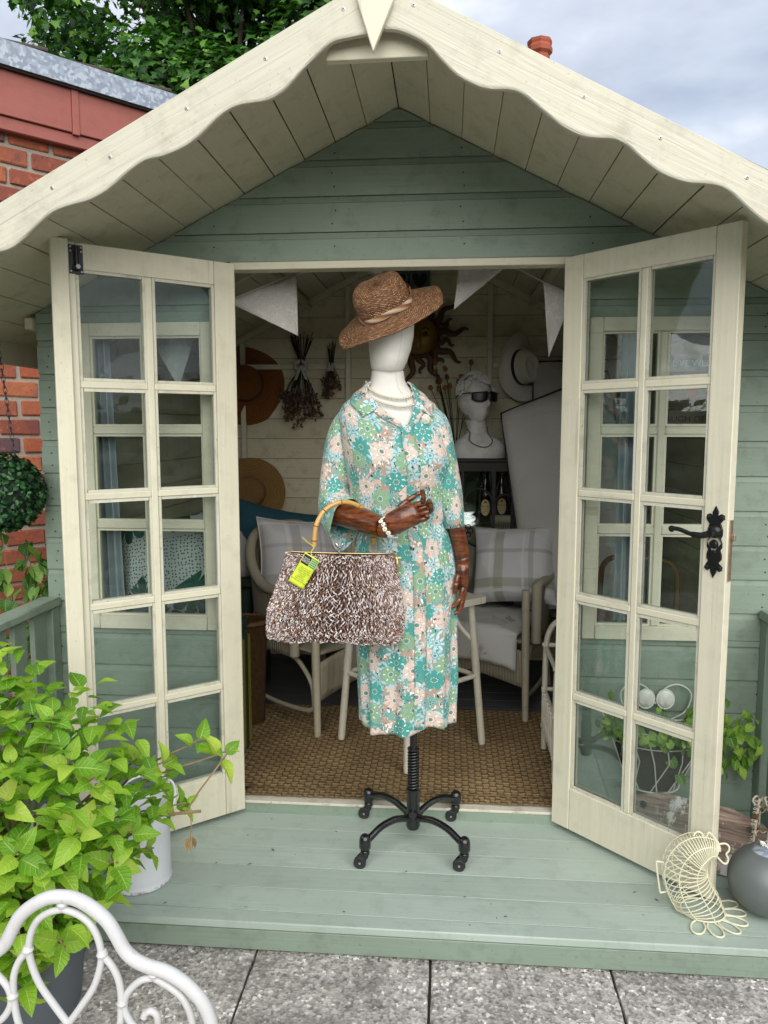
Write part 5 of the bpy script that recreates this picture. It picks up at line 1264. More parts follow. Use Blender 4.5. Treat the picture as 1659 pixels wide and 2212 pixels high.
# -- white enamel bucket on the deck
g = G('white_enamel'); co = g.co(); zz = g.sep(co)[2]
rust = g.ma('MULTIPLY', g.ramp(g.noise(co, 60, 5, .7), [(.45, 0), (.6, 1)]), g.rng(zz, .012, .001))
g.set(Base_Color=g.mix(rust, g.ramp(g.noise(co, 8, 4, .6), [(.3, (.68, .70, .74, 1)), (.7, (.76, .78, .81, 1))]), lin('#7a4424')), Roughness=.28, Coat_Weight=.2); M['enamel'] = g.m
bk = empty('enamel_bucket', (-.760, -.44, DZ), 'white enamel bucket with rusty foot standing on the deck behind the hydrangea', 'bucket')
b = MB(); b.lathe([(.0, .004), (.088, .004), (.093, .0), (.0975, .002), (.0965, .012), (.0935, .018), (.0955, .026), (.0935, .034), (.094, .165), (.0965, .172), (.0945, .180), (.0965, .188), (.0945, .196), (.095, .224), (.098, .228), (.098, .232), (.094, .233), (.092, .228), (.091, .02), (0, .018)], 48); fix_normals(b.obj('pail', M['enamel'], bk, True, 50, world=False))
b = MB(); b.tube(spl([(-.090, 0, .20), (-.098, .05, .225), (-.07, .11, .255), (0, .135, .268), (.07, .11, .255), (.098, .05, .225), (.090, 0, .20)], 6), .004, 8); b.tube([(-.035, .130, .264), (.035, .130, .264)], .009, 10)
for q in (-1, 1): b.box(q * .0955 - .005, q * .0955 + .005, -.014, .014, .175, .215, c=.003)
b.obj('handle', M['enamel'], bk, True, 50, world=False)
# -- white wrought iron chair in the foreground
M['whiteiron'] = painted('white_painted_iron', (.60, .60, .595, 1), 'Z', .4, .10, .30, '#8a7a66', .04)
chr_ = empty('wrought_iron_chair', (-.37, -1.75, GZ), 'white wrought iron garden chair with scrolled arched back in the foreground', 'chair')
CX = -.3745; cyv = -1.6
half = [(CX, .656), (-.353, .653), (-.329, .640), (-.309, .622), (-.296, .600), (-.285, .579), (-.270, .565), (-.250, .556), (-.226, .550), (-.203, .537), (-.183, .519), (-.169, .499), (-.160, .470), (-.156, .43), (-.155, .30)]
full_ = [(2 * CX - x, z) for x, z in half[::-1]] + half[1:]
b = MB(); b.tube(spl([(x, cyv, z) for x, z in full_], 4), .0098, 14); b.obj('back_frame', M['whiteiron'], chr_, True, 60)
def scroll(pts, mir=True, r=.0052):
    P = [(x, cyv, z) for x, z in pts]
    for q in ((0, 1) if mir else (0,)):
        Q = [((2 * CX - x) if q else x, y, z) for x, y, z in P]
        b = MB(); b.tube(spl(Q, 5), r, 10); b.obj('scroll', M['whiteiron'], chr_, True, 60)
scroll([(CX, .637), (-.354, .631), (-.336, .618), (-.325, .598), (-.320, .573), (-.323, .549), (-.334, .518), (-.354, .487), (CX, .458)])
scroll([(-.319, .571), (-.304, .552), (-.295, .529), (-.293, .499), (-.296, .464), (-.305, .43)])
scroll([(-.243, .539), (-.260, .535), (-.274, .524), (-.285, .509), (-.289, .491), (-.284, .474), (-.272, .458), (-.255, .450), (-.243, .455), (-.2395, .468), (-.241, .481), (-.249, .487), (-.257, .483), (-.260, .476)])
scroll([(-.243, .539), (-.223, .528), (-.205, .514), (-.194, .495), (-.188, .471), (-.187, .44)])
b = MB()
for (x, z) in ((CX, .645), (-.3185, .571), (-.243, .545), (-.2915, .497), (2 * CX + .3185, .571), (2 * CX + .243, .545), (2 * CX + .2915, .497)):
    b.lathe([(.0001, .008), (.006, .006), (.0085, 0), (.006, -.006), (.0001, -.008)], 10, Matrix.Translation((x, cyv, z)))
tag(b.obj('weld', M['whiteiron'], chr_, True), kind='stuff')
b = MB(); b.tube([(CX + .2 * math.cos(2 * PI * k / 40), cyv - .2 + .2 * math.sin(2 * PI * k / 40), .31) for k in range(40)], .010, 10, closed=True); b.obj('seat_ring', M['whiteiron'], chr_, True)
for k in range(9):
    x = CX - .16 + .04 * k; h_ = (max(0, .2 ** 2 - (x - CX) ** 2)) ** .5; b = MB(); b.box(x - .010, x + .010, cyv - .2 - h_, cyv - .2 + h_, .312, .316); b.obj('seat_slat', M['whiteiron'], chr_)
for q in (-1, 1):
    b = MB(); b.tube([(CX + q * .2195, cyv, .305), (CX + q * .225, cyv + .03, GZ)], .0115, 10); b.obj('leg', M['whiteiron'], chr_, True)
    b = MB(); b.tube([(CX + q * .15, cyv - .33, .305), (CX + q * .19, cyv - .38, GZ)], .0115, 10); b.obj('leg', M['whiteiron'], chr_, True)
# -- topiary ball hanging at the corner
M['box'] = leafmat('box_leaf', [(0, lin('#0d2613')), (.4, lin('#1b4222')), (.75, lin('#2f5f33')), (1, lin('#4b7f45'))], .4, .15)
bc = Vector((-1.335, -.10, 1.107))
tp = empty('topiary_ball', bc, 'hanging ball of artificial box leaves at the summerhouse corner', 'topiary')
b = MB(); b.lathe([(.0001 + .118 * math.sin(PI * i / 12), -.118 * math.cos(PI * i / 12)) for i in range(13)], 20, Matrix.Translation(bc)); b.obj('core', plain('dark_topiary_core', (.008, .02, .01, 1), .9), tp, True)
vs = []; fs = []; r_ = random.Random(3)
for k in range(2300):
    d = Vector((r_.gauss(0, 1), r_.gauss(0, 1), r_.gauss(0, 1))).normalized(); p = bc + d * r_.uniform(.116, .136)
    nrm = (d + Vector((r_.uniform(-.8, .8), r_.uniform(-.8, .8), r_.uniform(-.4, .9)))).normalized(); t = nrm.orthogonal().normalized(); bt = nrm.cross(t); a = r_.uniform(0, 6.28); s = r_.uniform(.007, .0105)
    u = (t * math.cos(a) + bt * math.sin(a)) * s; w = (bt * math.cos(a) - t * math.sin(a)) * s; n0 = len(vs)
    vs += [p - w, p + u * .7 - w * .3 - nrm * .2 * s, p + u * .65 + w * .5 - nrm * .2 * s, p + w * 1.1, p - u * .65 + w * .5 - nrm * .2 * s, p - u * .7 - w * .3 - nrm * .2 * s]
    fs += [(n0, n0 + 1, n0 + 2, n0 + 3), (n0, n0 + 3, n0 + 4, n0 + 5)]
b = MB(); b.v = [tuple(v) for v in vs]; b.f = fs; b.mi = [0] * len(fs); tag(b.obj('foliage', M['box'], tp), kind='stuff')
M['chain'] = plain('grey_chain', (.09, .09, .09, 1), .5, .6)
b = MB(); top = Vector((-1.335, -.10, 1.655))
for q in (-1, 1):
    A = bc + Vector((q * .05, -.01, .122)); n = 22
    for k in range(n):
        p = A.lerp(top, (k + .5) / n); d = (top - A).normalized(); e1 = d.orthogonal().normalized() if k % 2 else d.cross(d.orthogonal()).normalized()
        b.tube([p + d * .0150 * math.cos(2 * PI * j / 10) + e1 * .0055 * math.sin(2 * PI * j / 10) for j in range(10)], .0014, 5, closed=True)
tag(b.obj('chain', M['chain'], tp, True), kind='stuff')
# -- climbing plant by the corner
M['clem'] = veinleaf('clematis_leaf', [(0, lin('#2f5a24')), (.5, lin('#4a7d30')), (.85, lin('#7aa544')), (1, lin('#9cc05a'))], lin('#a9c877'), .3)
cl = empty('climbing_plant', (-1.36, .12, GZ), 'climbing plant with pointed green leaves against the brick between topiary and railing', 'plant')
clm = [leaf_mesh('leaf', M['clem'], L=.052, Wd=.040, heart=.5, seed=60 + i) for i in range(4)]
b = MB(); r_ = random.Random(9)
for k in range(7):
    x0 = -1.42 + .03 * k; P = spl([(x0, .10, GZ), (x0 + r_.uniform(-.03, .03), .11, .25), (x0 + r_.uniform(-.05, .05), .09, .55), (x0 + r_.uniform(-.06, .06), .08, r_.uniform(.70, 1.0))], 6); b.tube(P, [.003 - .002 * j / len(P) for j in range(len(P))], 5)
    for j, p in enumerate(P):
        for e in range(2 if j > 5 else 1):
            if p.z < .1: continue
            o = link('leaf', clm[r_.randrange(4)], cl, True, p + Vector((r_.uniform(-.03, .03), r_.uniform(-.04, 0), r_.uniform(-.02, .02)))); o.rotation_euler = (r_.uniform(-1.5, -.5), r_.uniform(-.5, .5), r_.uniform(0, 6.28)); s = r_.uniform(.75, 1.25); o.scale = (s, s, s)
b.obj('stems', M['twig'], cl, True)
# -- wire wall planter with ivy on the right
M['wirewhite'] = plain('cream_wire', (.70, .68, .60, 1), .45, 0, 60, .1)
pl_ = empty('wall_planter', (.87, -.02, .12), 'cream wire wall planter with trailing green leaves on the wall behind the right door', 'planter')
pc = Vector((.875, -.016, 0))
b = MB()
def hoop(z, rx, ry, r=.0028): b.tube([(pc.x + rx * math.cos(PI + PI * k / 24), pc.y - .0 + ry * math.sin(PI + PI * k / 24), z) for k in range(25)] , r, 7)
hoop(.345, .165, .145); hoop(.12, .085, .075); hoop(.29, .15, .132, .002)
for k in range(9):
    a = PI + PI * (k + .5) / 9; z1 = [(pc.x + .165 * math.cos(a), pc.y + .145 * math.sin(a), .345), (pc.x + .135 * math.cos(a + .15), pc.y + .12 * math.sin(a + .15), .24), (pc.x + .085 * math.cos(a + .3 * (1 if k % 2 else -1)), pc.y + .075 * math.sin(a + .3 * (1 if k % 2 else -1)), .12)]
    b.tube(z1, .0022, 6)
b.tube([(pc.x - .165, pc.y, .345), (pc.x + .165, pc.y, .345)], .0028, 7)
for q in (-1, 1):
    b.tube(spl([(pc.x, pc.y, .40), (pc.x + q * .03, pc.y - .003, .455), (pc.x + q * .075, pc.y - .004, .470), (pc.x + q * .115, pc.y - .004, .44), (pc.x + q * .10, pc.y - .003, .38), (pc.x + q * .05, pc.y, .345)], 5), .0028, 7)
    b.tube(spl([(pc.x + q * .165, pc.y, .345), (pc.x + q * .18, pc.y - .003, .385), (pc.x + q * .155, pc.y - .004, .405), (pc.x + q * .135, pc.y - .003, .38), (pc.x + q * .14, pc.y, .345)], 5), .0024, 7)
b.obj('wire_frame', M['wirewhite'], pl_, True)
b = MB()
for q in (-1, 1): b.lathe([(0.0001, .004), (.022, .003), (.026, -.001), (.030, 0), (.031, -.002)], 22, Matrix.Translation((pc.x + q * .032, pc.y - .006, .418)) @ Matrix.Rotation(PI / 2, 4, 'X') @ Matrix.Scale(1.15, 4, (0, 1, 0)))
b.obj('heart_plate', M['petal'], pl_, True)
M['coir'] = plain('coco_liner', lin('#3b2d1e'), .95, 0, 60, .5, .9, 200)
b = MB(); b.lathe([(.145, .335), (.142, .30), (.128, .24), (.10, .16), (.078, .125), (0.001, .122)], 30, Matrix.Translation((pc.x, pc.y, 0)) @ Matrix.Scale(.88, 4, (0, 1, 0)), a0=PI, a1=2 * PI, wob=lambda a, z: 1 + .05 * mnoise.noise(Vector((a * 3, z * 30, 0)))); b.obj('liner', M['coir'], pl_, True)
b = MB(); b.lathe([(.0, .0), (.14, .0)], 20, Matrix.Translation((pc.x, pc.y, .325)) @ Matrix.Scale(.88, 4, (0, 1, 0)), a0=PI, a1=2 * PI); b.obj('soil', M['soil'], pl_)
M['ivy'] = veinleaf('ivy_like_leaf', [(0, lin('#4a7a26')), (.35, lin('#729f36')), (.7, lin('#9cc648')), (1, lin('#bcdc62'))], lin('#c5dd82'), .3)
ivm = [leaf_mesh('leaf', M['ivy'], L=.046, Wd=.050, heart=.9, seed=80 + i, curl=.3, fold=.3, ser=.04) for i in range(5)]
r_ = random.Random(14); b = MB()
for k in range(46):
    a = PI + PI * r_.uniform(.12, 1.0); s0 = Vector((pc.x + .12 * math.cos(a), pc.y + .10 * math.sin(a), .33))
    dr = Vector((math.cos(a) * .9 + r_.uniform(-.5, .6), -abs(math.sin(a)) * .5, r_.uniform(-.35, 1.1)))
    L_ = r_.uniform(.05, .14); P = spl([s0, s0 + Vector((dr.x * .3, dr.y * .5, .05)) * L_ * 2, s0 + dr * L_ + Vector((0, 0, .02))], 4); b.tube(P, .0012, 5)
    for j, p in enumerate(P[2:]):
        o = link('leaf', ivm[r_.randrange(5)], pl_, True, p + Vector((r_.uniform(-.018, .018), r_.uniform(-.02, .0), r_.uniform(-.01, .015)))); o.rotation_euler = (r_.uniform(-1.5, .2), r_.uniform(-.7, .7), r_.uniform(1.6, 4.7)); s = r_.uniform(.38, .72); o.scale = (s, s, s)
for (x, y, z) in [(1.10 + r_.uniform(-.06, .09), r_.uniform(-.10, -.04), r_.uniform(.19, .39)) for _ in range(22)] + list(((1.10, -.06, .375), (1.13, -.06, .32), (1.15, -.07, .27), (1.175, -.06, .305), (1.12, -.08, .235), (1.09, -.08, .20), (1.08, -.07, .29), (1.14, -.05, .25), (1.10, -.07, .33), (1.11, -.07, .29), (1.185, -.05, .262), (1.16, -.06, .235), (1.06, -.08, .25), (.93, -.13, .20), (.90, -.13, .26))):
    o = link('leaf', ivm[r_.randrange(5)], pl_, True, (x, y, z)); o.rotation_euler = (r_.uniform(-1.4, -.2), r_.uniform(-.6, .6), r_.uniform(1.8, 4.5)); s = r_.uniform(.5, .8); o.scale = (s, s, s)
b.tube(spl([(.98, -.10, .34), (1.06, -.09, .345), (1.12, -.07, .31), (1.18, -.05, .30)], 4), .0012, 5); b.tube(spl([(.98, -.11, .33), (1.05, -.09, .30), (1.10, -.07, .24), (1.17, -.06, .235)], 4), .0012, 5)
b.obj('stems', plain('green_stem', lin('#55702f'), .7), pl_, True)
# -- weathered plank leaning behind the right door
g = G('weathered_plank_wood'); co = g.co(); gr = g.noise(g.mp(co, (5, 60, 70)), 1.0, 5, .65, .8)
c = g.ramp(gr, [(.3, lin('#4a3d35')), (.5, lin('#8a7668')), (.7, lin('#b3a294'))]); pa = g.ramp(g.noise(g.mp(co, (14, 14, 9)), 1.0, 6, .7), [(.54, 0), (.60, 1)])
pa = g.ma('MULTIPLY', pa, g.rng(g.ma('ABSOLUTE', g.ma('SUBTRACT', g.sep(co)[0], .03)), .16, .10))
g.set(Base_Color=g.mix(pa, c, lin('#cfcdc8')), Roughness=.85); g.bump(gr, .7, .006); M['plank'] = g.m
A0, A1 = Vector((.765, -.155, DZ)), Vector((1.11, -.325, DZ)); T_0 = Vector((.80, -.05, .12))
Xv = (A1 - A0).normalized(); Zv = (T_0 - A0); Zv = (Zv - Xv * Zv.dot(Xv)).normalized(); Yv = Zv.cross(Xv)
Lp = (A1 - A0).length + .03; Hp = .20; outl = [(0, 0), (Lp, 0), (Lp, Hp * .82), (Lp - .012, Hp * .86), (Lp - .10, Hp), (.10, Hp), (.012, Hp * .86), (0, Hp * .82)]
def hole(cx, cz, n=14): return [(cx + .0125 * math.cos(2 * PI * k / n), cz + .0125 * math.sin(2 * PI * k / n)) for k in range(n)]
b = MB(); b.prism([(x - Lp / 2, z) for x, z in outl], -.012, .012)
pk = fix_normals(b.obj('weathered_plank', M['plank'])); mt = Matrix((Xv, Yv, Zv)).transposed().to_4x4(); mt.translation = (A0 + A1) / 2 + Vector((0, 0, .001)); pk.matrix_basis = mt
tag(pk, 'weathered grey plank with white paint splashes leaning behind the right door', 'plank')
for cx in (-Lp / 2 + .045, Lp / 2 - .045):
    hb = MB(); hb.prism(hole(cx, Hp * .74), -.03, .03); ho = fix_normals(hb.obj('tmp_hole', M['plank'])); ho.matrix_basis = mt
    bo = pk.modifiers.new('hole', 'BOOLEAN'); bo.object = ho; bo.operation = 'DIFFERENCE'
dg = bpy.context.evaluated_depsgraph_get(); me = bpy.data.meshes.new_from_object(pk.evaluated_get(dg)); pk.modifiers.clear(); pk.data = me
for o in [o for o in bpy.data.objects if o.name.startswith('tmp_hole')]: bpy.data.objects.remove(o)
# -- wire hen basket
M['henwire'] = plain('cream_enamel_wire', (.74, .71, .52, 1), .35, 0, 60, .08, coat=.3)
hen = empty('wire_hen_basket', (.905, -.47, DZ), 'cream wire egg basket shaped like a hen beside the right door', 'basket')
HA = [(.905, -.040, .060), (.893, -.020, .0615), (.880, .0, .0630), (.866, .025, .0630), (.856, .05, .0625), (.850, .075, .0610), (.853, .100, .0595), (.864, .122, .0560), (.880, .137, .0500), (.897, .145, .0420), (.914, .147, .0330), (.930, .143, .0260)]
P = spl([(x, -.47, z) for x, z, r in HA], 4); Rr = [p.x for p in spl([(r, 0, 0) for x, z, r in HA], 4)]
rings = []
for i in range(0, len(P)):
    T = (P[min(i + 1, len(P) - 1)] - P[max(0, i - 1)]).normalized(); k = i / (len(P) - 1)
    if i < 8: T = T.lerp(Vector((0, 0, 1)), 1 - i / 8).normalized()
    e1 = Vector((0, 1, 0)); e2 = T.cross(e1).normalized(); rings.append((P[i], e1, e2, Rr[i]))
b = MB()
for i, (p, e1, e2, r) in enumerate(rings):
    if i % 2 == 0 or i > 28: b.tube([p + e1 * r * .92 * math.cos(2 * PI * k / 26) + e2 * r * math.sin(2 * PI * k / 26) for k in range(26)], .0026 if i in (0, len(rings) - 1) else .0015, 6, closed=True)
for k in range(8):
    a = 2 * PI * k / 8 + .3; b.tube([p + (e1 * .92 * math.cos(a) + e2 * math.sin(a)) * (r + .001) for (p, e1, e2, r) in rings], .0015, 5)
b.obj('wire_body', M['henwire'], hen, True)
def loop(pts, nm, r=.0027, n=6):
    b = MB(); b.tube(spl(pts, n), r, 8); b.obj(nm, M['henwire'], hen, True)
cb_ = Vector((.905, -.47, DZ + .004))
for a in (-115, -85, -55, -28, -2, 22):
    d = Vector((math.cos(rad(a)), math.sin(rad(a)), 0)); e = Vector((-d.y, d.x, 0)); q = cb_ + d * .058
    loop([q - e * .010, q + d * .022 - e * .018, q + d * .050 - e * .014, q + d * .060, q + d * .050 + e * .014, q + d * .022 + e * .018, q + e * .010], 'foot_loop', .0028)
loop([(.792, -.47, .098), (.776, -.472, .1005), (.771, -.472, .098), (.7775, -.473, .05), (.784, -.474, .012), (.788, -.474, .0095), (.806, -.472, .012)], 'tail', n=4)
loop([(.874, -.47, .172), (.872, -.47, .185), (.882, -.47, .194), (.894, -.47, .188), (.903, -.47, .170), (.906, -.47, .176), (.910, -.47, .190), (.916, -.47, .191), (.934, -.47, .170), (.944, -.47, .150), (.945, -.47, .138)], 'comb', n=4)
loop([(.943, -.47, .160), (.958, -.472, .163), (.968, -.474, .155), (.967, -.474, .142), (.961, -.474, .133), (.967, -.474, .120), (.964, -.474, .106), (.954, -.473, .106), (.938, -.471, .122)], 'beak', n=4)
# -- grey ball lamp
bl = empty('grey_ball', (1.078, -.455, DZ), 'grey ball garden oil lamp with a metal cap on the deck', 'oil lamp')
M['ballgrey'] = plain('satin_grey_ball', lin('#6b716f'), .42, .15, 8, .12, .06, 200); Rb = .099
b = MB(); b.lathe([(.0001 + Rb * math.sin(PI * i / 24), Rb - Rb * math.cos(PI * i / 24)) for i in range(25)], 40, Matrix.Scale(.97, 4, (0, 0, 1))); b.obj('ball', M['ballgrey'], bl, True, 0, world=False)
b = MB(); b.lathe([(.045, .168), (.044, .178), (.03, .188), (.012, .192), (.010, .196), (.0001, .197)], 28, Matrix.Translation((0, 0, .003))); b.obj('cap', M['galv'], bl, True, 0, world=False)
b = MB()
for k in range(14):
    a = rnd.uniform(0, 6.28); b.tube([(0, 0, .196), (.010 * math.cos(a), .010 * math.sin(a), .203), (.018 * math.cos(a + .5), .018 * math.sin(a + .5), .199 + rnd.uniform(0, .008))], .0022, 5)
b.obj('wick', M['petal'], bl, True, world=False)
# -- rusty cream wire stand at the right edge
ws = empty('wire_stand', (1.151, -.30, DZ), 'rusty cream wire ornament with hearts and beads by the corner post', 'ornament')
M['rustwire'] = g_ = None
g = G('rusty_cream_wire'); co = g.co(); g.set(Base_Color=g.mix(g.ramp(g.noise(co, 50, 4, .6), [(.48, 0), (.58, 1)]), lin('#c9c2b0'), lin('#7b4a28')), Roughness=.6); M['rustwire'] = g.m
b = MB(); ox, oy = 1.151, -.30
legs3 = [((1.108, -.335, DZ), (1.144, -.30, .20)), ((1.211, -.335, DZ), (1.158, -.30, .20)), ((1.156, -.255, DZ), (1.151, -.295, .20))]
for a, c in legs3: b.tube([a, c], .003, 7)
n = 150
for a, c in legs3[:2]:
    a = Vector(a); c = Vector(c); o_ = Vector((-.010 if a.x < 1.156 else .010, -.003, 0)); b.tube([a.lerp(c, k / n) + o_ + Vector((.006 * math.cos(k * .9), 0, .006 * math.sin(k * .9))) for k in range(n)], .0011, 5)
def heart(cx, y, cz, s): b.tube(spl([(cx, y, cz - s), (cx - s * .9, y, cz + .1 * s), (cx - s * .6, y, cz + .8 * s), (cx, y, cz + .45 * s), (cx + s * .6, y, cz + .8 * s), (cx + s * .9, y, cz + .1 * s)], 4, closed=True), .0014, 6, closed=True)
heart(1.151, -.318, .085, .022); heart(1.131, -.33, .01, .020); heart(1.176, -.33, .01, .020); heart(1.151, -.30, .165, .016)
b.tube(spl([(1.144, -.30, .195), (1.131, -.305, .205), (1.121, -.305, .19), (1.129, -.305, .178)], 4), .0028, 7); b.tube(spl([(1.156, -.30, .195), (1.171, -.305, .21), (1.181, -.305, .195)], 4), .0028, 7)
b.obj('wire_work', M['rustwire'], ws, True)
for (x, y, z) in ((1.126, -.318, .13), (1.138, -.312, .175), (1.171, -.318, .13), (1.151, -.322, .055)):
    o = link('pearl', pme, ws, True, (x, y, z)); o.scale = (.007, .007, .007)
for ch in ws.children:
    ch.location.x -= .020; ch.location.z += .012; ch.location.y += .02
# ================================================================ made-up hedges behind and beside the viewer, added for the panes to reflect
M['hedge'] = leafmat('hedge_leaf', [(0, lin('#16280f')), (.5, lin('#2c4a1c')), (1, lin('#4a6c2c'))], .6, .2)
def hedge(label, A, B, h, seed):
    A, B = Vector(A), Vector(B); d = (B - A); L = d.length; d.normalize(); nrm = Vector((-d.y, d.x, 0)); r = random.Random(seed)
    e = empty('added_hedge', (A + B) / 2, label, 'hedge', 'unseen hedges added for reflections'); b = MB()
    b.box(-L / 2, L / 2, -.35, .35, 0, h - .15, Matrix.Translation((A + B) / 2) @ Matrix.Rotation(math.atan2(d.y, d.x), 4, 'Z')); b.obj('core', M['soil'], e)
    vs, fs = [], []
    for k in range(int(L * h * 150)):
        p = A + d * r.uniform(0, L) + nrm * r.choice((-1, 1)) * r.uniform(.34, .55) + Vector((0, 0, r.uniform(0, h + .25 * mnoise.noise(Vector((k * .01, seed, 0))))))
        q = Vector((r.gauss(0, 1), r.gauss(0, 1), r.gauss(0, 1))).normalized(); u = q.orthogonal().normalized() * r.uniform(.07, .13); w = q.cross(u) * .7; n0 = len(vs)
        vs += [p - u, p + w, p + u, p - w]; fs.append((n0, n0 + 1, n0 + 2, n0 + 3))
    b = MB(); b.v = [tuple(v) for v in vs]; b.f = fs; b.mi = [0] * len(fs); tag(b.obj('foliage', M['hedge'], e), kind='stuff')
hedge('unseen tall hedge added on the right for the panes to reflect', (7.5, -7.0, GZ - .04), (7.5, 3.0, GZ - .04), 2.3, 1)
hedge('unseen tall hedge added on the left for the panes to reflect', (-6.5, -8.0, GZ - .04), (-6.5, 0.5, GZ - .04), 2.3, 2)
hedge('unseen tall hedge added behind the viewer for the panes to reflect', (-6.0, -9.5, GZ - .04), (7.5, -9.5, GZ - .04), 1.9, 3)
# -- scraps of leaf and grit on the deck
b = MB(); r_ = random.Random(77)
for k in range(34):
    x = r_.uniform(-.65, 1.15); y = r_.uniform(-.61, -.05); s = r_.uniform(.0012, .0035) if k > 2 else r_.uniform(.004, .007); a = r_.uniform(0, 6.28); c, d = math.cos(a) * s, math.sin(a) * s
    b.add([(x - c * 2, y - d * 2, DZ + .0016), (x + d * .6, y - c * .6, DZ + .0016), (x + c * 2, y + d * 2, DZ + .0022), (x - d * .6, y + c * .6, DZ + .003)], [(0, 1, 2), (0, 2, 3), (0, 3, 1), (1, 3, 2)])
tag(b.obj('deck_litter', plain('dark_leaf_scrap', (.11, .10, .08, 1), .9)), 'small scraps of dead leaf and grit scattered on the deck', 'litter', kind='stuff')
# ================================================================ inside the summerhouse
# -- coir rug
g = G('woven_coir'); uv = g.co('UV'); ux, uy, _ = g.sep(uv)
tone = g.noise(uv, 5, 4, .6); fib = g.noise(g.mp(uv, (700, 500, 1)), 1.0, 2, .6)
pa = g.ma('ABSOLUTE', g.ma('SINE', g.ma('MULTIPLY', ux, 125.0))); pb_ = g.ma('ABSOLUTE', g.ma('SINE', g.ma('MULTIPLY', uy, 165.0)))
ck = g.ma('MODULO', g.ma('ADD', g.ma('FLOOR', g.ma('MULTIPLY', ux, 39.79)), g.ma('FLOOR', g.ma('MULTIPLY', uy, 52.52))), 2.0)
hh = g.ma('ADD', g.ma('MULTIPLY', pa, ck), g.ma('MULTIPLY', pb_, g.ma('SUBTRACT', 1.0, ck)))
c = g.ramp(g.ma('ADD', g.ma('MULTIPLY', tone, .5), g.ma('MULTIPLY', fib, .5)), [(.3, lin('#76603f')), (.5, lin('#a3875c')), (.7, lin('#bfa476'))])
g.set(Base_Color=g.mix(g.rng(hh, .55, .0), c, lin('#46361e')), Roughness=.95); g.bump(g.ma('ADD', hh, g.ma('MULTIPLY', fib, .5)), 1.0, .010); M['coirrug'] = g.m
b = MB(); RX0, RX1, RY0, RY1 = -.555, .555, .014, .93
def rug(u, v):
    x = RX0 + (RX1 - RX0) * u; y = RY0 + (RY1 - RY0) * v
    x = x * (1 + .32 * min(1, max(0, (y - .075) / .01)))
    e = .010 * mnoise.noise(Vector((x * 6, 3.3, 0))) + .006 * mnoise.noise(Vector((x * 25, 1.3, 0)))
    if v > .97: y += e
    h = .003 * mnoise.noise(Vector((x * 40, y * 40, 0)))
    return (x, y, .006 + h + .002 * mnoise.noise(Vector((x * 5, y * 5, 7))))
b.grid(rug, 120, 90, uvf=lambda u, v: (u * 1.45, v * .87)); rg = b.obj('coir_rug', M['coirrug'], None, True, 0); tag(rg, 'rough brown woven coir rug inside the doorway', 'rug')
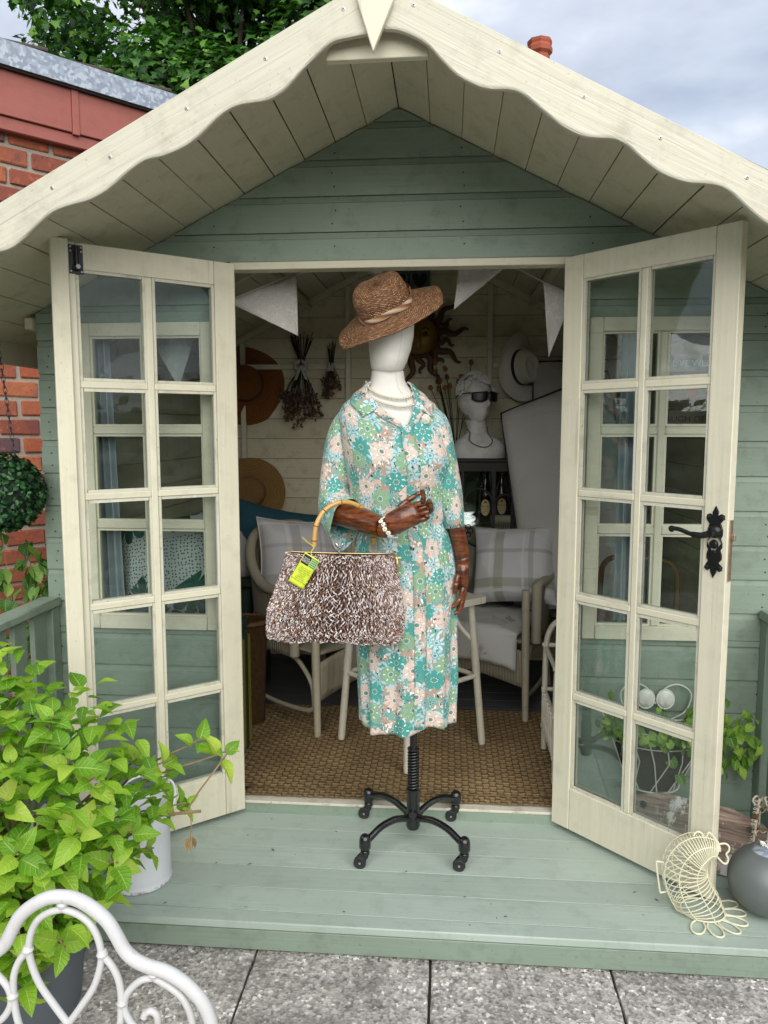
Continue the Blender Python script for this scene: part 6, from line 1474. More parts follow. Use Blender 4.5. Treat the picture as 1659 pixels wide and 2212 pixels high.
# -- woven loom armchairs
g = G('woven_loom_paper'); co = g.co('UV'); ux, uy, _ = g.sep(co)
wv = g.ma('MULTIPLY', g.ma('SINE', g.ma('MULTIPLY', ux, 900.0)), g.ma('MULTIPLY_ADD', g.ma('SINE', g.ma('MULTIPLY', uy, 700.0)), .4, .6))
g.set(Base_Color=g.mix(g.rng(wv, -.6, .4, 1.0, 0.0), g.ramp(g.noise(co, 6, 4, .6), [(.3, lin('#b3ab94')), (.7, lin('#ccc4ad'))]), lin('#5d5747')), Roughness=.75); g.bump(wv, .7, .004); M['loom'] = g.m
M['loomwood'] = painted('worn_cream_legs', lin('#a9a28d'), 'Z', .6, .3, .5, '#6a6150', .08, wear=('#6f6552', .5))
def loom_chair(loc, rz, label):
    t = empty('loom_armchair', loc, label, 'chair', rz=rz)
    def plan(u, k=1.0):
        a = -.30 + (PI + .60) * u          # from front right round the back to front left
        x = .275 * k * math.copysign(abs(math.cos(a)) ** .62, math.cos(a)); y = .285 * k * math.copysign(abs(math.sin(a)) ** .62, math.sin(a))
        return x, y
    def top(u): q = math.sin(PI * u); return .600 + .245 * max(0, (q - .25) / .75) ** 1.3
    def shell(u, v):
        z = .315 + (top(u) - .315) * v; x, y = plan(u, .93 + .09 * v); return (x, y, z)
    b = MB(); b.grid(shell, 44, 12, uvf=lambda u, v: (u * 1.5, v * .5)); o = fix_normals(b.obj('shell', M['loom'], t, True, 0, world=False)); mo = o.modifiers.new('th', 'SOLIDIFY'); mo.thickness = .016; mo.offset = 0
    b = MB(); P = [Vector((*plan(i / 44, 1.02), top(i / 44) + .004)) for i in range(45)]; P = [Vector((P[0].x, P[0].y, .33))] + P + [Vector((P[-1].x, P[-1].y, .33))]
    b.tube(P, .024, 10); b.obj('rolled_arm', M['loom'], t, True, 60, world=False)
    b = MB(); b.grid(lambda u, v: ((u - .5) * .50, -.27 + v * .50, .365 + .012 * math.sin(u * PI) * math.sin(v * PI)), 12, 12, uvf=lambda u, v: (u * .5, v * .5)); b.grid(lambda u, v: ((u - .5) * .52, -.275, .20 + .10 * abs(u - .5) ** 1.2 * -1.2 + v * (.168 - .0) + .0), 12, 5, uvf=lambda u, v: (u * .5, v * .2)); o = b.obj('seat', M['loom'], t, True, 0, world=False); mo = o.modifiers.new('th', 'SOLIDIFY'); mo.thickness = .012
    for sx in (-1, 1):
        b = MB(); b.tube([(sx * .255, -.258, .60), (sx * .262, -.266, .30), (sx * .272, -.285, 0.001)], [.018, .0185, .015], 10); b.obj('leg', M['loomwood'], t, True, 60, world=False)
        b = MB(); b.tube([(sx * .215, .235, .34), (sx * .232, .265, 0.001)], [.017, .014], 10); b.obj('leg', M['loomwood'], t, True, 60, world=False)
        b = MB(); b.tube(spl([(sx * .262, -.255, .12), (sx * .252, -.225, .22), (sx * .245, -.12, .305), (sx * .24, 0, .318), (sx * .235, .12, .305), (sx * .230, .215, .22), (sx * .232, .235, .12), (sx * .238, .19, .085), (sx * .245, 0, .075), (sx * .258, -.2, .095), (sx * .262, -.255, .12)], 4), .0105, 9); b.obj('stretcher', M['loomwood'], t, True, 60, world=False)
    return t
loom_chair((-.43, .955, 0.0), rad(51), 'cream woven loom armchair with plaid cushion left of the dress form')
loom_chair((.385, 1.19, 0.0), rad(-22), 'cream woven loom armchair with floral seat pad right of the dress form')
# -- cushions
def plaid(name, base, bands):
    g = G(name); uv = g.co('UV'); ux, uy, _ = g.sep(uv); c = base
    for (ax_, p, w, col, f) in bands:
        q = g.ma('FRACT', g.ma('ADD', g.ma('MULTIPLY', ux if ax_ == 'x' else uy, 3.2), p)); c = g.mix(g.ma('MULTIPLY', g.ma('MULTIPLY', g.ma('GREATER_THAN', q, .5 - w), g.ma('LESS_THAN', q, .5 + w)), f), c, col)
    g.set(Base_Color=c, Roughness=.85, Sheen_Weight=.1); g.bump(g.ma('ADD', g.noise(g.mp(uv, (6, 9, 1)), 1.0, 4, .6), g.ma('MULTIPLY', g.noise(uv, 300, 1), .1)), .5, .02); return g.m
GB = [('x', .0, .07, lin('#8b8f6f'), .55), ('x', .13, .03, lin('#dcdad4'), .8), ('x', .5, .04, lin('#9a9690'), .5), ('y', .2, .07, lin('#8b8f6f'), .55), ('y', .33, .025, lin('#dcdad4'), .8), ('y', .7, .03, lin('#9a9690'), .5), ('x', .62, .02, lin('#dcdad4'), .6)]
M['plaid1'] = plaid('grey_plaid_linen', lin('#c6c4c6'), [(a, p, w, lin('#8d8a84') if i % 3 == 0 else c, f * .8) for i, (a, p, w, c, f) in enumerate(GB)])
M['plaid2'] = plaid('green_plaid_linen', lin('#cfcdcf'), GB)
M['teal'] = plain('teal_knit', lin('#1f4a57'), .9, 0, 40, .25, .8, 60)
def pillow(name, label, mat, w, h, t, M4, cat='cushion', seed=1, pip=None, dent=.15):
    e = empty(name, M4.translation, label, cat); b = MB(); n = 26
    for side in (1, -1):
        def f(u, v):
            x = (u - .5) * 2; y = (v - .5) * 2; k = max(0, (1 - abs(x) ** 2.6)) ** .5 * max(0, (1 - abs(y) ** 2.6)) ** .5
            pin = 1 - .09 * (1 - abs(y) ** 2) * abs(x) ** 3; piny = 1 - .09 * (1 - abs(x) ** 2) * abs(y) ** 3
            z = t * k * (1 + .18 * mnoise.noise(Vector((x * 2 + seed, y * 2, side))) - dent * math.exp(-((x * 1.3) ** 2 + ((y - .9) * 2.2) ** 2))) + .004 * mnoise.noise(Vector((x * 6, y * 6, seed)))
            return Vector((x * w / 2 * pin, y * h / 2 * piny, side * z))
        b.grid(f, n, n, M4, uvf=lambda u, v: (u * w, v * h), flip=(side < 0))
    b.obj('cover', mat, e, True, 0)
    if pip:
        b = MB(); P = []
        for (ax, ay, bx_, by_) in ((-1, -1, 1, -1), (1, -1, 1, 1), (1, 1, -1, 1), (-1, 1, -1, -1)):
            for k in range(10):
                q = k / 10; x = ax + (bx_ - ax) * q; y = ay + (by_ - ay) * q; P.append(M4 @ Vector((x * w / 2 * (1 - .09 * (1 - abs(y) ** 2) * abs(x) ** 3), y * h / 2 * (1 - .09 * (1 - abs(x) ** 2) * abs(y) ** 3), 0)))
        b.tube(P, .003, 6, closed=True); b.obj('piping', pip, e, True)
    return e
def facing(loc, d, roll=0.0):      # local z towards d, local y upwards
    z = Vector(d).normalized(); up = Vector((0, 0, 1)); x = up.cross(z).normalized(); y = z.cross(x)
    m = Matrix((x, y, z)).transposed().to_4x4(); m.translation = loc; return m @ Matrix.Rotation(roll, 4, 'Z')
pillow('plaid_cushion', 'grey plaid cushion with piped edge on the left woven armchair', M['plaid1'], .42, .40, .12, facing((-.535, 1.00, .70), (.55, -.80, .32), rad(-6)), pip=M['canvas'])
pillow('teal_cushion', 'dark teal knitted cushion tucked behind the grey plaid one', M['teal'], .44, .40, .07, facing((-.70, 1.19, .74), (.45, -.85, .25), rad(-14)), seed=4)
pillow('plaid_cushion', 'green and white plaid cushion on the right woven armchair', M['plaid2'], .42, .40, .12, facing((.50, 1.20, .655), (-.28, -.90, .35), rad(4)), seed=7)
g = G('grey_floral_linen'); uv = g.co('UV'); fl_ = g.noise(g.mp(uv, (9, 9, 1)), 1.0, 6, .7, 1.5); mask = g.ramp(g.noise(uv, 5, 2), [(.5, 0), (.6, 1)])
g.set(Base_Color=g.mix(g.ma('MULTIPLY', g.ramp(fl_, [(.5, 0), (.56, .8), (.62, .2), (.68, .8)]), mask), lin('#c2c2be'), lin('#7f7a7b')), Roughness=.85); g.bump(fl_, .3, .02); M['greyfloral'] = g.m
sp = empty('seat_pad', (.29, 1.0, .37), 'pale grey floral seat pad drooping over the right armchair seat', 'cushion')
b = MB(); R2 = Matrix.Translation((.385, 1.19, 0)) @ Matrix.Rotation(rad(-22), 4, 'Z')
def pad(u, v):
    x = (u - .5) * 2; y = (v - .5) * 2; L = (v * .62)
    if L < .16: yy = -.335 + .02 * math.sin(L * 9); z = .27 + L * 1.05
    else: yy = -.335 + (L - .16) * 1.08; z = .435 - .05 * max(0, (L - .40)) 
    k = max(0, 1 - abs(x) ** 4); bul = .03 * max(0, math.sin(v * PI)) * k
    if L < .16: yy -= .035 * k * math.sin(L / .16 * PI * .6 + .2); z += .0
    z += .006 * mnoise.noise(Vector((x * 4, y * 4, 2))) - .03 * (1 - k)
    return (x * .235, yy, z + (bul * .3 if L > .16 else 0))
b.grid(pad, 24, 30, R2, uvf=lambda u, v: (u * .5, v * .62)); o = b.obj('cover', M['greyfloral'], sp, True, 0); mo = o.modifiers.new('th', 'SOLIDIFY'); mo.thickness = .035; mo.offset = -1
# -- white cane table behind the form
M['cane'] = painted('worn_white_cane', lin('#c9c4b4'), 'Z', .5, .3, .4, '#7a705c', .08, wear=('#8a806a', .4))
tb_ = empty('cane_table', (.025, .53, .01), 'worn white cane table with splayed wrapped legs behind the dress form', 'table')
feet = [(-.272, .527), (.322, .527), (.025, .227), (.025, .83)]; c0 = Vector((.025, .528, 0)); tops = []
b = MB(); hz = .640; pts = [(c0.x + dx, c0.y + dy) for dx, dy in ((-.305, 0), (0, -.30), (.305, 0), (0, .30))]; b.prism(pts, hz - .028, hz, axis='z'); fix_normals(b.obj('table_top', M['cane'], tb_))
for (x, y) in feet:
    f = Vector((x, y, .012)); d = (f - c0); d.z = 0; tp_ = c0 + d * .82 + Vector((0, 0, hz - .029)); tops.append((f, tp_)); b = MB()
    b.tube([f, f.lerp(tp_, .03), f.lerp(tp_, .97), tp_], [.0135, .0155, .015, .015], 12); b.obj('leg', M['cane'], tb_, True)
    b = MB(); kq = 26
    for k in range(kq): 
        q = f.lerp(tp_, .50 + .22 * k / kq); q2 = f.lerp(tp_, .50 + .22 * (k + .85) / kq); b.tube([q, q.lerp(q2, .5), q2], [.0160, .0178, .0160], 10, caps=False)
    tag(b.obj('binding', M['cane'], tb_, True), kind='stuff')
    b = MB(); b.tube(spl([f.lerp(tp_, .73), f.lerp(tp_, .84) - d * .18, c0 + d * .52 + Vector((0, 0, hz - .03))], 5), .009, 8); b.obj('brace', M['cane'], tb_, True)
for i, j in ((0, 2), (2, 1), (1, 3), (3, 0)):
    a = tops[i][0].lerp(tops[i][1], .49); c = tops[j][0].lerp(tops[j][1], .49); b = MB(); b.tube([a, c], .010, 8); b.obj('stretcher', M['cane'], tb_, True)
# -- white cane plant stand at the right jamb
cs = empty('cane_stand', (.66, .36, .012), 'white bent cane shelf stand just inside the right door jamb', 'stand')
for y in (.18, .50):
    b = MB(); b.tube(spl([(.575, y, .012), (.573, y, .25), (.575, y, .43), (.585, y, .50), (.615, y, .545), (.66, y, .565), (.72, y, .565), (.77, y, .54), (.79, y, .48), (.795, y, .25), (.795, y, .012)], 5), .012, 9); b.obj('frame', M['cane'], cs, True)
for z in (.10, .255, .44):
    b = MB(); b.tube([(.574, .165, z), (.574, .515, z)], .009, 8); b.tube([(.794, .165, z), (.794, .515, z)], .009, 8); b.tube([(.56, .18, z + .01), (.81, .18, z + .01)], .009, 8); b.tube([(.56, .50, z + .01), (.81, .50, z + .01)], .009, 8)
    for k in range(5): b.tube([(.62 + k * .032, .17, z + .012), (.62 + k * .032, .51, z + .012)], .006, 6)
    b.obj('shelf', M['cane'], cs, True)
b = MB()
for k in range(6): 
    y0 = .19 + k * .05; b.tube(spl([(.566, y0, .265), (.562, y0 + .025, .17), (.566, y0 + .05, .11)], 4), .005, 7); b.tube(spl([(.566, y0 + .05, .265), (.562, y0 + .025, .19), (.566, y0, .11)], 4), .005, 7)
tag(b.obj('lattice', M['cane'], cs, True), kind='stuff')
# -- dark green cabinet, yellow box and wicker basket left of the doorway
M['dkgreen'] = painted('dark_green_stain', (.020, .038, .026, 1), 'Z', .5, .3, .3, '#0c100c', .15)
cab = empty('green_cupboard', (-.96, 1.05, 0), 'dark green wooden cupboard in the left corner behind the door jamb', 'cupboard')
b = MB(); b.box(-1.18, -.755, .90, 1.30, 0, .585, c=.004); b.obj('carcass', M['dkgreen'], cab)
b = MB(); b.box(-1.20, -.735, .875, 1.32, .586, .615, c=.005); b.obj('top', M['dkgreen'], cab)
for x0 in (-1.175, -.965):
    b = MB(); b.box(x0, x0 + .205, .882, .899, .03, .57, c=.004); d_ = b.obj('door', M['dkgreen'], cab); b = MB(); b.tube([(x0 + (.19 if x0 < -1 else .015), .881, .32), (x0 + (.19 if x0 < -1 else .015), .865, .32)], .008, 8); b.obj('knob', M['brass'], d_, True)
b = MB(); b.box(-.70, -.650, .26, .50, .013, .47, c=.003); yb_ = b.obj('yellow_box', plain('mustard_card', lin('#8f8426'), .8, 0, 30, .15), None); tag(yb_, 'tall mustard yellow box standing just inside the left jamb', 'box')
g = G('brown_wicker'); co = g.co('UV'); ux, uy, _ = g.sep(co); wv = g.ma('MULTIPLY', g.ma('SINE', g.ma('MULTIPLY', ux, 420.)), g.ma('SINE', g.ma('MULTIPLY', uy, 420.)))
g.set(Base_Color=g.mix(g.rng(wv, -.5, .5), lin('#3a2414'), g.ramp(g.noise(co, 30, 3), [(.3, lin('#7c5730')), (.7, lin('#a37a48'))])), Roughness=.65); g.bump(wv, .9, .008); M['wicker'] = g.m
def basket(name, label, loc, r0, r1, h, hoop=None):
    e = empty(name, loc, label, 'basket'); b = MB(); n = 30
    b.grid(lambda u, v: ((r0 + (r1 - r0) * v) * math.cos(2 * PI * u) * 1.0, (r0 + (r1 - r0) * v) * math.sin(2 * PI * u), h * v + .002), n, 12, uvf=lambda u, v: (u, v * h / .6)); b.add([(r0 * .98 * math.cos(2 * PI * k / n), r0 * .98 * math.sin(2 * PI * k / n), .004) for k in range(n)], [tuple(range(n))])
    o = b.obj('body', M['wicker'], e, True, 0, world=False); mo = o.modifiers.new('th', 'SOLIDIFY'); mo.thickness = .010
    b = MB()
    for q in range(2): b.tube([((r1 + .004) * math.cos(2 * PI * k / 48), (r1 + .004) * math.sin(2 * PI * k / 48), h + .006 * math.sin(k * 2.1 + q * PI)) for k in range(48)], .008, 7, closed=True)
    b.obj('rim', M['wicker'], e, True, 60, world=False); return e
basket('wicker_basket', 'brown wicker basket squeezed between yellow box and green cupboard', (-.72, .70, .014), .075, .090, .46)
basket('wicker_basket', 'dark wicker basket in the shadow under the left armchair', (-.43, 1.58, .0), .13, .16, .30)
pillow('white_cushion', 'white and pink cushion lying on the dark green cupboard', plain('white_cotton', lin('#b9b3b4'), .85, 0, 10, .1, .4, 20), .34, .30, .06, facing((-.92, 1.02, .70), (.3, -.75, .6), .3), seed=9)
# -- straw hats on the back wall
def wallhat(name, label, loc, d, R, r, h, col, seed):
    e = empty(name, loc, label, 'hat'); g = G('straw_' + str(seed)); uv = g.co('UV'); ux, uy, _ = g.sep(uv)
    rr = g.ma('SINE', g.ma('MULTIPLY', uy, 260.0)); st = g.ma('SINE', g.ma('ADD', g.ma('MULTIPLY', ux, 500.), g.ma('MULTIPLY', g.ma('FLOOR', g.ma('MULTIPLY', uy, 41.4)), 2.)))
    g.set(Base_Color=g.mix(g.rng(rr, -.8, .2, .7, 0), g.hsv(lin(col), .5, 1, g.ma('MULTIPLY_ADD', g.noise(uv, 30, 3), .5, .75)), lin('#2b1a0d')), Roughness=.65); g.bump(g.ma('ADD', rr, g.ma('MULTIPLY', st, .4)), .8, .004)
    mt = facing(loc, d); b = MB(); prof = [(.001, h), (r * .5, h * .98), (r * .85, h * .88), (r * .98, h * .6), (r, h * .1), (r * 1.08, .0), (r * 1.4, -.004), (R * .8, -.008), (R, -.016)]
    n = len(prof) - 1
    def f(u, v):
        s = v * n; i = min(int(s), n - 1); q = s - i; rr_ = prof[i][0] + (prof[i + 1][0] - prof[i][0]) * q; z = prof[i][1] + (prof[i + 1][1] - prof[i][1]) * q; a = 2 * PI * u
        return Vector((rr_ * math.cos(a), rr_ * math.sin(a), z + .012 * v * v * math.sin(2 * a + seed)))
    b.grid(f, 48, 32, mt, uvf=lambda u, v: (u, v)); fix_normals(b.obj('straw', g.m, e, True, 0)); b = MB(); b.grid(lambda u, v: mt @ Vector(((r * 1.012) * math.cos(2 * PI * u), (r * 1.012) * math.sin(2 * PI * u), .004 + v * .02)), 40, 2); b.obj('band', plain('hatband' + str(seed), lin(col, .45), .7), e, True)
wallhat('straw_sun_hat', 'large dark orange straw sun hat high on the back wall', (-.985, 1.755, 1.58), (.12, -1, .05), .235, .10, .10, '#a5652c', 1)
wallhat('straw_sun_hat', 'golden straw sun hat hanging above the teal cushion', (-.945, 1.66, .965), (.15, -1, .12), .200, .085, .085, '#c09658', 2)
wallhat('straw_sun_hat', 'brown straw hat half hidden under the golden one', (-1.03, 1.72, .80), (.2, -1, .0), .17, .08, .08, '#8a5f30', 3)
# -- dried flower bunches
M['drystem'] = plain('dark_dried_stem', lin('#2a2a1c'), .9, 0, 60, .3); M['bow'] = plain('white_ribbon', lin('#b5b0aa'), .7)
M['dryflower'] = leafmat('dried_petal', [(0, lin('#3a2a2e')), (.3, lin('#6b4048')), (.5, lin('#4d4a2c')), (.75, lin('#8d7f5a')), (1, lin('#7a5a62'))], .9, .1)
def bunch(label, x, zt, zb, z0, wd, n, seed):
    e = empty('dried_flower_bunch', (x, 1.73, zb), label, 'dried flowers'); r = random.Random(seed); b = MB(); fl2 = MB()
    for k in range(n):
        a = r.uniform(-1, 1); d = r.uniform(-1, .3); tip = Vector((x + a * wd * .28, 1.75 + d * .02, zt - r.uniform(0, .06))); kn = Vector((x + a * .012, 1.735, zb)); end = Vector((x + a * wd * .5 * r.uniform(.5, 1.1), 1.735 + d * wd * .3, z0 + r.uniform(0, (zb - z0) * .55)))
        b.tube(spl([tip, kn, kn.lerp(end, .6) + Vector((a * .01, 0, .01)), end], 3), .0022, 5)
        for q in range(4):
            p = end + Vector((r.uniform(-.02, .02), r.uniform(-.02, .01), r.uniform(-.02, .05)))
            for w in range(6):
                aa = r.uniform(0, 6.28); v1 = Vector((r.gauss(0, 1), r.gauss(0, 1), r.gauss(0, 1))).normalized() * r.uniform(.008, .018); v2 = v1.orthogonal().normalized() * r.uniform(.005, .010)
                fl2.add([p, p + v1 + v2, p + v1 * 1.5, p + v1 - v2], [(0, 1, 2, 3)])
    b.obj('stems', M['drystem'], e, True); tag(fl2.obj('flower_heads', M['dryflower'], e), kind='stuff')
    b = MB(); b.tube([(x + .018 * math.cos(2 * PI * k / 12), 1.735 + .014 * math.sin(2 * PI * k / 12), zb) for k in range(12)], .006, 6, closed=True)
    for q in (-1, 1):
        s = wd * .16; b.grid(lambda u, v: (x + q * (s * math.sin(u * PI) * (1.0 if u < .99 else 0) * .9 + .004), 1.712 - .02 * math.sin(u * 2 * PI) * .4, zb + (u - .5) * s * 1.2 * -1 + (v - .5) * .022), 8, 2); b.grid(lambda u, v: (x + q * u * s * .8 + (v - .5) * .016, 1.712 - .004 * u, zb - u * s * 2.0), 5, 2)
    o = b.obj('ribbon_bow', M['bow'], e, True)
bunch('large bunch of dried roses tied with a white ribbon on the back wall', -.655, 1.868, 1.675, 1.31, .25, 34, 2)
bunch('small slim bunch of dried roses beside the larger bunch', -.487, 1.816, 1.672, 1.50, .09, 14, 5)
# -- sun face plaque
M['sungold'] = plain('tarnished_gold', lin('#8a6a30'), .38, .45, 14, .35, .2, 60); M['sunrust'] = plain('dark_rust_metal', lin('#4a2d16'), .5, .3, 30, .4, .3, 80)
sn = empty('sun_plaque', (.0, 1.76, 1.835), 'bronze sun face plaque with wavy rays on the back wall', 'wall plaque')
sc0 = Vector((.0, 1.755, 1.835)); b = MB()
b.grid(lambda u, v: (lambda r, a: sc0 + Vector((r * math.cos(a), -.045 * (max(0, 1 - (r / .108) ** 2)) ** .5 - .018 * math.exp(-((r * math.cos(a)) / .012) ** 2 - ((r * math.sin(a) + .012) / .032) ** 2) - .008 * math.exp(-((r * math.cos(a)) / .03) ** 2 - ((r * math.sin(a) + .055) / .008) ** 2) - .006 * math.exp(-((r * math.cos(a)) / .022) ** 2 - ((r * math.sin(a) + .068) / .007) ** 2) + .010 * sum(math.exp(-((r * math.cos(a) - q * .038) / .018) ** 2 - ((r * math.sin(a) - .012) / .010) ** 2) for q in (-1, 1)), r * math.sin(a))))(.108 * v, 2 * PI * u), 60, 30); fix_normals(b.obj('face', M['sungold'], sn, True, 0))
b = MB(); b.tube([sc0 + Vector((.111 * math.cos(2 * PI * k / 40), -.006, .111 * math.sin(2 * PI * k / 40))) for k in range(40)], .010, 8, closed=True); b.obj('rim', M['sunrust'], sn, True)
b = MB()
for q in (-1, 1):
    b.lathe([(.0001, .006), (.008, .004), (.010, 0)], 10, Matrix.Translation(sc0 + Vector((q * .038, -.036, .012))) @ Matrix.Rotation(PI / 2, 4, 'X') @ Matrix.Scale(1.5, 4, (1, 0, 0))); b.tube(spl([sc0 + Vector((q * .016, -.046, .030)), sc0 + Vector((q * .04, -.043, .040)), sc0 + Vector((q * .062, -.035, .028))], 4), .003, 6)
b.obj('eyes', M['sunrust'], sn, True)
for k in range(20):
    a = 2 * PI * k / 20 + .1; L_ = .17 if k % 2 == 0 else .095; b = MB(); d = Vector((math.cos(a), 0, math.sin(a))); e_ = Vector((-math.sin(a), 0, math.cos(a))); P = []; R_ = []
    for j in range(13):
        q = j / 12; P.append(sc0 + d * (.108 + L_ * q) + e_ * (.013 * math.sin(q * 9.0) * (1 if k % 4 < 2 else -1)) + Vector((0, -.006, 0))); R_.append(((.017 if k % 2 == 0 else .013) * (1 - q) ** .7 + .0045, .006 * (1 - .5 * q)))
    m = MB(); m.tube(P, R_, 8); m.obj('ray', M['sunrust'], sn, True)
# -- heart shutter plaque near the gable
hp_ = empty('heart_shutter', (-.055, 1.745, 2.02), 'small blue grey shutter with cut out hearts above the sun plaque', 'wall plaque')
for q in (-1, 1):
    b = MB(); b.box(-.055 + q * .06 - .057, -.055 + q * .06 + .057, 1.745, 1.765, 2.055, 2.215, c=.003); pn = b.obj('panel', plain('blue_grey_paint%d' % q, lin('#4a5a66'), .6, 0, 20, .2), hp_)
    hx = [(0, -.042), (-.040, .006), (-.034, .034), (-.014, .036), (0, .020), (.014, .036), (.034, .034), (.040, .006)]; b = MB(); P = spl([(x - .055 + q * .06, 1.7435, z + 2.135) for x, z in hx], 4, closed=True); n = len(P); b.add([tuple(p) for p in P], [tuple(range(n))]); b.obj('heart', plain('dark_heart%d' % q, (.015, .016, .018, 1), .8), pn)
# -- bunting
bu = empty('bunting', (0, .24, 1.9), 'string of white floral fabric pennants hung inside the doorway', 'bunting')
g = G('bunting_cotton'); co = g.co('UV'); n_ = g.noise(g.vm('ADD', co, g.xyz(g.ma('MULTIPLY', g.rand(), 9), 0., 0.)), 16, 5, .7, 2.0)
g.set(Base_Color=g.mix(g.ramp(n_, [(.44, 0), (.50, .45), (.56, .0), (.60, .4)]), lin('#d8d5cf'), lin('#9d978a')), Roughness=.85); M['bunt'] = g.m
strp = spl([(-1.15, .30, 1.62), (-.93, .16, 1.70), (-.62, .22, 1.795), (-.387, .25, 1.885), (-.16, .27, 1.905), (.0, .27, 1.91), (.2, .25, 1.895), (.374, .25, 1.90), (.501, .24, 1.842), (.604, .22, 1.79), (.75, .16, 1.73), (1.15, .28, 1.63)], 6)
b = MB(); b.tube(strp, .0035, 6); b.obj('string', M['bow'], bu, True)
for (A, B, T_) in (((-.64, .22, 1.785), (-.387, .25, 1.885), (-.385, .26, 1.664)), ((-.16, .27, 1.905), (-.06, .27, 1.908), (-.09, .28, 1.872)), ((.202, .25, 1.895), (.374, .25, 1.90), (.186, .26, 1.752)), ((.501, .24, 1.842), (.606, .22, 1.79), (.527, .25, 1.578)), ((.70, .14, 1.735), (.86, .13, 1.70), (.79, .14, 1.50)), ((-.93, .14, 1.70), (-.72, .15, 1.71), (-.80, .14, 1.47))):
    A, B, T_ = Vector(A), Vector(B), Vector(T_); nn = (B - A).cross(T_ - A).normalized(); m = MB()
    m.grid(lambda u, v: A.lerp(B, u).lerp(T_, v * .999) + nn * (.010 * math.sin(u * PI) * math.sin(v * 3) + .006 * math.sin(v * 7 + u * 4) * (1 - v)), 10, 14, uvf=lambda u, v: (u * .25, v * .3)); o = m.obj('pennant', M['bunt'], bu, True, 0); mo = o.modifiers.new('th', 'SOLIDIFY'); mo.thickness = .0015
# -- white panama hat
ph = empty('panama_hat', (.555, 1.72, 1.655), 'white panama hat with black band hanging on the back wall', 'hat'); mt = facing((.560, 1.69, 1.655), (.50, -.85, .30), rad(12)) @ Matrix.Rotation(rad(18), 4, 'X')
M['panama'] = plain('bleached_canvas', lin('#d4d0c3'), .85, 0, 12, .12, .3, 120)
b = MB(); PR = [(.001, .088), (.03, .084), (.055, .092), (.068, .088), (.076, .07), (.082, .03), (.084, .0), (.10, -.006), (.130, -.012), (.162, -.005)]
def pan(u, v):
    n = len(PR) - 1; s = v * n; i = min(int(s), n - 1); q = s - i; r = PR[i][0] + (PR[i + 1][0] - PR[i][0]) * q; z = PR[i][1] + (PR[i + 1][1] - PR[i][1]) * q; a = 2 * PI * u
    k = max(0, r - .085) / .065
    return Vector((r * .84 * math.cos(a), r * 1.14 * math.sin(a), z + k * .022 * math.cos(2 * a + 2.5) + .003 * mnoise.noise(Vector((a, v * 6, 1)))))
b.grid(pan, 48, 40, mt); fix_normals(b.obj('felt', M['panama'], ph, True, 0)); b = MB(); b.grid(lambda u, v: mt @ Vector(((.0858 - .004 * v) * .84 * math.cos(2 * PI * u), (.0858 - .004 * v) * 1.14 * math.sin(2 * PI * u), .003 + .026 * v)), 48, 3); fix_normals(b.obj('band', M['tblack'], ph, True, 0))
# -- dark glass cabinet with mirror back
M['mahog'] = painted('dark_mahogany', (.010, .005, .004, 1), 'Z', .5, .15, .2, '#060404', .2); g = G('cabinet_mirror'); g.set(Base_Color=(.5, .52, .52, 1), Metallic=1.0, Roughness=.06); M['mirror'] = g.m
ct = empty('display_cabinet', (.27, 1.52, 0), 'dark mahogany glazed display cabinet under the plaster bust', 'cabinet')
X0, X1, Y0, Y1, Z1 = .02, .515, 1.36, 1.70, 1.172
b = MB(); b.box(X0 - .012, X1 + .012, Y0 - .012, Y1 + .01, Z1 - .018, Z1, c=.004); b.obj('top', M['mahog'], ct)
for (x, y) in ((X0, Y0), (X1 - .022, Y0), (X0, Y1 - .022), (X1 - .022, Y1 - .022)):
    b = MB(); b.box(x, x + .022, y, y + .022, .0, Z1 - .0185, c=.002); b.obj('post', M['mahog'], ct)
b = MB(); b.box(X0 + .0225, X1 - .0225, Y0 + .002, Y0 + .02, Z1 - .065, Z1 - .019); b.obj('rail', M['mahog'], ct)
b = MB(); b.box(X0 + .0225, X1 - .0225, Y0 + .002, Y1 - .02, .40, .43); b.obj('base_board', M['mahog'], ct)
b = MB(); b.box(X0 + .0225, X1 - .0225, Y1 - .014, Y1 - .008, .431, Z1 - .019); b.obj('mirror_back', M['mirror'], ct)
for x in (.245, .405):
    b = MB(); b.box(x - .008, x + .008, Y0 + .004, Y0 + .016, .431, Z1 - .066); b.obj('glazing_bar', M['mahog'], ct)
for (xa, xb) in ((X0 + .023, .2365), (.2535, .3965), (.4135, X1 - .023)):
    b = MB(); b.box(xa, xb, Y0 + .008, Y0 + .011, .432, Z1 - .067); b.obj('pane', M['cab_glass'], ct)
b = MB()
for (cx, cz, r) in ((.325, .93, .075), (.46, .93, .05), (.14, .93, .09)):
    b.tube([(cx + r * math.cos(PI * k / 16), Y0 + .002, cz + 1.2 * r * math.sin(PI * k / 16)) for k in range(17)], .0055, 6); b.tube([(cx + r * math.cos(PI * k / 16), Y0 + .002, cz - .12 - 1.2 * r * math.sin(PI * k / 16)) for k in range(17)], .0055, 6)
for k in range(6): 
    a = 2 * PI * k / 6; b.tube([(.265 + .022 * math.cos(a) + .013 * math.cos(2 * PI * j / 10), Y0 + .001, .80 + .022 * math.sin(a) + .013 * math.sin(2 * PI * j / 10)) for j in range(10)], .003, 5, closed=True)
tag(b.obj('fretwork', M['mahog'], ct, True), kind='stuff')
b = MB(); b.box(X0 + .023, X1 - .023, Y0 + .02, Y1 - .02, .822, .830); b.obj('shelf', M['cab_glass'], ct)
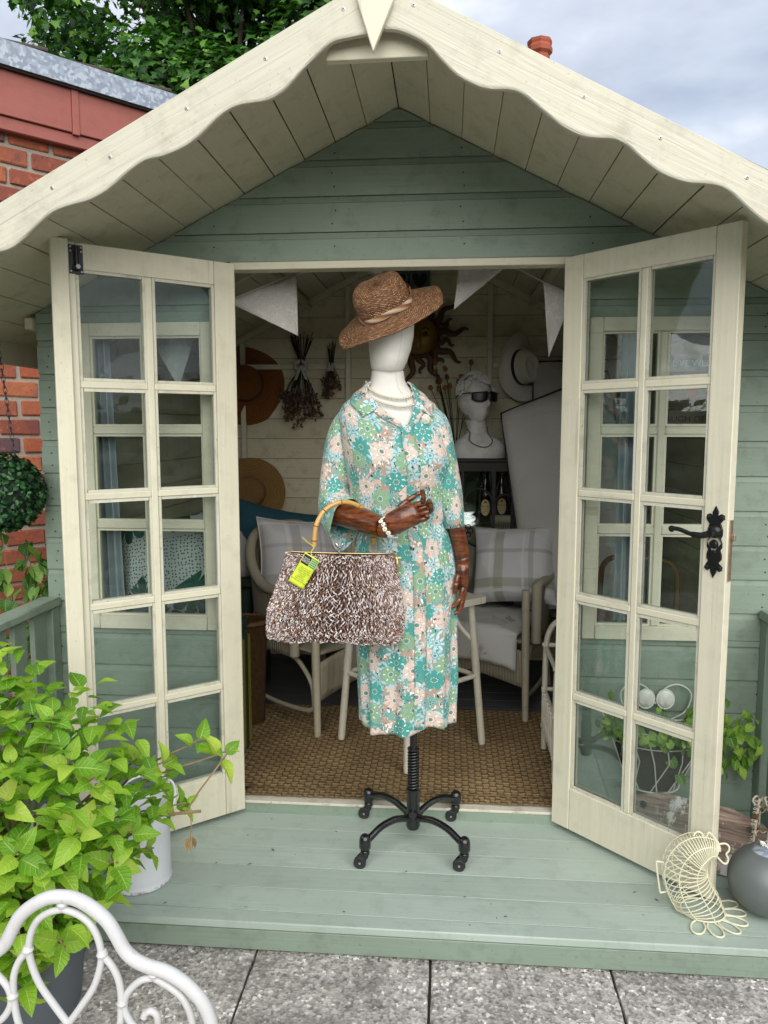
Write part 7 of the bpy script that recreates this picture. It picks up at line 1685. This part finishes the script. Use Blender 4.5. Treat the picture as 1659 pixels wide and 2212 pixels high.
# -- beer bottles
M['bottle'] = plain('dark_bottle_glass', (.006, .005, .004, 1), .08, 0, 10, .1, coat=.5); M['blabel'] = plain('cream_bottle_label', lin('#c3b184'), .6, 0, 30, .1); M['bred'] = plain('red_label_print', lin('#8c2a1c'), .6)
def bottle(label, x, y):
    e = empty('beer_bottle', (x, y, .831), label, 'bottle', 'beer bottles in the cabinet'); b = MB()
    b.lathe([(.0001, .0), (.030, .0), (.0325, .004), (.0325, .155), (.029, .175), (.019, .20), (.0135, .225), (.0125, .255), (.0145, .258), (.0145, .268), (.0001, .268)], 24); b.obj('glass', M['bottle'], e, True, 50, world=False)
    b = MB(); b.lathe([(.0148, .256), (.0152, .262), (.0145, .270), (.0001, .272)], 16); b.obj('cap', M['tblack'], e, True, 50, world=False)
    b = MB()
    def lab(u, v):
        r = v; a = 2 * PI * u; xx = .026 * r * math.cos(a); zz = .042 * r * math.sin(a) + .085; th2 = xx / .0328; return (.0329 * math.sin(th2), -.0329 * math.cos(th2), zz)
    b.grid(lab, 28, 6); fix_normals(b.obj('paper_label', M['blabel'], e, True, 0, world=False))
    for body, s, dz in (('Bathams', .0150, .092), ('Best', .0105, .077), ('Bitter', .0115, .064)):
        o = text(e, body, s, M['bred'], Matrix.Translation((x, y - .0331, .831 + dz)) @ Matrix.Rotation(PI / 2, 4, 'X'))
        for v in o.data.vertices: th2 = (v.co.x - x) / .0331; v.co.y = y - .0332 * math.cos(th2) - (v.co.y - (y - .0331)) * -1 * .5; v.co.x = x + .0332 * math.sin(th2)
    b = MB(); b.prism([(-.006, .108), (.006, .108), (.008, .113), (.006, .119), (-.006, .119), (-.008, .113)], -.0345, -.0330); fix_normals(b.obj('emblem', M['bred'], e, world=False))
bottle('brown beer bottle with cream label standing nearer the cabinet middle', .365, 1.44)
bottle('brown beer bottle standing in for a reflection half behind the right cabinet post', .455, 1.52)  # solid bottle modelled in place of a reflection in the side glass
# -- plaster bust with sunglasses and beads
g = G('plaster_cast'); co = g.co(); g.set(Base_Color=g.ramp(g.noise(co, 14, 5, .65), [(.3, lin('#bcb9b4')), (.6, lin('#dedcd8'))]), Roughness=.85); g.bump(g.noise(co, 50, 4, .6), .3, .005); M['plaster'] = g.m
bs = empty('plaster_bust', (.325, 1.47, 1.173), 'white plaster classical bust wearing sunglasses on the display cabinet', 'bust')
bc_ = Vector((.305, 1.46, 0)); FY = rad(30); HK = 1.27            # face turned to the right
BS = [(1.173, .135, .085, .02), (1.20, .140, .088, .02), (1.235, .138, .085, .018), (1.262, .118, .075, .014), (1.285, .080, .065, .01), (1.305, .057, .058, .006), (1.33, .050, .054, .004), (1.35, .052, .056, .0), (1.368, .054, .064, -.006)]
def bust(u, v):
    z = 1.173 + v * .195; a, b_, ox_ = lerp(BS, z); t = 2 * PI * u; x = a * math.sin(t); y = -b_ * math.cos(t)
    return Vector((bc_.x + .02 + x * math.cos(.15) - y * math.sin(.15) + (ox_ - .01), bc_.y + x * math.sin(.15) + y * math.cos(.15), z + .012 * (1 - v) * math.sin(t * 2 + 1) * 0))
b = MB(); b.grid(bust, 40, 30); b.add([tuple(bust(k / 40, 1)) for k in range(40)], [tuple(range(40))]); fix_normals(b.obj('shoulders', M['plaster'], bs, True, 0))
hc = Vector((.305, 1.455, 1.470))
def bhead(u, v):
    t = 2 * PI * u; p = -PI / 2 + PI * v; cz = math.sin(p); cr = math.cos(p); x = .066 * cr * math.sin(t); y = -.080 * cr * math.cos(t); z = .098 * cz  # scaled below
    f = max(0, math.cos(t)) * cr
    if z < -.02: k = (-.02 - z) / .078; x *= 1 - .30 * k; y += (-.010 if y < 0 else -.035) * k
    y -= .034 * math.exp(-(x / .011) ** 2 - ((z + .018) / .018) ** 2) * f + .012 * math.exp(-(x / .012) ** 2 - ((z - .008) / .02) ** 2) * f
    y += .011 * sum(math.exp(-((x - q * .026) / .013) ** 2 - ((z - .012) / .010) ** 2) for q in (-1, 1)) * f
    y -= .009 * math.exp(-(x / .018) ** 2 - ((z + .048) / .006) ** 2) * f + .009 * math.exp(-(x / .016) ** 2 - ((z + .060) / .006) ** 2) * f + .012 * math.exp(-(x / .02) ** 2 - ((z + .082) / .012) ** 2) * f
    return hc + HK * Vector((x * math.cos(FY) - y * math.sin(FY), x * math.sin(FY) + y * math.cos(FY), z))
b = MB(); b.grid(bhead, 64, 56); hd = fix_normals(b.obj('head', M['plaster'], bs, True, 0))
b = MB(); r_ = random.Random(8)
for k in range(190):
    t = r_.uniform(0, 2 * PI); el = r_.uniform(.12, 1.5); d = Vector((math.cos(el) * math.sin(t), -math.cos(el) * math.cos(t), math.sin(el)))
    if d.y < -.55 and d.z < .55: continue
    p = Vector((d.x * .069, d.y * .083, d.z * .100 + .006)); e1 = d.orthogonal().normalized(); e2 = d.cross(e1); R_ = r_.uniform(.009, .018); P = []
    for j in range(12):
        a = j * .75 + k; P.append(p + (e1 * math.cos(a) + e2 * math.sin(a)) * R_ * (1 - j / 16) + d * (.002 + .008 * j / 12 + r_.uniform(0, .002)))
    P = [hc + HK * Vector((q.x * math.cos(FY) - q.y * math.sin(FY), q.x * math.sin(FY) + q.y * math.cos(FY), q.z)) for q in P]; b.tube(P, [.0035 + .004 * math.sin(PI * j / 11) for j in range(12)], 6)
b.obj('curls', M['plaster'], hd, True)
sg = empty('sunglasses', hc, 'black wraparound sunglasses on the plaster bust', 'sunglasses'); M['shade'] = plain('black_lens', (.006, .006, .008, 1), .38, 0, 10, .1)
def hrot(p): return hc + HK * Vector((p[0] * math.cos(FY) - p[1] * math.sin(FY), p[0] * math.sin(FY) + p[1] * math.cos(FY), p[2]))
for q in (-1, 1):
    b = MB(); b.grid(lambda u, v: hrot((q * (.006 + .055 * u), -.104 + .030 * u * u, .016 + (v - .5) * (.034 - .010 * u) - .004 * math.sin(u * PI) * (1 - v) - .008 * (1 - v) * math.sin(u * 2.6))), 12, 6); o = fix_normals(b.obj('lens', M['shade'], sg, True, 0)); mo = o.modifiers.new('th', 'SOLIDIFY'); mo.thickness = .003
    b = MB(); b.tube([hrot(p) for p in ((q * .063, -.072, .026), (q * .071, -.05, .026), (q * .074, .0, .022), (q * .072, .03, .012))], [(.003, .006), (.003, .005), (.0025, .004), (.002, .004)], 8); b.obj('temple', M['shade'], sg, True)
b = MB(); b.tube(spl([hrot((-.010, -.103, .024)), hrot((0, -.108, .026)), hrot((.010, -.103, .024))], 3), .0035, 8); b.obj('bridge', M['shade'], sg, True)
bn2 = empty('bead_necklace', (.32, 1.38, 1.24), 'string of dark beads round the neck of the plaster bust', 'necklace'); M['dbead'] = plain('dark_pearl', lin('#6c6656'), .3, .2, 200, .1, coat=.4); pb2 = MB(); pb2.v = list(pb.v); pb2.f = list(pb.f); pb2.mi = [0] * len(pb.f); dme = pb2.mesh('bead', M['dbead'], True, 0)
def bnp(t, z, o): v = (z - 1.173) / .195; p = bust(t / (2 * PI) % 1, v); d = (p - Vector((bc_.x + .02, bc_.y, z))); d.z = 0; return p + d.normalized() * o
strand(bn2, [bnp(-1.3, 1.322, .005), bnp(-.8, 1.30, .006), bnp(-.5, 1.262, .008), bnp(-.15, 1.235, .008), bnp(.15, 1.232, .008), bnp(.45, 1.262, .008), bnp(.8, 1.305, .006), bnp(1.2, 1.335, .005)], .0075, dme, 'bead')
# dried poppies behind the bust
pp = empty('dried_poppies', (.20, 1.62, 1.173), 'spray of orange brown dried seed heads behind the plaster bust', 'dried flowers'); b = MB(); f2 = MB(); r_ = random.Random(31)
for k in range(16):
    e_ = Vector((.20 + r_.uniform(-.13, .10), 1.64 + r_.uniform(-.03, .03), r_.uniform(1.45, 1.68))); b.tube(spl([(.21, 1.62, 1.174), (.21 + (e_.x - .21) * .4, 1.63, 1.35), e_], 4), .0018, 5); f2.lathe([(.002, -.012), (.012, -.006), (.013, .004), (.009, .014), (.011, .017), (.0001, .015)], 8, Matrix.Translation(e_) @ Matrix.Rotation(r_.uniform(-.5, .5), 4, 'X') @ Matrix.Rotation(r_.uniform(-.5, .5), 4, 'Y'))
b.obj('stems', M['drystem'], pp, True); tag(f2.obj('seed_heads', plain('orange_seed_head', lin('#7d5426'), .8), pp, True), kind='stuff')
# -- grey lounger cushions with dark piping on the right
g = G('grey_canvas_cushion'); co = g.co(); g.set(Base_Color=g.ramp(g.noise(co, 4, 3), [(.3, lin('#aeaba6')), (.7, lin('#bfbcb7'))]), Roughness=.85); g.bump(g.noise(g.mp(co, (3, 3, 14), (0, 0, 0), (.0, .5, 0)), 1.0, 3, .6), .5, .03); M['grycan'] = g.m; M['pipe'] = plain('black_piping', (.012, .012, .014, 1), .7)
def slabcush(label, A, B, C_, D_, t):
    A, B, C_, D_ = map(Vector, (A, B, C_, D_)); nn = (B - A).cross(D_ - A).normalized(); e = empty('lounger_cushion', (A + B + C_ + D_) / 4, label, 'cushion', 'grey lounger cushions'); b = MB()
    for s in (1, -1):
        b.grid(lambda u, v: A.lerp(B, u).lerp(D_.lerp(C_, u), v) + nn * s * (t * (1 - (2 * u - 1) ** 8) ** .5 * (1 - (2 * v - 1) ** 12) ** .5 + .006 * mnoise.noise(Vector((u * 3, v * 7, s)))), 24, 36, flip=(s < 0))
    b.obj('cover', M['grycan'], e, True, 0); b = MB(); b.tube([A.lerp(B, k / 12) for k in range(12)] + [B.lerp(C_, k / 20) for k in range(20)] + [C_.lerp(D_, k / 12) for k in range(12)] + [D_.lerp(A, k / 20) for k in range(20)], .006, 6, closed=True); b.obj('piping', M['pipe'], e, True)
slabcush('grey lounger cushion with black piping leaning in front of the cabinet side', (.575, 1.22, .42), (1.08, 1.0, .50), (.93, 1.22, 1.60), (.435, 1.36, 1.40), .045)
slabcush('grey lounger cushion standing upright behind the leaning one', (.62, 1.60, .30), (1.15, 1.45, .30), (1.15, 1.50, 1.68), (.625, 1.66, 1.68), .035)
# -- things behind the windows
g = G('monstera_print_cotton'); uv = g.co('UV'); v_ = g.n('ShaderNodeTexVoronoi', {'Vector': uv, 'Scale': 5.5, 'Randomness': .7}, voronoi_dimensions='2D'); d = g.vm('SUBTRACT', uv, v_.outputs['Position']); x, y, _ = g.sep(d); cr, cg, cb2 = g.sep(v_.outputs['Color'])
an = g.ma('ADD', g.ma('ARCTAN2', y, x), g.ma('MULTIPLY', cr, 6.28)); rr = g.ma('MULTIPLY', g.vm('LENGTH', g.xyz(x, y, 0.)), 5.5)
leaf = g.ma('MULTIPLY', g.ma('LESS_THAN', rr, g.ma('MULTIPLY_ADD', g.ma('POWER', g.ma('ABSOLUTE', g.ma('COSINE', g.ma('MULTIPLY', an, 5.))), .4), .36, .20)), g.ma('GREATER_THAN', cg, .22))
dots = g.ma('MULTIPLY', g.ma('LESS_THAN', g.vor(uv, 75, rand=.5, dims='2D'), .22), g.ma('LESS_THAN', cg, .35)); chev = g.ma('MULTIPLY', g.ma('GREATER_THAN', g.ma('SINE', g.ma('ADD', g.ma('MULTIPLY', g.ma('ABSOLUTE', g.ma('SUBTRACT', g.ma('FRACT', g.ma('MULTIPLY', g.sep(uv)[0], 45.)), .5)), 6.), g.ma('MULTIPLY', g.sep(uv)[1], 280.))), .6), g.ma('GREATER_THAN', cb2, .88))
c = g.mix(chev, lin('#cdd0d0'), lin('#55595a')); c = g.mix(dots, c, lin('#15181a')); c = g.mix(leaf, c, g.ramp(g.noise(uv, 20, 3), [(.3, lin('#12423a')), (.7, lin('#2f6b5c'))])); g.set(Base_Color=c, Roughness=.8); M['monstera'] = g.m
pillow('leaf_print_cushion', 'white cushion with green leaf and black dot print behind the left window', M['monstera'], .42, .40, .07, facing((-.85, .155, .81), (-.1, -1, .12), rad(8)), seed=12)
bn3 = empty('window_bench', (0, .3, 0), 'low dark bench behind the left window', 'bench'); b = MB(); b.box(-1.19, -.64, .08, .44, .52, .56, c=.004); b.obj('seat', M['dkgreen'], bn3)
for (x, y) in ((-1.17, .10), (-.66, .10), (-1.17, .42), (-.66, .42)): b = MB(); b.box(x - .015, x + .015, y - .015, y + .015, .0, .519); b.obj('leg', M['dkgreen'], bn3)
hm_ = empty('wicker_hamper', (.86, .28, .435), 'wicker hamper with bent cane handle behind the right window', 'hamper'); b = MB()
def hamper(u, v): a = 2 * PI * u; e = .5; return (.86 + .155 * math.copysign(abs(math.cos(a)) ** e, math.cos(a)) * (.93 + .07 * v), .28 + .10 * math.copysign(abs(math.sin(a)) ** e, math.sin(a)), .435 + .20 * v)
b.grid(hamper, 48, 8, uvf=lambda u, v: (u * .8, v * .3)); b.add([tuple(hamper(k / 48, 1)) for k in range(48)], [tuple(range(48))]); b.obj('body', M['wicker'], hm_, True, 0)
b = MB(); b.tube([hamper(k / 40, 1.02) for k in range(40)], .008, 7, closed=True); b.tube(spl([(.725, .20, .62), (.725, .20, .79), (.74, .20, .845), (.79, .20, .865), (.93, .20, .855), (.98, .20, .83), (.995, .20, .77), (.995, .20, .62)], 5), .010, 9); b.obj('handle', M['wicker'], hm_, True)
hs_ = empty('hall_stand', (.86, .28, 0), 'small dark stand carrying the wicker hamper', 'stand'); b = MB(); b.box(.68, 1.04, .14, .42, .405, .433, c=.004); b.obj('top', M['dkgreen'], hs_)
for (x, y) in ((.70, .16), (1.02, .16), (.70, .40), (1.02, .40)): b = MB(); b.box(x - .013, x + .013, y - .013, y + .013, 0, .404); b.obj('leg', M['dkgreen'], hs_)
# lettered hanging boards behind the right window
M['signteal'] = plain('dark_teal_board', lin('#1d3a3c'), .7, 0, 20, .2); M['signpale'] = plain('pale_letter_paint', lin('#8fb0ab'), .7); M['signbrown'] = plain('brown_board', lin('#5b5140'), .7, 0, 20, .2); M['signdark'] = plain('dark_letter_paint', lin('#23201c'), .7)
sgn = empty('lettered_sign', (.985, .09, 1.1), 'hanging board sign lettered LIVE WELL and LAUGH OFTEN behind the right window', 'sign')
for z, mt_, tx, tm in ((1.540, M['signteal'], 'LIVE WELL', M['signpale']), (1.448, M['signbrown'], '', None), (1.355, M['signbrown'], 'LAUGH OFTEN', M['signdark'])):
    b = MB(); b.box(.885, 1.085, .088, .098, z - .032, z + .032, c=.002); bo_ = b.obj('board', mt_, sgn)
    if tx: text(bo_, tx, .030, tm, Matrix.Translation((.985, .0872, z)) @ Matrix.Rotation(PI / 2, 4, 'X'))
    else:
        P = spl([(.985 + x * .6, .0872, z + zz * .6) for x, zz in [(0, -.042), (-.040, .006), (-.034, .034), (-.014, .036), (0, .020), (.014, .036), (.034, .034), (.040, .006)]], 4, closed=True); b = MB(); b.add([tuple(p) for p in P], [tuple(range(len(P)))]); b.obj('painted_heart', M['bred'], bo_)
b = MB()
for x in (.91, 1.06): b.tube([(x, .093, 1.33), (x, .093, 1.66)], .002, 5)
b.obj('chain', M['chain'], sgn, True)
# curtains at the inner window edges
M['voile'] = plain('grey_white_curtain', lin('#a7adb5'), .85, 0, 10, .1)
for nm, x0, x1, lab in (('curtain', .745, .855, 'pale curtain hanging inside the right window'), ('curtain', -1.10, -1.0, 'pale curtain hanging inside the left window')):
    b = MB(); b.grid(lambda u, v: (x0 + (x1 - x0) * u * (.75 + .25 * v), .075 + .014 * math.sin(u * 22), 1.66 - v * 1.0), 40, 6); o = b.obj(nm, M['voile'], None, True, 0); tag(o, lab, 'curtain')
